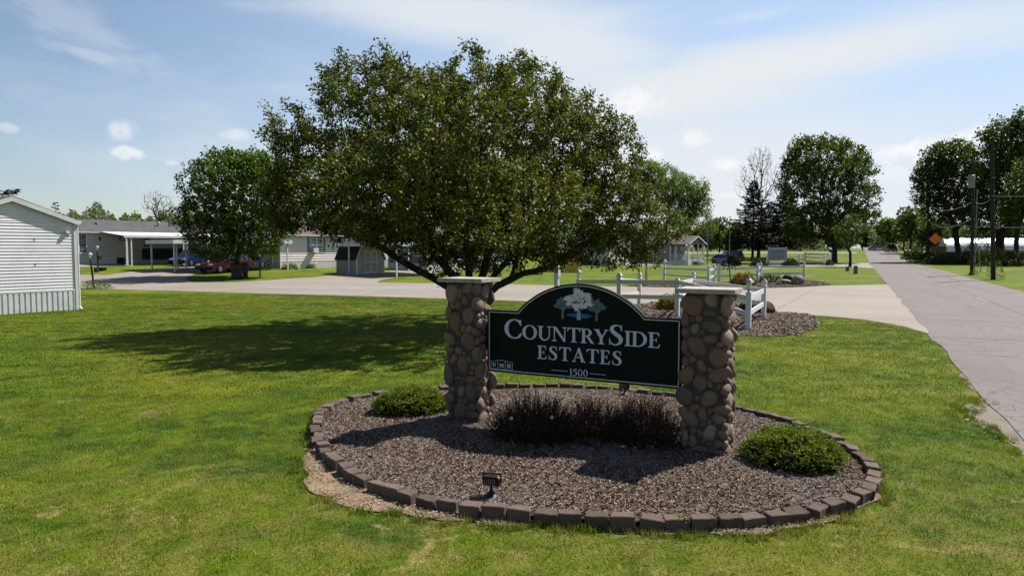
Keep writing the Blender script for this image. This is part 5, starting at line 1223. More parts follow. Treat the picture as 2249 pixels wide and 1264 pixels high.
# ------------------------------------------------------------------ homes
RU = atan2(uA[1], uA[0])                      # local X along the estate's long direction
RA = atan2(-nA[1], -nA[0])                    # local X away from the street
def lap_profile(z0, z1, pitch):
    out = []; z = z0
    while z < z1 - 0.02: out.append((z, min(z + pitch, z1))); z += pitch
    return out
class Home:
    def __init__(s, name, label, cat, loc, rz, L, Dp, sk, zt, zr, wallm, roofm, oe=0.25, og=0.12, pitch=0.2, boards=False, trim=None, skm=None, body_x0=0.0, group=None, z0=None):
        s.r = thing(name, label, cat, (loc[0], loc[1], th(*loc) - 0.05 if z0 is None else z0), rz, group); s.L, s.D, s.zt, s.zr, s.sk = L, Dp, zt, zr, sk
        trim = trim or WMETAL; r = s.r; b0 = body_x0; s.b0 = b0
        mb = MB(); mb.box(b0 + 0.02, L - 0.02, 0.02, Dp - 0.02, 0.0, zt); mb.slabyz([(0.02, zt), (Dp - 0.02, zt), (Dp / 2, zr - 0.05)], 0.03 if b0 == 0 else 0.02, L - 0.03); mb.build('wall_core', wallm, r)
        faces = [('-Y', b0, L), ('+Y', b0, L), ('-X', 0, Dp), ('+X', 0, Dp)]
        laps = lap_profile(sk, zt, pitch); glaps = lap_profile(zt, zr - 0.05, pitch)
        allm = MB()
        for fc, a, b_ in faces:
            for (za, zb) in laps + (glaps if fc in ('-X', '+X') else []):
                e0, e1 = a, b_
                if za >= zt:
                    hw_ = (zr - (za + zb) / 2) / (zr - zt) * Dp / 2; e0, e1 = Dp / 2 - hw_, Dp / 2 + hw_
                if fc == '-X' and b0 > 0 and za < zt: continue
                o1, o2 = (0.022, 0.003) if pitch < 0.15 else (0.050, 0.003)
                def P(u, o, z):
                    return {'-Y': (u, -o, z), '+Y': (u, Dp + o, z), '-X': (-o + (0 if za >= zt else b0), u, z), '+X': (L + o, u, z)}[fc]
                m_ = MB() if (boards and fc == '-X') else allm
                flip = fc in ('+Y', '-X')
                fs = [(0, 1, 2, 3), (4, 5, 1, 0)]
                if flip: fs = [f[::-1] for f in fs]
                m_.add([P(e0, o1, za), P(e1, o1, za), P(e1, o2, zb), P(e0, o2, zb), P(e0, 0.0, za), P(e1, 0.0, za)], fs)
                if m_ is not allm: m_.build('siding_board', wallm, r)
        if b0 > 0:
            for (za, zb) in laps: allm.add([(b0 - 0.024, 0, za), (b0 - 0.024, Dp, za), (b0 - 0.003, Dp, zb), (b0 - 0.003, 0, zb)], [(3, 2, 1, 0)])
        allm.build('siding', wallm, r, kind='stuff')
        skmb = MB(); n = int((2 * L + 2 * Dp) / 0.17)
        for fc, Lf in (('-Y', L), ('-X', Dp), ('+Y', L)):
            k = int(Lf / 0.17)
            for i in range(k):
                u0 = i * Lf / k; u1 = u0 + Lf / k * 0.62
                if fc == '-Y': skmb.box(u0, u1, -0.030, 0.0, 0.02, sk)
                elif fc == '+Y': skmb.box(u0, u1, Dp, Dp + 0.030, 0.02, sk)
                else: skmb.box(-0.030, 0.0, u0, u1, 0.02, sk)
        skmb.box(0.0, L, -0.012, 0.01, 0, sk); skmb.box(-0.012, 0.01, 0, Dp, 0, sk); skmb.box(0, L, Dp - 0.01, Dp + 0.012, 0, sk)
        skmb.build('skirting', skm or WSKIRT, r)
        MB().box(-0.036, L + 0.03, -0.036, Dp + 0.036, sk - 0.03, sk + 0.03).build('skirting_rail', trim, r)
        cm_ = [(0, 0), (0, Dp), (L, 0), (L, Dp)]
        for (x, y) in cm_: MB().box(x - 0.045, x + 0.045, y - 0.045, y + 0.045, 0.03, zt - 0.02).build('corner_post', trim, r)
        sl = (zr - zt) / (Dp / 2); t = 0.09
        s.slope = sl
        mb = MB(); zo = zt + 0.02
        mb.slabyz([(-oe, zo - oe * sl), (Dp / 2, zr + 0.02), (Dp + oe, zo - oe * sl), (Dp + oe, zo - oe * sl + t), (Dp / 2, zr + 0.02 + t), (-oe, zo - oe * sl + t)], -og, L + og)
        mb.build('roof', roofm, r)
        fa = MB()
        for x in (-og - 0.022, L + og + 0.002):
            fa.slabyz([(-oe, zo - oe * sl - 0.09), (Dp / 2, zr - 0.09), (Dp / 2, zr + 0.075), (-oe, zo - oe * sl + 0.075)], x, x + 0.02)
            fa.slabyz([(Dp + oe, zo - oe * sl - 0.09), (Dp + oe, zo - oe * sl + 0.075), (Dp / 2, zr + 0.075), (Dp / 2, zr - 0.09)], x, x + 0.02)
        fa.build('fascia', trim, r, fixn=True)
        g_ = MB(); g_.box(-og, L + og, -oe - 0.09, -oe - 0.002, zo - oe * sl - 0.03, zo - oe * sl + 0.07); g_.box(-og, L + og, Dp + oe + 0.002, Dp + oe + 0.09, zo - oe * sl - 0.03, zo - oe * sl + 0.07); g_.build('gutter', trim, r)
    def face(s, fc):
        return {'-Y': ((0, 0, 0), 0.0), '-X': ((0, s.D, 0), -pi / 2), '+Y': ((s.L, s.D, 0), pi)}[fc]
    def place(s, o, fc, off=0.0):
        l, rz = s.face(fc); o.location = l; o.rotation_euler = (0, 0, rz)
        return o
    def window(s, fc, u0, u1, z0, z1, cols=1, rows=2, tw=0.06, out=0.06, base=0.024, munt=None):
        mb = MB(); a, b_ = -base - out * 0.6, -base + 0.02
        mb.box(u0 - tw, u1 + tw, a, b_, z0 - tw, z0); mb.box(u0 - tw, u1 + tw, a, b_, z1, z1 + tw)
        mb.box(u0 - tw, u0, a, b_, z0, z1); mb.box(u1, u1 + tw, a, b_, z0, z1)
        for i in range(1, rows): z = z0 + (z1 - z0) * i / rows; mb.box(u0, u1, a + 0.01, b_, z - 0.025, z + 0.025)
        for i in range(1, cols): u = u0 + (u1 - u0) * i / cols; mb.box(u - 0.03, u + 0.03, a + 0.01, b_, z0, z1)
        if munt:
            for i in range(1, munt[0]): u = u0 + (u1 - u0) * i / munt[0]; mb.box(u - 0.010, u + 0.010, a + 0.02, b_, z0, z1)
            for i in range(1, munt[1]): z = z0 + (z1 - z0) * i / munt[1]; mb.box(u0, u1, a + 0.022, b_, z - 0.010, z + 0.010)
        f = s.place(mb.build('window', WHITE, s.r), fc)
        for j in range(rows):
            for i in range(cols):
                uu0, uu1 = u0 + (u1 - u0) * i / cols, u0 + (u1 - u0) * (i + 1) / cols; zz0, zz1 = z0 + (z1 - z0) * j / rows, z0 + (z1 - z0) * (j + 1) / rows
                MB().box(uu0 + 0.01, uu1 - 0.01, a + 0.03, b_ - 0.002, zz0 + 0.01, zz1 - 0.01).build('pane', GLASS, f)
        return f
    def add(s, mb, name, m, fc, **k): return s.place(mb.build(name, m, s.r, **k), fc)
def tpx(P0, d, px):
    """how far along the line P0 + t*d the photograph's column px lies"""
    k = (px - W0 / 2) / FOC
    # X = k * depth, depth ~ Y (the pitch moves columns by under a pixel)
    return (k * P0[1] - P0[0]) / (d[0] - k * d[1])
def zpx(P0, d, t, py): Yd = P0[1] + d[1] * t; return CAMH + (HOR - py) / FOC * Yd

# white single-wide home at the left edge
hA = Home('mobile_home', 'white lap-sided home at the left edge, its gable end towards the lawn', 'home', tuple(hc), RA, 14.0, 3.95, 0.78, 3.30, 4.06, WSIDE, SHING, oe=0.12, og=0.12, pitch=0.112, boards=True, z0=-0.03)
MB().tube([(0.02, -0.10, 3.2), (0.0, -0.09, 0.15), (-0.12, -0.12, 0.04)], 0.035, 8).build('downspout', WMETAL, hA.r)

for z_ in (2.66, 1.76): MB().box(-0.034, -0.018, 1.30, 1.306, z_ - 0.05, z_ + 0.05).build('panel_seam', BLACKM, hA.r)
MB().box(-0.12, -0.02, 0.20, 0.34, 2.86, 2.98).build('wall_lamp', WMETAL, hA.r, bevel=0.02)

# long grey-roofed home behind it
PB = np.array(D(165, 60)); PB0 = PB - uA * 8
hB = Home('mobile_home', 'long beige home with grey shingle roof and white porch awning, behind the white home', 'home', tuple(PB0), RU, 30, 7.0, 0.75, 3.05, 4.15, BEIGE, SHING, oe=0.3, pitch=0.22)
zb = hB.r.location.z
def tB(px): return tpx(PB0, uA, px)
for a, b_, ya, yb, c in ((161, 173, 514, 554, 1), (176.5, 190, 514, 554, 1)):
    hB.window('-Y', tB(a), tB(b_), zpx(PB0, uA, tB(a), yb) - zb, zpx(PB0, uA, tB(a), ya) - zb, 1, 2, munt=(3, 6), tw=0.12, base=0.05)
hB.window('-Y', tB(261), tB(281), zpx(PB0, uA, tB(261), 530) - zb, zpx(PB0, uA, tB(261), 516) - zb, 2, 1)
hB.window('-Y', tB(316), tB(331), zpx(PB0, uA, tB(316), 544) - zb, zpx(PB0, uA, tB(316), 521) - zb, 1, 2)
hB.add(MB().box(tB(219), tB(222), -0.12, -0.02, 2.3, 2.6), 'wall_lamp', BLACKM, '-Y'); hB.add(MB().box(tB(257), tB(274), -0.10, -0.03, 0.05, 0.72), 'crawl_space_vent', BLACKM, '-Y')
for px, py, k in ((372, 489, 1.0), (235, 497, 0.55), (396, 494, 0.5)):
    t = tB(px); y = 1.9; z = hB.zt + hB.slope * y + 0.10
    MB().lathe([(0.07 * k + .03, -0.1), (0.07 * k + .03, 0.28 * k), (0.16 * k + .03, 0.30 * k), (0.13 * k, 0.42 * k), (0.05, 0.46 * k)], (t, y, z), 10).build('roof_vent', GALV if k == 1 else BLACKM, hB.r)
hB.add(MB().box(tB(300), tB(420), -1.2, -1.15, 0.55, 1.5).box(tB(300), tB(420), -1.25, -1.1, 1.5, 1.56), 'porch_skirt', BLACKM, '-Y')
# awning along it
aw = thing('porch_awning', 'white sloping metal awning along the beige home, held by paired white posts', 'awning', tuple(PB0 + uA * tB(219)) + (zb,), RU)
La = 15.5; W_ = 4.9; zA0, zA1 = 3.02, 2.62
mb = MB(); mb.add([(0, -0.35, zA0), (La, -0.35, zA0), (La, -W_, zA1), (0, -W_, zA1), (0, -0.35, zA0 + 0.05), (La, -0.35, zA0 + 0.05), (La, -W_, zA1 + 0.05), (0, -W_, zA1 + 0.05)], [(0, 1, 2, 3), (7, 6, 5, 4), (0, 3, 7, 4), (1, 5, 6, 2), (3, 2, 6, 7), (0, 4, 5, 1)]); mb.build('roof_panel', WMETAL, aw, fixn=True)
MB().box(-0.03, La, -W_ - 0.06, -W_ - 0.003, zA1 - 0.12, zA1 + 0.08).build('gutter', WMETAL, aw)
for x in (0.25, 0.60, 5.2, 5.5, 10.2, 10.5, 15.2): MB().box(x - 0.045, x + 0.045, -W_ + 0.02, -W_ + 0.11, -0.1, zA1 - 0.01).build('post', WMETAL, aw)
MB().tube([(0.12, -W_ - 0.02, zA1 - 0.1), (0.12, -W_ - 0.02, 0.25), (-0.0, -W_ - 0.02, 0.12), (0.5, -W_ - 0.3, 0.06)], 0.035, 6).build('downspout', WMETAL, aw)
# carport over the driveway
def carport(name, label, c0, ux, lx, uy, ly, h_, zdrop=0.1, posts=((0.1, 0.1), (1, 0.1), (0.1, 1), (1, 1)), m=None, thick=0.28):
    z = th(*c0); t_ = thing(name, label, 'carport', (c0[0], c0[1], z), atan2(ux[1], ux[0]))
    sgn = 1 if (ux[0] * uy[1] - ux[1] * uy[0]) > 0 else -1
    y0, y1 = (0, ly) if sgn > 0 else (-ly, 0)
    MB().box(-0.2, lx + 0.2, y0 - 0.3, y1 + 0.3, h_, h_ + 0.06).build('roof_panel', WMETAL, t_)
    e = MB(); e.box(-0.25, lx + 0.25, y0 - 0.36, y0 - 0.302, h_ - thick + 0.08, h_ + 0.09); e.box(-0.25, lx + 0.25, y1 + 0.302, y1 + 0.36, h_ - thick + 0.08, h_ + 0.09); e.box(-0.26, -0.203, y0 - 0.3, y1 + 0.3, h_ - thick + 0.08, h_ + 0.09); e.box(lx + 0.203, lx + 0.26, y0 - 0.3, y1 + 0.3, h_ - thick + 0.08, h_ + 0.09)
    e.build('edge_beam', WMETAL, t_)
    for (x, y) in posts:
        X_, Y_ = x * lx, (y * ly if sgn > 0 else -y * ly); wz = th(c0[0], c0[1])
        MB().box(X_ - 0.05, X_ + 0.05, Y_ - 0.05, Y_ + 0.05, -0.15, h_ - 0.01).build('post', WMETAL, t_)
    return t_
cA = np.array(G(333, 592))
carport('carport', 'low white metal carport over the driveway in front of the beige home', tuple(cA), uA, 8.5, nA, 3.6, 2.25, posts=((0, 0.02), (0.33, 0.02), (0.66, 0.02), (0, 1), (1, 0.02), (0.55, 1), (1, 1)))
cB = np.array(G(767, 602))
carport('carport', 'white flat carport over the driveway beside the grey garden shed', tuple(cB), uA, 6.4, nA, 5.2, 2.35, posts=((0, 0), (1, 0), (0, 1), (1, 1)))
cC = np.array(G(458, 599))
carport('carport', 'carport with a pale post standing at the front wheel of the dark red car', tuple(cC), uA, 7.0, -nA, 4.6, 2.45, posts=((0, 0), (1, 0), (0, 1), (1, 1)))

# taupe home behind the maple and the crabapple
PC = np.array(D(615, 59))
hC = Home('mobile_home', 'taupe lap-sided home with blue-grey shutters and a window air conditioner', 'home', tuple(PC), RU, 12.6, 8.0, 0.72, 3.08, 4.75, PINKB, SHINGB, oe=0.35, pitch=0.21)
zc_ = hC.r.location.z
def tC(px): return tpx(PC, uA, px)
za, zb_ = zpx(PC, uA, tC(682), 554) - zc_, zpx(PC, uA, tC(682), 521) - zc_
hC.window('-Y', tC(682.5), tC(694.5), za, zb_, 1, 2); hC.window('-Y', tC(697), tC(708), za, zb_, 1, 2)
for a, b_ in ((675.5, 680.5), (710, 714.5)): hC.add(MB().box(tC(a), tC(b_), -0.07, -0.025, za, zb_), 'shutter', SHUT, '-Y')
hC.add(MB().box(tC(683), tC(694), -0.45, -0.07, za - 0.02, za + 0.40), 'air_conditioner', WMETAL, '-Y', bevel=0.02)
hC.window('-X', 4.0, 5.0, 1.5, 2.6, 1, 2)
PD = np.array(D(938, 62))
hD = Home('mobile_home', 'grey home half hidden behind the crabapple trunk', 'home', tuple(PD), RU, 10, 5.0, 0.7, 3.0, 4.3, GREYS, SHINGB, oe=0.3, pitch=0.22)
hD.window('-X', 1.2, 2.1, 1.4, 2.6, 1, 2); hD.window('-X', 3.4, 4.2, 1.4, 2.6, 1, 2); hD.window('-Y', 2.0, 3.2, 1.4, 2.6, 2, 2)
PE = np.array(D(1046, 76))
hE = Home('mobile_home', 'mint green home seen between the crabapple limbs', 'home', tuple(PE), RU, 7, 5.0, 0.6, 2.9, 4.1, MINT, SHINGB, oe=0.3, pitch=0.22)
hE.window('-Y', 1.6, 2.6, 1.4, 2.5, 1, 2)
PF = np.array(D(1337, 83))
hF = Home('mobile_home', 'grey home with a shaded end wall, right of the crabapple limbs', 'home', tuple(PF), RU, 5.6, 5.4, 0.62, 3.0, 4.1, mat('pale_grey_siding', (0.60, 0.56, 0.54), (0.55, 0.52, 0.50), 1.0, rough=0.6), SHINGB, oe=0.25, pitch=0.22)
hF.window('-Y', 0.6, 1.2, 1.3, 2.5, 1, 2); hF.window('-Y', 2.2, 2.9, 1.3, 2.5, 1, 2); hF.add(MB().box(3.4, 4.3, -0.3, -0.03, 0.03, 0.6), 'steps', WMETAL, '-Y'); hF.add(MB().box(0.5 + 1.3, 3.1, -0.6, -0.04, 0.03, 0.62), 'meter_cabinet', BLACKM, '-X')
# grey home with corner porch
PG = np.array(D(1511, 93)); PG0 = PG + uA * 5.7
hG = Home('porch_home', 'small grey home with an open corner porch and white railing', 'home', tuple(PG0), RA, 12.0, 5.7, 0.62, 3.05, 4.0, GREYS, SHINGB, oe=0.4, og=0.35, pitch=0.24, body_x0=2.7)
r = hG.r; Dg = 5.7
for x, y in ((0.07, Dg - 0.08), (2.6, Dg - 0.08), (0.07, 0.08), (0.07, 1.9), (0.07, 3.8)): MB().box(x - 0.07, x + 0.07, y - 0.07, y + 0.07, 0.62, 3.0).build('porch_post', WMETAL, r)
MB().box(0.0, 2.7, 0.0, Dg, 0.55, 0.62).build('porch_deck', TREAD, r)
def railing(p, q, n):
    mb = MB(); mb.bar((p[0], p[1], 1.5), (q[0], q[1], 1.5), 0.06, 0.06); mb.bar((p[0], p[1], 0.75), (q[0], q[1], 0.75), 0.04, 0.05); mb.build('rail', WMETAL, r)
    for i in range(n): t = (i + 0.5) / n; x, y = p[0] + (q[0] - p[0]) * t, p[1] + (q[1] - p[1]) * t; MB().box(x - 0.02, x + 0.02, y - 0.02, y + 0.02, 0.77, 1.48).build('baluster', WMETAL, r)
railing((0.15, Dg - 0.08), (2.55, Dg - 0.08), 13); railing((0.07, 3.9), (0.07, Dg - 0.15), 8); railing((0.07, 0.15), (0.07, 1.8), 8)
for k in range(4): MB().box(-0.3 * (k + 1), -0.3 * k, 2.0, 3.7, 0.0, 0.60 - 0.15 * k - 0.02).build('step', TREAD, r)
for y in (2.0, 3.7):
    mb = MB(); mb.bar((0.0, y, 1.45), (-1.25, y, 0.95), 0.05, 0.06); mb.build('stair_rail', WMETAL, r)
    for k in range(5): MB().box(-0.25 * k - 0.06, -0.25 * k - 0.02, y - 0.02, y + 0.02, 0.02, 1.42 - 0.1 * k).build('baluster', WMETAL, r)
hG.window('+Y', 12 - 7.6, 12 - 5.1, 1.2, 2.75, 3, 1, tw=0.14)
mb = MB(); mb.box(2.60, 2.66, 1.0, 2.2, 1.4, 2.6); mb.build('window', WHITE, r); MB().box(2.57, 2.61, 1.1, 2.1, 1.5, 2.5).build('pane', GLASS, r)
MB().box(2.60, 2.66, 3.3, 4.25, 0.64, 2.68).build('door', WHITE, r)

# gambrel shed by the driveway
PS = np.array(D(783, 52.4)); PS0 = PS + uA * 2.8
sh_ = thing('garden_shed', 'small grey barn-shaped shed with dark gambrel roof and white-trimmed double doors', 'shed', (PS0[0], PS0[1], th(*PS0) - 0.02), RA)
dS, LS = 2.8, 2.4
gam = [(0, 0.0), (0, 1.22), (0.42, 2.1), (dS / 2, 2.45), (dS - 0.42, 2.1), (dS, 1.22), (dS, 0.0)]
MB().slabyz(gam, 0.0, LS).build('wall', SHEDM, sh_, fixn=True)
sd_ = MB()
for i in range(8): z = 0.05 + i * 0.145; sd_.add([(0, dS + 0.018, z), (LS, dS + 0.018, z), (LS, dS + 0.002, z + 0.145), (0, dS + 0.002, z + 0.145)], [(3, 2, 1, 0)])
for i in range(15):
    z = 0.05 + i * 0.145; zz = z + 0.145
    hw_ = dS / 2 if z < 1.2 else (dS / 2 - 0.42 * (z - 1.2) / 0.9 if z < 2.1 else 0.6)
    sd_.add([(-0.018, dS / 2 - hw_, z), (-0.018, dS / 2 + hw_, z), (-0.002, dS / 2 + hw_, zz), (-0.002, dS / 2 - hw_, zz)], [(3, 2, 1, 0)])
sd_.build('siding', SHEDM, sh_, kind='stuff')
out_ = [(-0.14, 1.12), (0.36, 2.16), (dS / 2, 2.53), (dS - 0.36, 2.16), (dS + 0.14, 1.12)]
inn_ = [(dS + 0.10, 1.16), (dS - 0.38, 2.11), (dS / 2, 2.46), (0.38, 2.11), (-0.10, 1.16)]
MB().slabyz(out_ + inn_, -0.10, LS + 0.1).build('roof', SHINGD, sh_, fixn=True)
tr_ = MB()
for a, b_ in zip(out_[:-1], out_[1:]): tr_.bar((-0.115, a[0], a[1] - 0.03), (-0.115, b_[0], b_[1] - 0.03), 0.03, 0.07)
tr_.box(-0.03, 0.05, dS - 0.05, dS + 0.03, 0, 1.2); tr_.box(-0.03, 0.05, -0.03, 0.05, 0, 1.2); tr_.build('trim', WMETAL, sh_)
for y in (0.75, 1.45):
    d_ = MB(); d_.box(-0.05, -0.02, y - 0.0, y + 0.62, 0.12, 1.85); dd = d_.build('door', SHEDM, sh_)
    f = MB()
    for a in ((y, y + 0.07, 0.12, 1.85), (y + 0.55, y + 0.62, 0.12, 1.85), (y, y + 0.62, 0.12, 0.2), (y, y + 0.62, 1.77, 1.85), (y, y + 0.62, 0.92, 1.0)): f.box(-0.065, -0.05, *a)
    f.build('door_trim', WMETAL, dd)

# ------------------------------------------------------------------ cars
def car(name, label, cat, px, py, heading, paint, Lc=4.4, Wc=1.72, Hc=1.42, kind='hatch', loc=None, z=None):
    x, y = loc or G(px, py); t_ = thing(name, label, cat, (x, y, th(x, y) + 0.02 if z is None else z), heading)
    h2 = Wc / 2; lo, belt = 0.26, 0.86 if kind != 'pickup' else 1.05
    fr, bk = Lc / 2, -Lc / 2
    prof = [(bk, lo + 0.10), (bk + 0.05, belt - 0.05), (bk + 0.35, belt + 0.02), (fr - 1.35, belt), (fr - 0.45, belt - 0.10), (fr - 0.06, belt - 0.26), (fr, lo + 0.12), (fr - 0.1, lo)]
    def arch(cx, r=0.36, n=7): return [(cx + r * cos(pi * i / n), lo + 0.02 + r * sin(pi * i / n) * 0.95) for i in range(n + 1)]
    low = [(fr - 0.1, lo)] + arch(fr - 0.85) + arch(bk + 0.85) + [(bk + 0.02, lo)]
    pts = prof[:-1] + low
    MB().slabxz(pts, -h2, h2).build('body', paint, t_, fixn=True, bevel=0.035)
    if kind == 'pickup': cb = [(fr - 1.6, belt), (fr - 2.1, Hc), (fr - 3.05, Hc), (fr - 3.25, belt)]
    elif kind == 'suv': cb = [(fr - 1.15, belt), (fr - 1.75, Hc), (bk + 0.45, Hc), (bk + 0.12, belt)]
    else: cb = [(fr - 1.20, belt - 0.02), (fr - 2.05, Hc), (bk + 1.15, Hc), (bk + 0.42, belt)]
    ins = 0.16
    def lay(f_, w_): return [(x_, -w_, z_) for x_, z_ in f_] + [(x_, w_, z_) for x_, z_ in f_]
    bx = [cb[0], cb[1], cb[2], cb[3]]
    vs_ = [(bx[0][0], -h2 + 0.06, bx[0][1]), (bx[1][0], -h2 + ins + 0.06, bx[1][1]), (bx[2][0], -h2 + ins + 0.06, bx[2][1]), (bx[3][0], -h2 + 0.06, bx[3][1])]; vs_ += [(a, -b_, c) for a, b_, c in vs_]
    MB().add(vs_, [(0, 1, 2, 3), (7, 6, 5, 4), (0, 4, 5, 1), (1, 5, 6, 2), (2, 6, 7, 3), (3, 7, 4, 0)]).build('cabin', paint, t_, fixn=True, bevel=0.03)
    def q(pts_, name='window'):
        mb = MB(); n = len(pts_); mb.add(pts_, [tuple(range(n))]); mb.build(name, GLASS, t_)
    for s_ in (-1, 1):
        def sp(x_, f): # point on the cabin side: x and height fraction
            z_ = belt + 0.06 + (Hc - belt - 0.13) * f; yy = h2 - 0.06 - ins * (z_ - belt) / (Hc - belt) + 0.006; return (x_, s_ * yy, z_)
        xa, xb, xc, xd = cb[0][0] - 0.22, cb[1][0] - 0.06, cb[2][0] + 0.06, cb[3][0] + 0.18; mid = (xb + xc) / 2
        q([sp(xa, 0), sp(xb, 1), sp(mid + 0.04, 1), sp(mid + 0.04, 0)]); q([sp(mid - 0.04, 0), sp(mid - 0.04, 1), sp(xc, 1), sp(xd, 0)])
    def slope_pane(a, b_, name):
        d = Vector((b_[0] - a[0], 0, b_[1] - a[1])); nn = Vector((d.z, 0, -d.x)).normalized() * 0.008
        if (nn.x > 0) != (a[0] > 0): nn = -nn
        p = [(a[0] + d.x * 0.12 + nn.x, -h2 + 0.16, a[1] + d.z * 0.12 + nn.z), (a[0] + d.x * 0.12 + nn.x, h2 - 0.16, a[1] + d.z * 0.12 + nn.z), (b_[0] - d.x * 0.12 + nn.x, h2 - ins - 0.12, b_[1] - d.z * 0.12 + nn.z), (b_[0] - d.x * 0.12 + nn.x, -h2 + ins + 0.12, b_[1] - d.z * 0.12 + nn.z)]
        q(p, name)
    slope_pane(cb[0], cb[1], 'windshield'); slope_pane(cb[3], cb[2], 'rear_window')
    for xw in (fr - 0.85, bk + 0.85):
        for s_ in (-1, 1):
            w_ = link(bpy.data.objects.new('wheel', None)); w_.parent = t_; w_.location = (xw, s_ * (h2 - 0.10), 0.31); w_.rotation_euler = (pi / 2, 0, 0); w_.empty_display_size = 0.1
            MB().lathe([(0.20, -0.10), (0.295, -0.10), (0.31, -0.07), (0.31, 0.07), (0.295, 0.10), (0.20, 0.10)], n=20).build('tyre', TYRE, w_)
            MB().lathe([(0.19, -0.104), (0.12, -0.09), (0.04, -0.115), (0.04, 0.115), (0.12, 0.09), (0.19, 0.104)], n=16).build('rim', RIM, w_)
    for s_ in (-1, 1):
        MB().cbox((fr - 0.16, s_ * (h2 - 0.28), belt - 0.26), 0.20, 0.36, 0.13).build('headlight', LAMPG, t_, bevel=0.03)
        MB().cbox((bk + 0.045, s_ * (h2 - 0.18), belt - 0.18), 0.10, 0.26, 0.18).build('tail_light', mat('red_lens', (0.30, 0.01, 0.01), rough=0.3), t_, bevel=0.02)
        MB().cbox((cb[0][0] - 0.3, s_ * (h2 + 0.05), belt + 0.06), 0.10, 0.16, 0.12).build('mirror', paint, t_, bevel=0.02)
    MB().cbox((fr - 0.03, 0, lo + 0.17), 0.08, Wc * 0.80, 0.12).build('bumper', BLACKM if kind == 'hatch' else WMETAL, t_, bevel=0.02)
    MB().cbox((fr - 0.075, 0, belt - 0.27), 0.06, 0.7, 0.09).build('grille', BLACKM, t_)
    if kind == 'pickup': MB().box(bk + 0.08, bk + 1.5, -h2 + 0.1, h2 - 0.1, belt - 0.1, belt + 0.03).build('bed_cover', BLACKM, t_); MB().cbox((bk - 0.04, 0, 0.42), 0.12, Wc * 0.95, 0.14).build('rear_bumper', WMETAL, t_)
    return t_
hd = atan2(-uA[1], -uA[0])
rc_ = np.array(G(448, 600)) + uA * 1.7
car('parked_car', 'dark red hatchback parked under the carport behind the maple', 'car', 0, 0, hd + 0.28, RED, loc=tuple(rc_))
bl = np.array(D(420, 61.5)); car('parked_car', 'blue car with shade-darkened paint beyond the white carport posts', 'car', 0, 0, hd + 0.5, BLUEP, loc=tuple(bl))
rdh = atan2(1.0, SL)
x, y = D(1957.5, 160); car('pickup_truck', 'dark red pickup parked beside the far road, seen from behind', 'truck', 0, 0, rdh + 0.1, RED, Lc=5.4, Wc=1.95, Hc=1.85, kind='pickup', loc=(x, y))
x, y = D(1921, 215); car('parked_car', 'white vehicle far down the road beside the short white fence', 'car', 0, 0, rdh + 0.5, WCAR, Lc=4.6, Wc=1.8, Hc=1.6, kind='suv', loc=(x, y))
x, y = D(1602, 112); car('parked_car', 'dark car behind the low dark hedge left of the spruces', 'car', 0, 0, pi + 0.15, DARKP, Lc=4.6, Wc=1.8, Hc=1.75, kind='suv', loc=(x, y))
# ------------------------------------------------------------------ fences, posts and signs
def finial(mb, x, y, z, w_, rz=SA):
    prof = [(0.60, 0.0), (0.60, 0.02), (0.42, 0.035), (0.42, 0.06), (0.60, 0.11), (0.52, 0.15), (0.06, 0.235)]
    n = 4; k = len(mb.v); vs_ = []
    for r_, zz in prof:
        for j in range(n):
            a = rz + pi / 4 + j * pi / 2; vs_.append((x + r_ * w_ * 1.414 * cos(a), y + r_ * w_ * 1.414 * sin(a), z + zz * w_ / 0.13))
    mb.add(vs_, [(i * n + j, i * n + (j + 1) % n, (i + 1) * n + (j + 1) % n, (i + 1) * n + j) for i in range(len(prof) - 1) for j in range(n)] + [tuple(range(n))[::-1], tuple(range((len(prof) - 1) * n, len(prof) * n))])
def lantern(parent, x, y, z, s_=1.0):
    o = MB().lathe([(0.055 * s_, 0), (0.03 * s_, 0.02 * s_), (0.03 * s_, 0.07 * s_), (0.06 * s_, 0.085 * s_), (0.06 * s_, 0.095 * s_)], n=6).build('lantern', GALV, parent, origin=(x, y, z))
    MB().lathe([(0.055 * s_, 0.096 * s_), (0.095 * s_, 0.27 * s_)], n=6).build('glass', LAMPG, o)
    MB().lathe([(0.16 * s_, 0.275 * s_), (0.15 * s_, 0.29 * s_), (0.09 * s_, 0.36 * s_), (0.03 * s_, 0.39 * s_), (0.035 * s_, 0.42 * s_), (0.01 * s_, 0.45 * s_)], n=8).build('hood', GALV, o)
    return o
def fence(label, posts, rails, group=None, w_=0.125):
    """posts: {key: (px, Y, tip z or None, flat top z or None, lamp)}; rails: (key, key, [z centre...], ...)"""
    p0 = D(list(posts.values())[0][0], list(posts.values())[0][1]); z0 = th(*p0)
    t_ = thing('rail_fence', label, 'fence', (p0[0], p0[1], z0), 0, group); pos = {}
    for k, (px, Yd, tip, flat, lamp) in posts.items():
        x, y = D(px, Yd); lx, ly = x - p0[0], y - p0[1]; gz = th(x, y) - z0; pos[k] = (lx, ly, gz)
        top = (tip - 0.235 * w_ / 0.13) if tip else flat
        mb = MB(); mb.cbox((lx, ly, (gz - 0.1 + top + gz) / 2), w_, w_, top + 0.1, rz=SA)
        if tip: finial(mb, lx, ly, gz + top, w_)
        mb.build('post', WHITE, t_)
        if lamp: lantern(t_, lx, ly, gz + top, lamp)
    for a, b_, zs in rails:
        for z in zs:
            za, zb2 = (z if isinstance(z, tuple) else (z, z)); A_, B_ = Vector(pos[a]), Vector(pos[b_]); d = (B_ - A_).normalized() * (w_ * 0.42)
            MB().bar((A_.x + d.x, A_.y + d.y, A_.z + za), (B_.x - d.x, B_.y - d.y, B_.z + zb2), 0.04, 0.145).build('rail', WHITE, t_)
    return t_
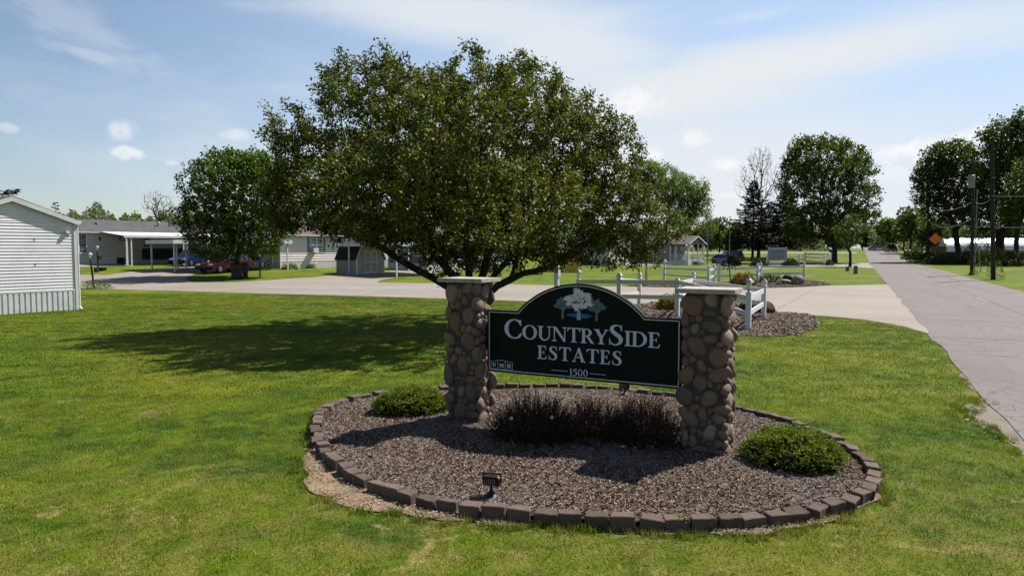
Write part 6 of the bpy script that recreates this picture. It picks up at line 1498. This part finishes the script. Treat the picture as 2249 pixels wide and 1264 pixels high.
fence('white post-and-rail fence close behind the sign, a lantern at each end',
      {'A': (1646.5, 19.2, None, 1.07, 1.0), 'B': (1680, 22.7, 1.31, None, 0), 'C': (1489, 22.8, 1.335, None, 0), 'D': (1524, 29.3, 1.32, None, 0), 'E': (1361, 24.2, 1.46, None, 0), 'F': (1405.5, 28.2, 1.33, None, 0), 'L': (1271, 26.4, None, 1.12, 0.95)},
      [('A', 'B', [0.90, 0.46]), ('C', 'A', [(1.17, 0.90), (0.72, 0.46)]), ('E', 'C', [(1.12, 1.17), (0.60, 0.66)]), ('C', 'D', [(1.10, 0.95), (0.60, 0.45)]), ('E', 'F', [(1.18, 0.95), (0.62, 0.46)]), ('L', 'E', [(1.02, 1.12), (0.50, 0.60)]), ('B', 'D', [0.90, 0.46])], w_=0.145)
fence('white post-and-rail fence round the island bed with boulders, beyond the concrete street',
      {'G': (1460, 49.5, None, 1.06, 1.1), 'H': (1557, 41.8, 1.28, None, 0), 'I': (1569, 46, 1.28, None, 0), 'J': (1665, 46.5, 1.33, None, 0), 'K': (1671.5, 48, 1.34, None, 0), 'M': (1767, 48.6, 1.33, None, 0)},
      [('G', 'H', [(0.86, 0.98), (0.40, 0.50)]), ('H', 'I', [(0.98, 0.90), (0.50, 0.44)]), ('I', 'J', [(0.90, 0.98), (0.44, 0.50)]), ('J', 'K', [0.98, 0.52]), ('K', 'M', [1.0, 0.53])], w_=0.145)
fence('low white three-rail fence beside the blue leasing board and the side lane',
      {'N': (1685, 92, 1.35, None, 0), 'O': (1755.5, 95, 1.45, None, 0), 'P': (1769.6, 100, 1.75, None, 0), 'Q': (1811, 91, 1.75, None, 0), 'R': (1818.5, 110, 1.5, None, 0), 'S': (1765, 112, 1.3, None, 0)},
      [('N', 'O', [1.15, 0.7, 0.3]), ('O', 'P', [1.2, 0.75]), ('P', 'Q', [1.45, 1.0, 0.45]), ('Q', 'R', [1.35, 0.85, 0.4]), ('R', 'S', [1.3])], w_=0.16)
fence('short white fence far down the road beside the dark red pickup', {'a': (1928, 190, 1.1, None, 0), 'b': (1937, 188, 1.1, None, 0), 'c': (1947, 186, 1.1, None, 0)}, [('a', 'b', [0.9, 0.5]), ('b', 'c', [0.9, 0.5])], w_=0.16)

def text_mesh(body, size, name, m, parent, loc, rot=(pi / 2, 0, 0), align='CENTER', ext=0.002, sx=1.0):
    cu = bpy.data.curves.new('t', 'FONT'); cu.body = body; cu.size = size; cu.align_x = align; cu.align_y = 'CENTER'; cu.extrude = ext; cu.resolution_u = 3
    tmp = bpy.data.objects.new('t', cu); COL.objects.link(tmp); dg = bpy.context.evaluated_depsgraph_get(); me = bpy.data.meshes.new_from_object(tmp.evaluated_get(dg)); me.name = name
    COL.objects.unlink(tmp); bpy.data.objects.remove(tmp); bpy.data.curves.remove(cu); me.materials.clear(); me.materials.append(m)
    o = obj(name, me, parent, loc); o.rotation_euler = rot; o.scale = (sx, 1, 1); return o
# blue street name sign on its post
x, y = D(1580, 41.8); st = thing('street_name_sign', 'blue arched street name board on a tall white post in front of the island bed', 'street sign', (x, y, th(x, y)), radians(-14))
zt_ = CAMH + (HOR - 566) / FOC * 41.8
mb = MB(); mb.box(-0.085, 0.085, -0.085, 0.085, -0.1, zt_ + 0.12); mb.lathe([(0.10, 0), (0.11, 0.02), (0.06, 0.05), (0.09, 0.10), (0.07, 0.15), (0.01, 0.18)], (0, 0, zt_ + 0.12), 12); mb.build('post', WHITE, st)
zl, zh_ = CAMH - (577.5 - HOR) / FOC * 41.8, CAMH - (563.5 - HOR) / FOC * 41.8; wS = 0.43
arc = lambda r_, n=14: [(r_ * 0.78 * cos(pi * i / n), zh_ - 0.02 + 0.17 * sin(pi * i / n) * r_ / wS) for i in range(n + 1)]
brd = [(-wS, zl), (wS, zl), (wS, zh_ - 0.04)] + arc(wS) + [(-wS, zh_ - 0.04)]
MB().slabxz(brd, -0.125, -0.09).build('name_board', BLUES, st, fixn=True); MB().slabxz([(a * 1.045, zl - 0.02 + (b_ - zl) * 1.06) for a, b_ in brd], -0.115, -0.095).build('board_edge', SHUT, st, fixn=True)
text_mesh('Countryside', 0.155, 'lettering', WHITE, st, (0, -0.128, (zl + zh_) / 2 + 0.065)); text_mesh('Drive', 0.155, 'lettering', WHITE, st, (0, -0.128, (zl + zh_) / 2 - 0.075))
x, y = D(1826, 95); s2 = thing('street_name_sign', 'small far blue street name board on a thin white post beside the side lane', 'street sign', (x, y, th(x, y)), radians(-14))
mb = MB(); mb.box(-0.07, 0.07, -0.07, 0.07, -0.1, 2.15); mb.lathe([(0.08, 0), (0.09, 0.1), (0.02, 0.16)], (0, 0, 2.15), 10); mb.build('post', WHITE, s2)
MB().slabxz([(-0.32, 1.72), (0.32, 1.72), (0.32, 1.96), (0.2, 2.06), (0, 2.1), (-0.2, 2.06), (-0.32, 1.96)], -0.11, -0.075).build('name_board', BLUES, s2, fixn=True)
# pale blue office board
x, y = D(1707.5, 92); ob = thing('notice_board', 'pale blue two-post notice board with dark lettering in front of the spruces', 'board', (x, y, th(x, y)), radians(-10))
k = 92 / FOC; zz = lambda py: CAMH - (py - HOR) * k - th(x, y)
for dx in (-18.5, 18.5): MB().box(dx * k - 0.10, dx * k + 0.10, -0.08, 0.08, -0.1, zz(541.5)).build('post', mat('greyed_white_post', (0.42, 0.40, 0.42), (0.36, 0.35, 0.37), 2.0, rough=0.7), ob)
MB().box(-17 * k, 17 * k, -0.05, 0.03, zz(571), zz(545.5)).build('panel', LBLUE, ob)
mb = MB(); mb.box(-17 * k, 17 * k, -0.075, -0.051, zz(545.8), zz(544)); mb.build('top_rail', WMETAL, ob)
mb = MB(); mb.box(-15 * k, 15 * k, -0.066, -0.051, zz(563.3), zz(562.4)); mb.box(-15 * k, 15 * k, -0.066, -0.051, zz(569.6), zz(569)); mb.build('panel_line', NAVY, ob)
text_mesh('NOW LEASING OFFICE', 0.25, 'lettering', NAVY, ob, (0, -0.056, zz(551.2)), sx=0.66); text_mesh('BEHIND THIS SIGN', 0.25, 'lettering', NAVY, ob, (0, -0.056, zz(555.7)), sx=0.62)
# orange road work diamond
x, y = D(2054, 95); rs = thing('road_work_sign', 'orange diamond road work sign on two posts at the right verge', 'road sign', (x, y, th(x, y)), radians(-24))
k = 95 / FOC; zc2 = CAMH + (HOR - 524.5) * k; hd_ = 12.6 * k
MB().slabxz([(0, zc2 - hd_), (hd_, zc2), (0, zc2 + hd_), (-hd_, zc2)], -0.03, 0.0).build('diamond_board', ORANGE, rs, fixn=True)
mb = strip([(0, zc2 - hd_ * 0.92), (hd_ * 0.92, zc2), (0, zc2 + hd_ * 0.92), (-hd_ * 0.92, zc2), (0, zc2 - hd_ * 0.92)], 0.022, y0=-0.034); o = mb.build('border_line', BLACKM, rs, fixn=True)
DKR = mat('dark_orange_print', (0.16, 0.022, 0.006), rough=0.6)
for i, (tx, dz) in enumerate((('ROAD', 0.27), ('CONSTRUCTION', 0.0), ('AHEAD', -0.27))): text_mesh(tx, 0.22, 'lettering', DKR, rs, (0, -0.034, zc2 + dz), sx=0.72 if i == 1 else 0.95)
for dx in (-8.5 * k, 6 * k): MB().box(dx - 0.04, dx + 0.04, 0.005, 0.07, -0.1, zc2 - 0.1).build('post', BLACKM, rs)
# plaque post at the street edge
x, y = D(1224, 28.5); dp = thing('plaque_post', 'square white post with a blue D plaque, behind the sign', 'post', (x, y, 0), radians(-38))
k = 28.5 / FOC; MB().box(-0.075, 0.075, -0.075, 0.075, -0.1, 1.70).build('post', WHITE, dp); MB().box(-0.10, -0.078, -0.07, 0.02, 0, 1.3).build('conduit', GALV, dp)
mb = MB(); finial(mb, 0, 0, 1.70, 0.15, 0); mb.build('finial', WHITE, dp)
MB().box(-0.10, 0.10, -0.10, -0.077, 1.28, 1.50).build('plaque', BLUES, dp); MB().box(-0.10, 0.10, -0.10, -0.077, 1.51, 1.66).build('plate', WHITE, dp); MB().box(-0.10, 0.10, -0.10, -0.077, 1.12, 1.27).build('plate', WHITE, dp)
text_mesh('D', 0.22, 'lettering', WHITE, dp, (0, -0.103, 1.39)); MB().box(0.077, 0.10, -0.10, 0.10, 1.12, 1.66).build('side_plaque', WHITE, dp)
x, y = G(1419, 627); mp_ = MB(); mp_.box(-0.06, 0.06, -0.06, 0.06, -0.1, 1.35); o = mp_.build('marker_post', mat('cream_post', (0.55, 0.52, 0.40), (0.50, 0.47, 0.36), 3.0), None, origin=(x, y, th(x, y))); tag(o, 'plain cream post standing alone between the near and far white fences', 'post')

# lamp posts in the yards
def lamppost(px, py, ptop, label, m, lean=0.0, box=None):
    x, y = G(px, py); z = th(x, y); k = y / FOC; h_ = (py - ptop) * k
    t_ = thing('lamp_post', label, 'lamp post', (x, y, z), 0, 'old style lamp posts in the yards')
    MB().tube([(0, 0, -0.05), (lean * 0.9, 0, h_ - 0.42)], [0.055, 0.05], 8).build('post', m, t_)
    l = lantern(t_, lean, 0, h_ - 0.43, 0.95)
    if box: MB().cbox((0.16, 0, h_ * 0.5), 0.16, 0.2, 0.28).build('paper_box', box, t_)
lamppost(207, 633, 552, 'leaning black lamp post at the street corner just right of the white home', GREENM, -0.18, GREENM)
lamppost(215.5, 594, 538, 'black lamp post beside the planter in front of the beige home', GREENM, -0.02, GREENM)
lamppost(571, 609, 552, 'black lamp post on the lawn in front of the taupe home', GREENM, 0.02, SHUT)
x, y = G(1471, 580); o = MB().box(-0.05, 0.05, -0.05, 0.05, 0, 1.6).build('yard_post', BLACKM, None, origin=(x, y, th(x, y))); tag(o, 'thin dark post in front of the porch home', 'post')
x, y = G(223.5, 594.5); o = MB().box(-0.24, 0.24, -0.2, 0.2, 0, 0.26).box(-0.27, 0.27, -0.23, 0.23, 0.2, 0.262).build('planter_box', BLACKM, None, origin=(x, y, th(x, y)), fixn=True); tag(o, 'low dark planter at the foot of the lamp post before the beige home', 'planter')

# wheeled bins
def bin_(px, py, Yd, label, hgt=1.1, grp='black wheeled bins', lid=None):
    x, y = D(px, Yd) if Yd else G(px, py); t_ = thing('wheeled_bin', label, 'bin', (x, y, th(x, y)), radians(20), grp)
    s_ = hgt / 1.1; b1, b2 = 0.155 * s_, 0.20 * s_
    MB().add([(-b1, -b1, .04), (b1, -b1, .04), (b1, b1, .04), (-b1, b1, .04), (-b2, -b2, hgt * .88), (b2, -b2, hgt * .88), (b2, b2, hgt * .88), (-b2, b2, hgt * .88)], [(3, 2, 1, 0), (4, 5, 6, 7), (0, 1, 5, 4), (1, 2, 6, 5), (2, 3, 7, 6), (3, 0, 4, 7)]).build('tub', BINM, t_, bevel=0.02)
    MB().slabyz([(-b2 - 0.03, hgt * .885), (b2 + 0.04, hgt * .885), (b2 + 0.05, hgt * .95), (0, hgt), (-b2 - 0.03, hgt * .93)], -b2 - 0.02, b2 + 0.02).build('lid', lid or BINM, t_, fixn=True)
    for sx in (-1, 1): MB().lathe([(0.09, -0.02), (0.09, 0.02)], n=12).build('wheel', TYRE, t_, origin=(sx * b1, b1 + 0.02, 0.10)).rotation_euler = (0, pi / 2, 0)
bin_(514, 613, None, 'leftmost of the three black bins at the kerb by the maple'); bin_(526.5, 613, None, 'middle black bin of the three at the kerb by the maple'); bin_(539, 612, None, 'rightmost of the three black bins at the kerb by the maple')
PALE = mat('pale_bin_lid', (0.35, 0.36, 0.36), rough=0.5)
bin_(1988.5, 0, 137, 'left of the two dark bins far down the road, right verge', 1.15, lid=PALE); bin_(1997, 0, 137, 'right of the two dark bins far down the road, right verge', 1.15, lid=PALE)
# grill and round thing by the taupe home
x, y = G(596, 592); o = thing('wagon_wheel', 'dark wooden wagon wheel leaning on the skirting of the taupe home', 'wheel', (x - 0.3, y + 0.2, th(x, y) + 0.37), RU - 0.8)
mb = MB(); n = 20
for i in range(n): a, b_ = 2 * pi * i / n, 2 * pi * (i + 1) / n; mb.bar((cos(a) * 0.36, 0, sin(a) * 0.36), (cos(b_) * 0.36, 0, sin(b_) * 0.36), 0.04, 0.05)
mb.build('rim', BLACKM, o); [MB().bar((0, 0, 0), (cos(a) * 0.35, 0, sin(a) * 0.35), 0.025, 0.03).build('spoke', BLACKM, o) for a in [i * pi / 4 for i in range(8)]]
MB().lathe([(0.07, -0.05), (0.07, 0.05)], n=10).build('hub', BLACKM, o).rotation_euler = (pi / 2, 0, 0)
x, y = G(561, 592); o = thing('kettle_grill', 'black round grill in the shade of the maple beside the taupe home', 'grill', (x, y, th(x, y)), 0)
MB().lathe([(0.05, 0.72), (0.26, 0.80), (0.32, 0.95), (0.32, 0.98), (0.26, 1.12), (0.08, 1.2), (0.02, 1.22)], n=16).build('bowl', BLACKM, o)
for a in (0.3, 2.4, 4.5): MB().tube([(cos(a) * 0.12, sin(a) * 0.12, 0.78), (cos(a) * 0.3, sin(a) * 0.3, 0.0)], 0.015, 6).build('leg', GALV, o)
# utility boxes
for px, py, hh, lb in ((1861, 595, 0.42, 'small grey-green utility box on the verge, the lower of two'), (1879, 601, 0.68, 'grey-green utility box on the verge, the taller of two')):
    x, y = G(px, py); t_ = thing('utility_box', lb, 'utility box', (x, y, th(x, y)), SA, 'utility boxes on the verge')
    MB().box(-0.17, 0.17, -0.14, 0.14, -0.05, hh).build('cabinet', mat('green_grey_box', (0.17, 0.19, 0.19), (0.14, 0.16, 0.16), 5, rough=0.6), t_, bevel=0.015); MB().box(-0.185, 0.185, -0.155, 0.155, hh, hh + 0.05).build('lid', GALV, t_, bevel=0.01)

# ------------------------------------------------------------------ utility poles and wires
def pole(px, Yd, h_, lean, label, r0=0.15, arm=None, extra=None):
    x, y = D(px, Yd); z = th(x, y); t_ = thing('utility_pole', label, 'utility pole', (x, y, z), 0, 'wooden utility poles along the road')
    MB().tube([(0, 0, -0.2), (lean * 0.5, 0, h_ * 0.5), (lean, 0, h_)], [r0, r0 * 0.85, r0 * 0.68], 12).build('pole', POLEW, t_)
    if arm:
        MB().cbox((lean, -0.12, h_ - 0.15), arm, 0.1, 0.12, rz=-0.46).build('crossarm', POLEW, t_)
        for k_ in (-0.45, -0.2, 0.2, 0.45): MB().lathe([(0.03, 0), (0.05, 0.03), (0.03, 0.09), (0.045, 0.12), (0.01, 0.15)], (lean + cos(-0.46) * arm * k_, -0.12 + sin(-0.46) * arm * k_, h_ - 0.09), 8).build('insulator', GALV, t_)
    return t_
p1 = pole(2184.5, 50, 9.75, -0.50, 'nearest wooden pole at the right verge, vines round its foot', 0.155)
for zz_ in (6.1, 7.4): MB().cbox((-0.50 * zz_ / 9.75, -0.16, zz_), 0.25, 0.12, 0.05).build('bracket', GALV, p1)
p2 = pole(2136.5, 58.5, 9.5, -0.2, 'wooden pole carrying a grey transformer can', 0.145)
MB().lathe([(0.20, 0), (0.25, 0.05), (0.25, 0.95), (0.27, 0.98), (0.27, 1.04), (0.12, 1.10)], (-0.42, -0.15, 7.4), 16).build('transformer', GALV, p2); MB().lathe([(0.03, 0), (0.05, 0.05), (0.03, 0.25)], (-0.42, -0.15, 8.5), 8).build('bushing', BLACKM, p2)
MB().tube([(0.17, -0.1, 0), (0.12, -0.1, 7.3)], 0.035, 6).build('conduit', GALV, p2)
p3 = pole(2036, 110, 9.4, 0, 'far wooden pole with a crossarm, left of the orange sign', 0.16, 2.2)
p4 = pole(1926, 215, 8.0, 0, 'farthest thin pole by the road end', 0.14)
x, y = D(1554, 96); o = MB().tube([(0, 0, -0.1), (0, 0, 5.2)], 0.07, 8).build('light_pole', GALV, None, origin=(x, y, th(x, y))); tag(o, 'thin pale pole just right of the porch home', 'pole')
x, y = D(1602, 108); o = MB().tube([(0, 0, -0.1), (0, 0, 7.0)], [0.08, 0.05], 8).lathe([(0.1, 0), (0.12, 0.15), (0.02, 0.22)], (0, 0, 7.0), 8).build('light_pole', GALV, None, origin=(x, y, th(x, y))); tag(o, 'thin yard light pole standing in front of the dark trees left of the spruces', 'pole')
def wire(a, b_, sag, label, r_=0.012):
    a, b_ = Vector(a), Vector(b_); pts = [tuple(a.lerp(b_, i / 16) + Vector((0, 0, -4 * sag * (i / 16) * (1 - i / 16)))) for i in range(17)]
    o = MB().tube([tuple(Vector(p) - a) for p in pts], r_, 4, cap=False).build('overhead_wire', BLACKM if r_ < 0.02 else GALV, None, origin=tuple(a)); tag(o, label, 'wire', 'overhead wires between the poles')
P1, P2, P3 = [Vector(o.location) for o in (p1, p2, p3)]
wire(P1 + Vector((-0.3, 0, 6.05)), P1 + Vector((9, -16, 6.3)), 0.35, 'pale cable from the nearest pole out of the right edge', 0.022)
wire(P2 + Vector((0.1, 0, 6.2)), P1 + Vector((-0.35, 0, 5.95)), 0.25, 'cable between the transformer pole and the nearest pole', 0.02)
wire(P3 + Vector((0, 0, 9.2)), P2 + Vector((-0.1, 0, 6.3)), 0.9, 'upper cable from the crossarm pole to the transformer pole', 0.02)
wire(P3 + Vector((0, 0, 6.7)), P2 + Vector((0, 0, 4.9)), 1.0, 'middle cable from the crossarm pole to the transformer pole', 0.02)
wire(P3 + Vector((0, 0, 6.2)), P1 + Vector((9, -10, 4.2)), 0.7, 'long low cable passing behind both near poles', 0.022)
wire(Vector(p4.location) + Vector((0, 0, 7.8)), P3 + Vector((-0.5, 0, 9.3)), 1.2, 'far cable running down the road to the crossarm pole', 0.02)
# stake, mailbox, boards at the right verge
x, y = D(2156, 66); o = MB().tube([(0, 0, -0.1), (-0.22, 0, 2.0)], 0.035, 6).build('wooden_stake', mat('pale_stake', (0.42, 0.33, 0.16), rough=0.8), None, origin=(x, y, th(x, y))); tag(o, 'pale leaning stake between the two nearest poles', 'stake')
x, y = D(2048.5, 97); t_ = thing('mailbox', 'dark mailbox with pale top on a black post at the road edge', 'mailbox', (x, y, th(x, y)), radians(60))
MB().box(-0.06, 0.06, -0.06, 0.06, -0.1, 0.75).build('post', BLACKM, t_); MB().slabyz([(-0.2, 0.72), (0.2, 0.72), (0.2, 1.0), (0.14, 1.12), (-0.14, 1.12), (-0.2, 1.0)], -0.35, 0.35).build('box', BLACKM, t_, fixn=True); MB().slabyz([(-0.21, 1.02), (0.21, 1.02), (0.15, 1.15), (-0.15, 1.15)], -0.36, 0.36).build('lid', WMETAL, t_, fixn=True)
x, y = D(2061.5, 112); t_ = thing('roadside_board', 'green and yellow board on posts below the orange sign', 'board', (x, y, th(x, y)), radians(-15))
MB().box(-1.08, 1.08, -0.03, 0.03, 1.35 - 0.0, 2.45).build('panel', GREENB, t_); [MB().box(a, a + 0.1, 0.03, 0.1, -0.1, 2.4).build('post', TREAD, t_) for a in (-1.0, 0.9)]
x, y = D(2051, 108); t_ = thing('yard_sign', 'small white sign below the green and yellow board', 'sign', (x, y, th(x, y)), radians(-15)); MB().box(-0.28, 0.28, -0.02, 0.02, 1.05, 1.5).build('panel', WHITE, t_); MB().box(-0.03, 0.03, 0.02, 0.05, 0, 1.3).build('post', TREAD, t_)
# greenhouse tunnel
x0, y0 = D(2056, 124); gh = thing('greenhouse', 'long white hooped greenhouse tunnel behind the trees at the right', 'greenhouse', (x0, y0, th(x0, y0)), radians(-3))
Lg = 34; n = 14; R1, R2 = 3.4, 2.45
prof = [(-R1 * cos(pi * i / n), 1.25 + R2 * sin(pi * i / n)) for i in range(n + 1)]; mb = MB()
for i in range(n): mb.add([(0, prof[i][0], prof[i][1]), (Lg, prof[i][0], prof[i][1]), (Lg, prof[i + 1][0], prof[i + 1][1]), (0, prof[i + 1][0], prof[i + 1][1])], [(0, 1, 2, 3)])
mb.add([(0, a, b_) for a, b_ in prof], [tuple(range(n + 1))]); mb.build('film_cover', POLY, gh, smooth=False)
MB().box(0, Lg, -R1 - 0.02, -R1 + 0.1, -0.2, 1.25).box(-0.02, 0.1, -R1, R1, -0.2, 1.25).build('base_wall', BLACKM, gh)
for i in range(15): MB().tube([(i * 2.4 + 0.1, a * 1.008, b_ + 0.02) for a, b_ in prof], 0.035, 4).build('hoop', WMETAL, gh)

# ------------------------------------------------------------------ hedges, shrubs, boulders
def bush(name, label, px, py, rx, ry, h_, m, seed, n, leaf, cat='shrub', Yd=None, group=None, wr=0.5, droop=0.0, xy=None, base=0.0):
    x, y = xy or (D(px, Yd) if Yd else G(px, py)); rg = np.random.default_rng(seed); z = th(x, y)
    d = unit(rg.normal(size=(n, 3))); d[:, 2] = np.abs(d[:, 2]); a = np.arctan2(d[:, 1], d[:, 0])
    lump = 1 + 0.13 * np.sin(a * 3 + seed) + 0.09 * np.sin(a * 7 + 2 * seed + d[:, 2] * 4) + 0.06 * np.sin(d[:, 2] * 9 + a * 2)
    r = lump * np.where(rg.random(n) < 0.65, rg.uniform(0.85, 1.05, n), rg.random(n) ** 0.5)
    p = np.stack([d[:, 0] * rx * r, d[:, 1] * ry * r, base + d[:, 2] * (h_ - base) * r], 1)
    L = leaves(p, unit(d + rg.normal(0, 0.55, (n, 3))), leaf * rg.uniform(0.7, 1.4, n), rg, wr=wr, flat=0.4, droop=droop)
    me = arr_mesh(name, L, 4, m); o = obj(name, me, None, (x, y, z)); return tag(o, label, cat, group)
bush('golden_shrub', 'golden shrub in the near fence bed, left of the right stone pillar', 1467, 680, 0.40, 0.35, 0.50, GOLDL, 1, 2600, 0.07)
bush('rusty_shrub', 'rusty orange shrub in the island bed behind the lantern', 1630, 626, 0.75, 0.6, 0.66, RUSTL, 2, 2600, 0.10)
bush('green_perennial', 'fresh green clump against the fence left of the boulders', 1692, 620, 0.75, 0.35, 0.45, HEDG, 3, 900, 0.14, wr=0.25)
bush('leafy_plant', 'small green plant between the right stone pillar and the lantern post', 1620, 672, 0.22, 0.22, 0.38, WEED, 4, 260, 0.12, wr=0.3)
bush('round_shrub', 'dark round shrub left of the pale blue board', 1668, 585, 0.95, 0.7, 0.95, HEDG, 5, 1300, 0.18, group='shrubs by the third fence')
bush('round_shrub', 'green shrub right of the pale blue board', 1738, 584, 0.9, 0.7, 0.80, HEDG, 6, 1300, 0.18, group='shrubs by the third fence')
bush('round_shrub', 'small green shrub beside the far blue street sign', 1822, 583, 0.45, 0.45, 0.75, HEDG, 7, 700, 0.14, group='shrubs by the third fence')
bush('clipped_shrub', 'low dark clipped shrub on the lawn behind the crabapple', 1168, 603, 0.75, 0.6, 0.42, HEDG, 8, 1800, 0.09)
bush('golden_shrub', 'golden spirea shrub behind the plaque post', 1253, 598, 0.95, 0.8, 1.25, GOLDL, 9, 2200, 0.12)
bush('dark_shrub', 'dark shrub left of the golden spirea behind the plaque post', 1205, 597, 1.0, 0.8, 1.15, HEDG, 10, 1600, 0.14)
bush('dark_shrub', 'dark shrub right of the crabapple trunk in front of the mint home', 1065, 597, 1.2, 0.8, 1.25, HEDG, 11, 1600, 0.14)
bush('low_hedge', 'low dark rounded hedge in front of the dark parked car', 1604, 0, 1.45, 1.0, 1.25, SPRN, 12, 3000, 0.18, cat='hedge', Yd=90)
bush('hosta', 'cream-edged hosta clump at the corner of the taupe home', 636, 591, 0.55, 0.4, 0.42, HOSTA, 13, 420, 0.26, cat='plant', droop=0.6, wr=0.35); bush('hosta', 'smaller hosta clump below the air conditioner', 681, 589, 0.38, 0.3, 0.38, HOSTA, 14, 280, 0.22, cat='plant', droop=0.6, wr=0.35)
bush('corner_weeds', 'weedy patch round the foot of the leaning lamp post', 205, 634, 1.0, 0.35, 0.30, WEED, 15, 700, 0.14, cat='weeds', wr=0.2)
for i, (px, Yd, rx, ry, h_, lb) in enumerate(((2008, 120, 1.9, 1.5, 1.5, 'rounded green shrub just right of the far bins'), (2032, 108, 2.2, 1.5, 1.5, 'leafy shrub behind the mailbox'), (2085, 96, 3.2, 1.4, 1.25, 'low green hedge right of the mailbox'), (2135, 94, 3.0, 1.4, 1.7, 'hedge behind the transformer pole'),
                                              (2180, 92, 3.0, 1.4, 1.85, 'hedge behind the nearest pole'), (2228, 90, 3.2, 1.4, 1.9, 'hedge at the right edge of the view'), (2290, 88, 3.2, 1.4, 1.9, 'hedge running out of the right edge'), (2147, 106, 2.4, 1.6, 4.1, 'tall rounded bush in front of the greenhouse between the poles'), (2058, 101, 1.6, 1.2, 1.3, 'grassy shrub under the orange sign'))):
    bush('hedge_shrub', lb, px, 0, rx, ry, h_, HEDG, 30 + i, 2600, 0.21, Yd=Yd, group='shrubs along the right verge')
bush('vine', 'green vine climbing the foot of the nearest pole', 2190, 0, 0.55, 0.4, 1.3, WEED, 50, 420, 0.11, Yd=50.2, cat='vine'); bush('vine', 'tuft of weeds at the foot of the transformer pole', 2140, 0, 0.4, 0.3, 0.4, WEED, 51, 200, 0.10, Yd=58.3, cat='weeds')
bush('vine_sapling', 'thin yellow-green vine between the two nearest poles', 2160, 0, 0.7, 0.3, 1.35, WEED, 52, 160, 0.10, Yd=54, cat='vine', base=0.2)
# weeping young tree in the island bed
x, y = G(1603, 625); wt_ = thing('weeping_sapling', 'small weeping sapling with a dark stem right of the blue street sign', 'tree', (x, y, th(x, y)), 0)
mb = MB(); mb.tube([(0.05, 0, 0), (0.0, 0, 0.6), (-0.08, 0, 1.25)], [0.05, 0.035, 0.03], 6); rg = np.random.default_rng(3); ps, ds = [], []
for i in range(9):
    a = i * 0.7; e = (-0.08 + cos(a) * 0.42, sin(a) * 0.42, 0.95 + 0.12 * (i % 3)); m_ = (-0.08 + cos(a) * 0.25, sin(a) * 0.25, 1.30); mb.tube([(-0.08, 0, 1.25), m_, e], [0.02, 0.013, 0.006], 4)
    for k in range(9): t = rg.random(); ps.append(np.array(m_) * (1 - t) + np.array(e) * t); ds.append(rg.normal(size=3) * 0.4 + (0, 0, -1))
mb.build('stem', BLACKM, wt_); obj('leaves', arr_mesh('leaves', leaves(np.array(ps), unit(np.array(ds)), rg.uniform(0.08, 0.14, len(ps)), rg), 4, HEDG), wt_)
def boulder(px, py, rx, ry, rz_, m, seed, label, rot=0.0, sink=0.25):
    x, y = G(px, py); b_ = bmesh.new(); bmesh.ops.create_icosphere(b_, subdivisions=3, radius=1.0); r2 = random.Random(seed); ph = [r2.uniform(0, 6) for _ in range(6)]
    for v in b_.verts:
        p = v.co; f = 1 + 0.13 * sin(1.9 * p.x + ph[0]) * cos(2.2 * p.y + ph[1]) + 0.08 * sin(3.7 * p.z + 2 * p.x + ph[2]) + 0.04 * sin(7 * p.y + 5 * p.x + ph[3]); v.co = Vector((p.x * rx * f, p.y * ry * f, p.z * rz_ * f + rz_ * (1 - sink)))
    me = bpy.data.meshes.new('boulder'); b_.to_mesh(me); b_.free(); me.materials.append(m); me.polygons.foreach_set('use_smooth', [True] * len(me.polygons)); o = obj('boulder', me, None, (x, y, th(x, y)), rot); tag(o, label, 'boulder')
boulder(1752, 625, 0.42, 0.4, 0.33, BOULD, 1, 'large brown boulder at the right end of the island bed, beside the fence post', 0.3)
boulder(1722, 624, 0.46, 0.35, 0.20, mat('pale_boulder_stone', (0.36, 0.33, 0.30), (0.16, 0.14, 0.13), 3.0, rough=0.8, bump=0.5, bscale=10), 2, 'pale flat streaked boulder, front of the three in the island bed', 0.1)
boulder(1730, 617, 0.33, 0.3, 0.30, BOULDD, 3, 'dark boulder behind the pale flat one in the island bed', 0.8); boulder(1710, 626, 0.18, 0.15, 0.12, BOULD, 5, 'small reddish rock at the left of the island bed boulders', 0.5)
boulder(1664, 687, 0.66, 0.40, 0.25, BOULDD, 4, 'big dark boulder behind the fence right of the right stone pillar', 0.2)
# clods of grey leaves left in the near bed
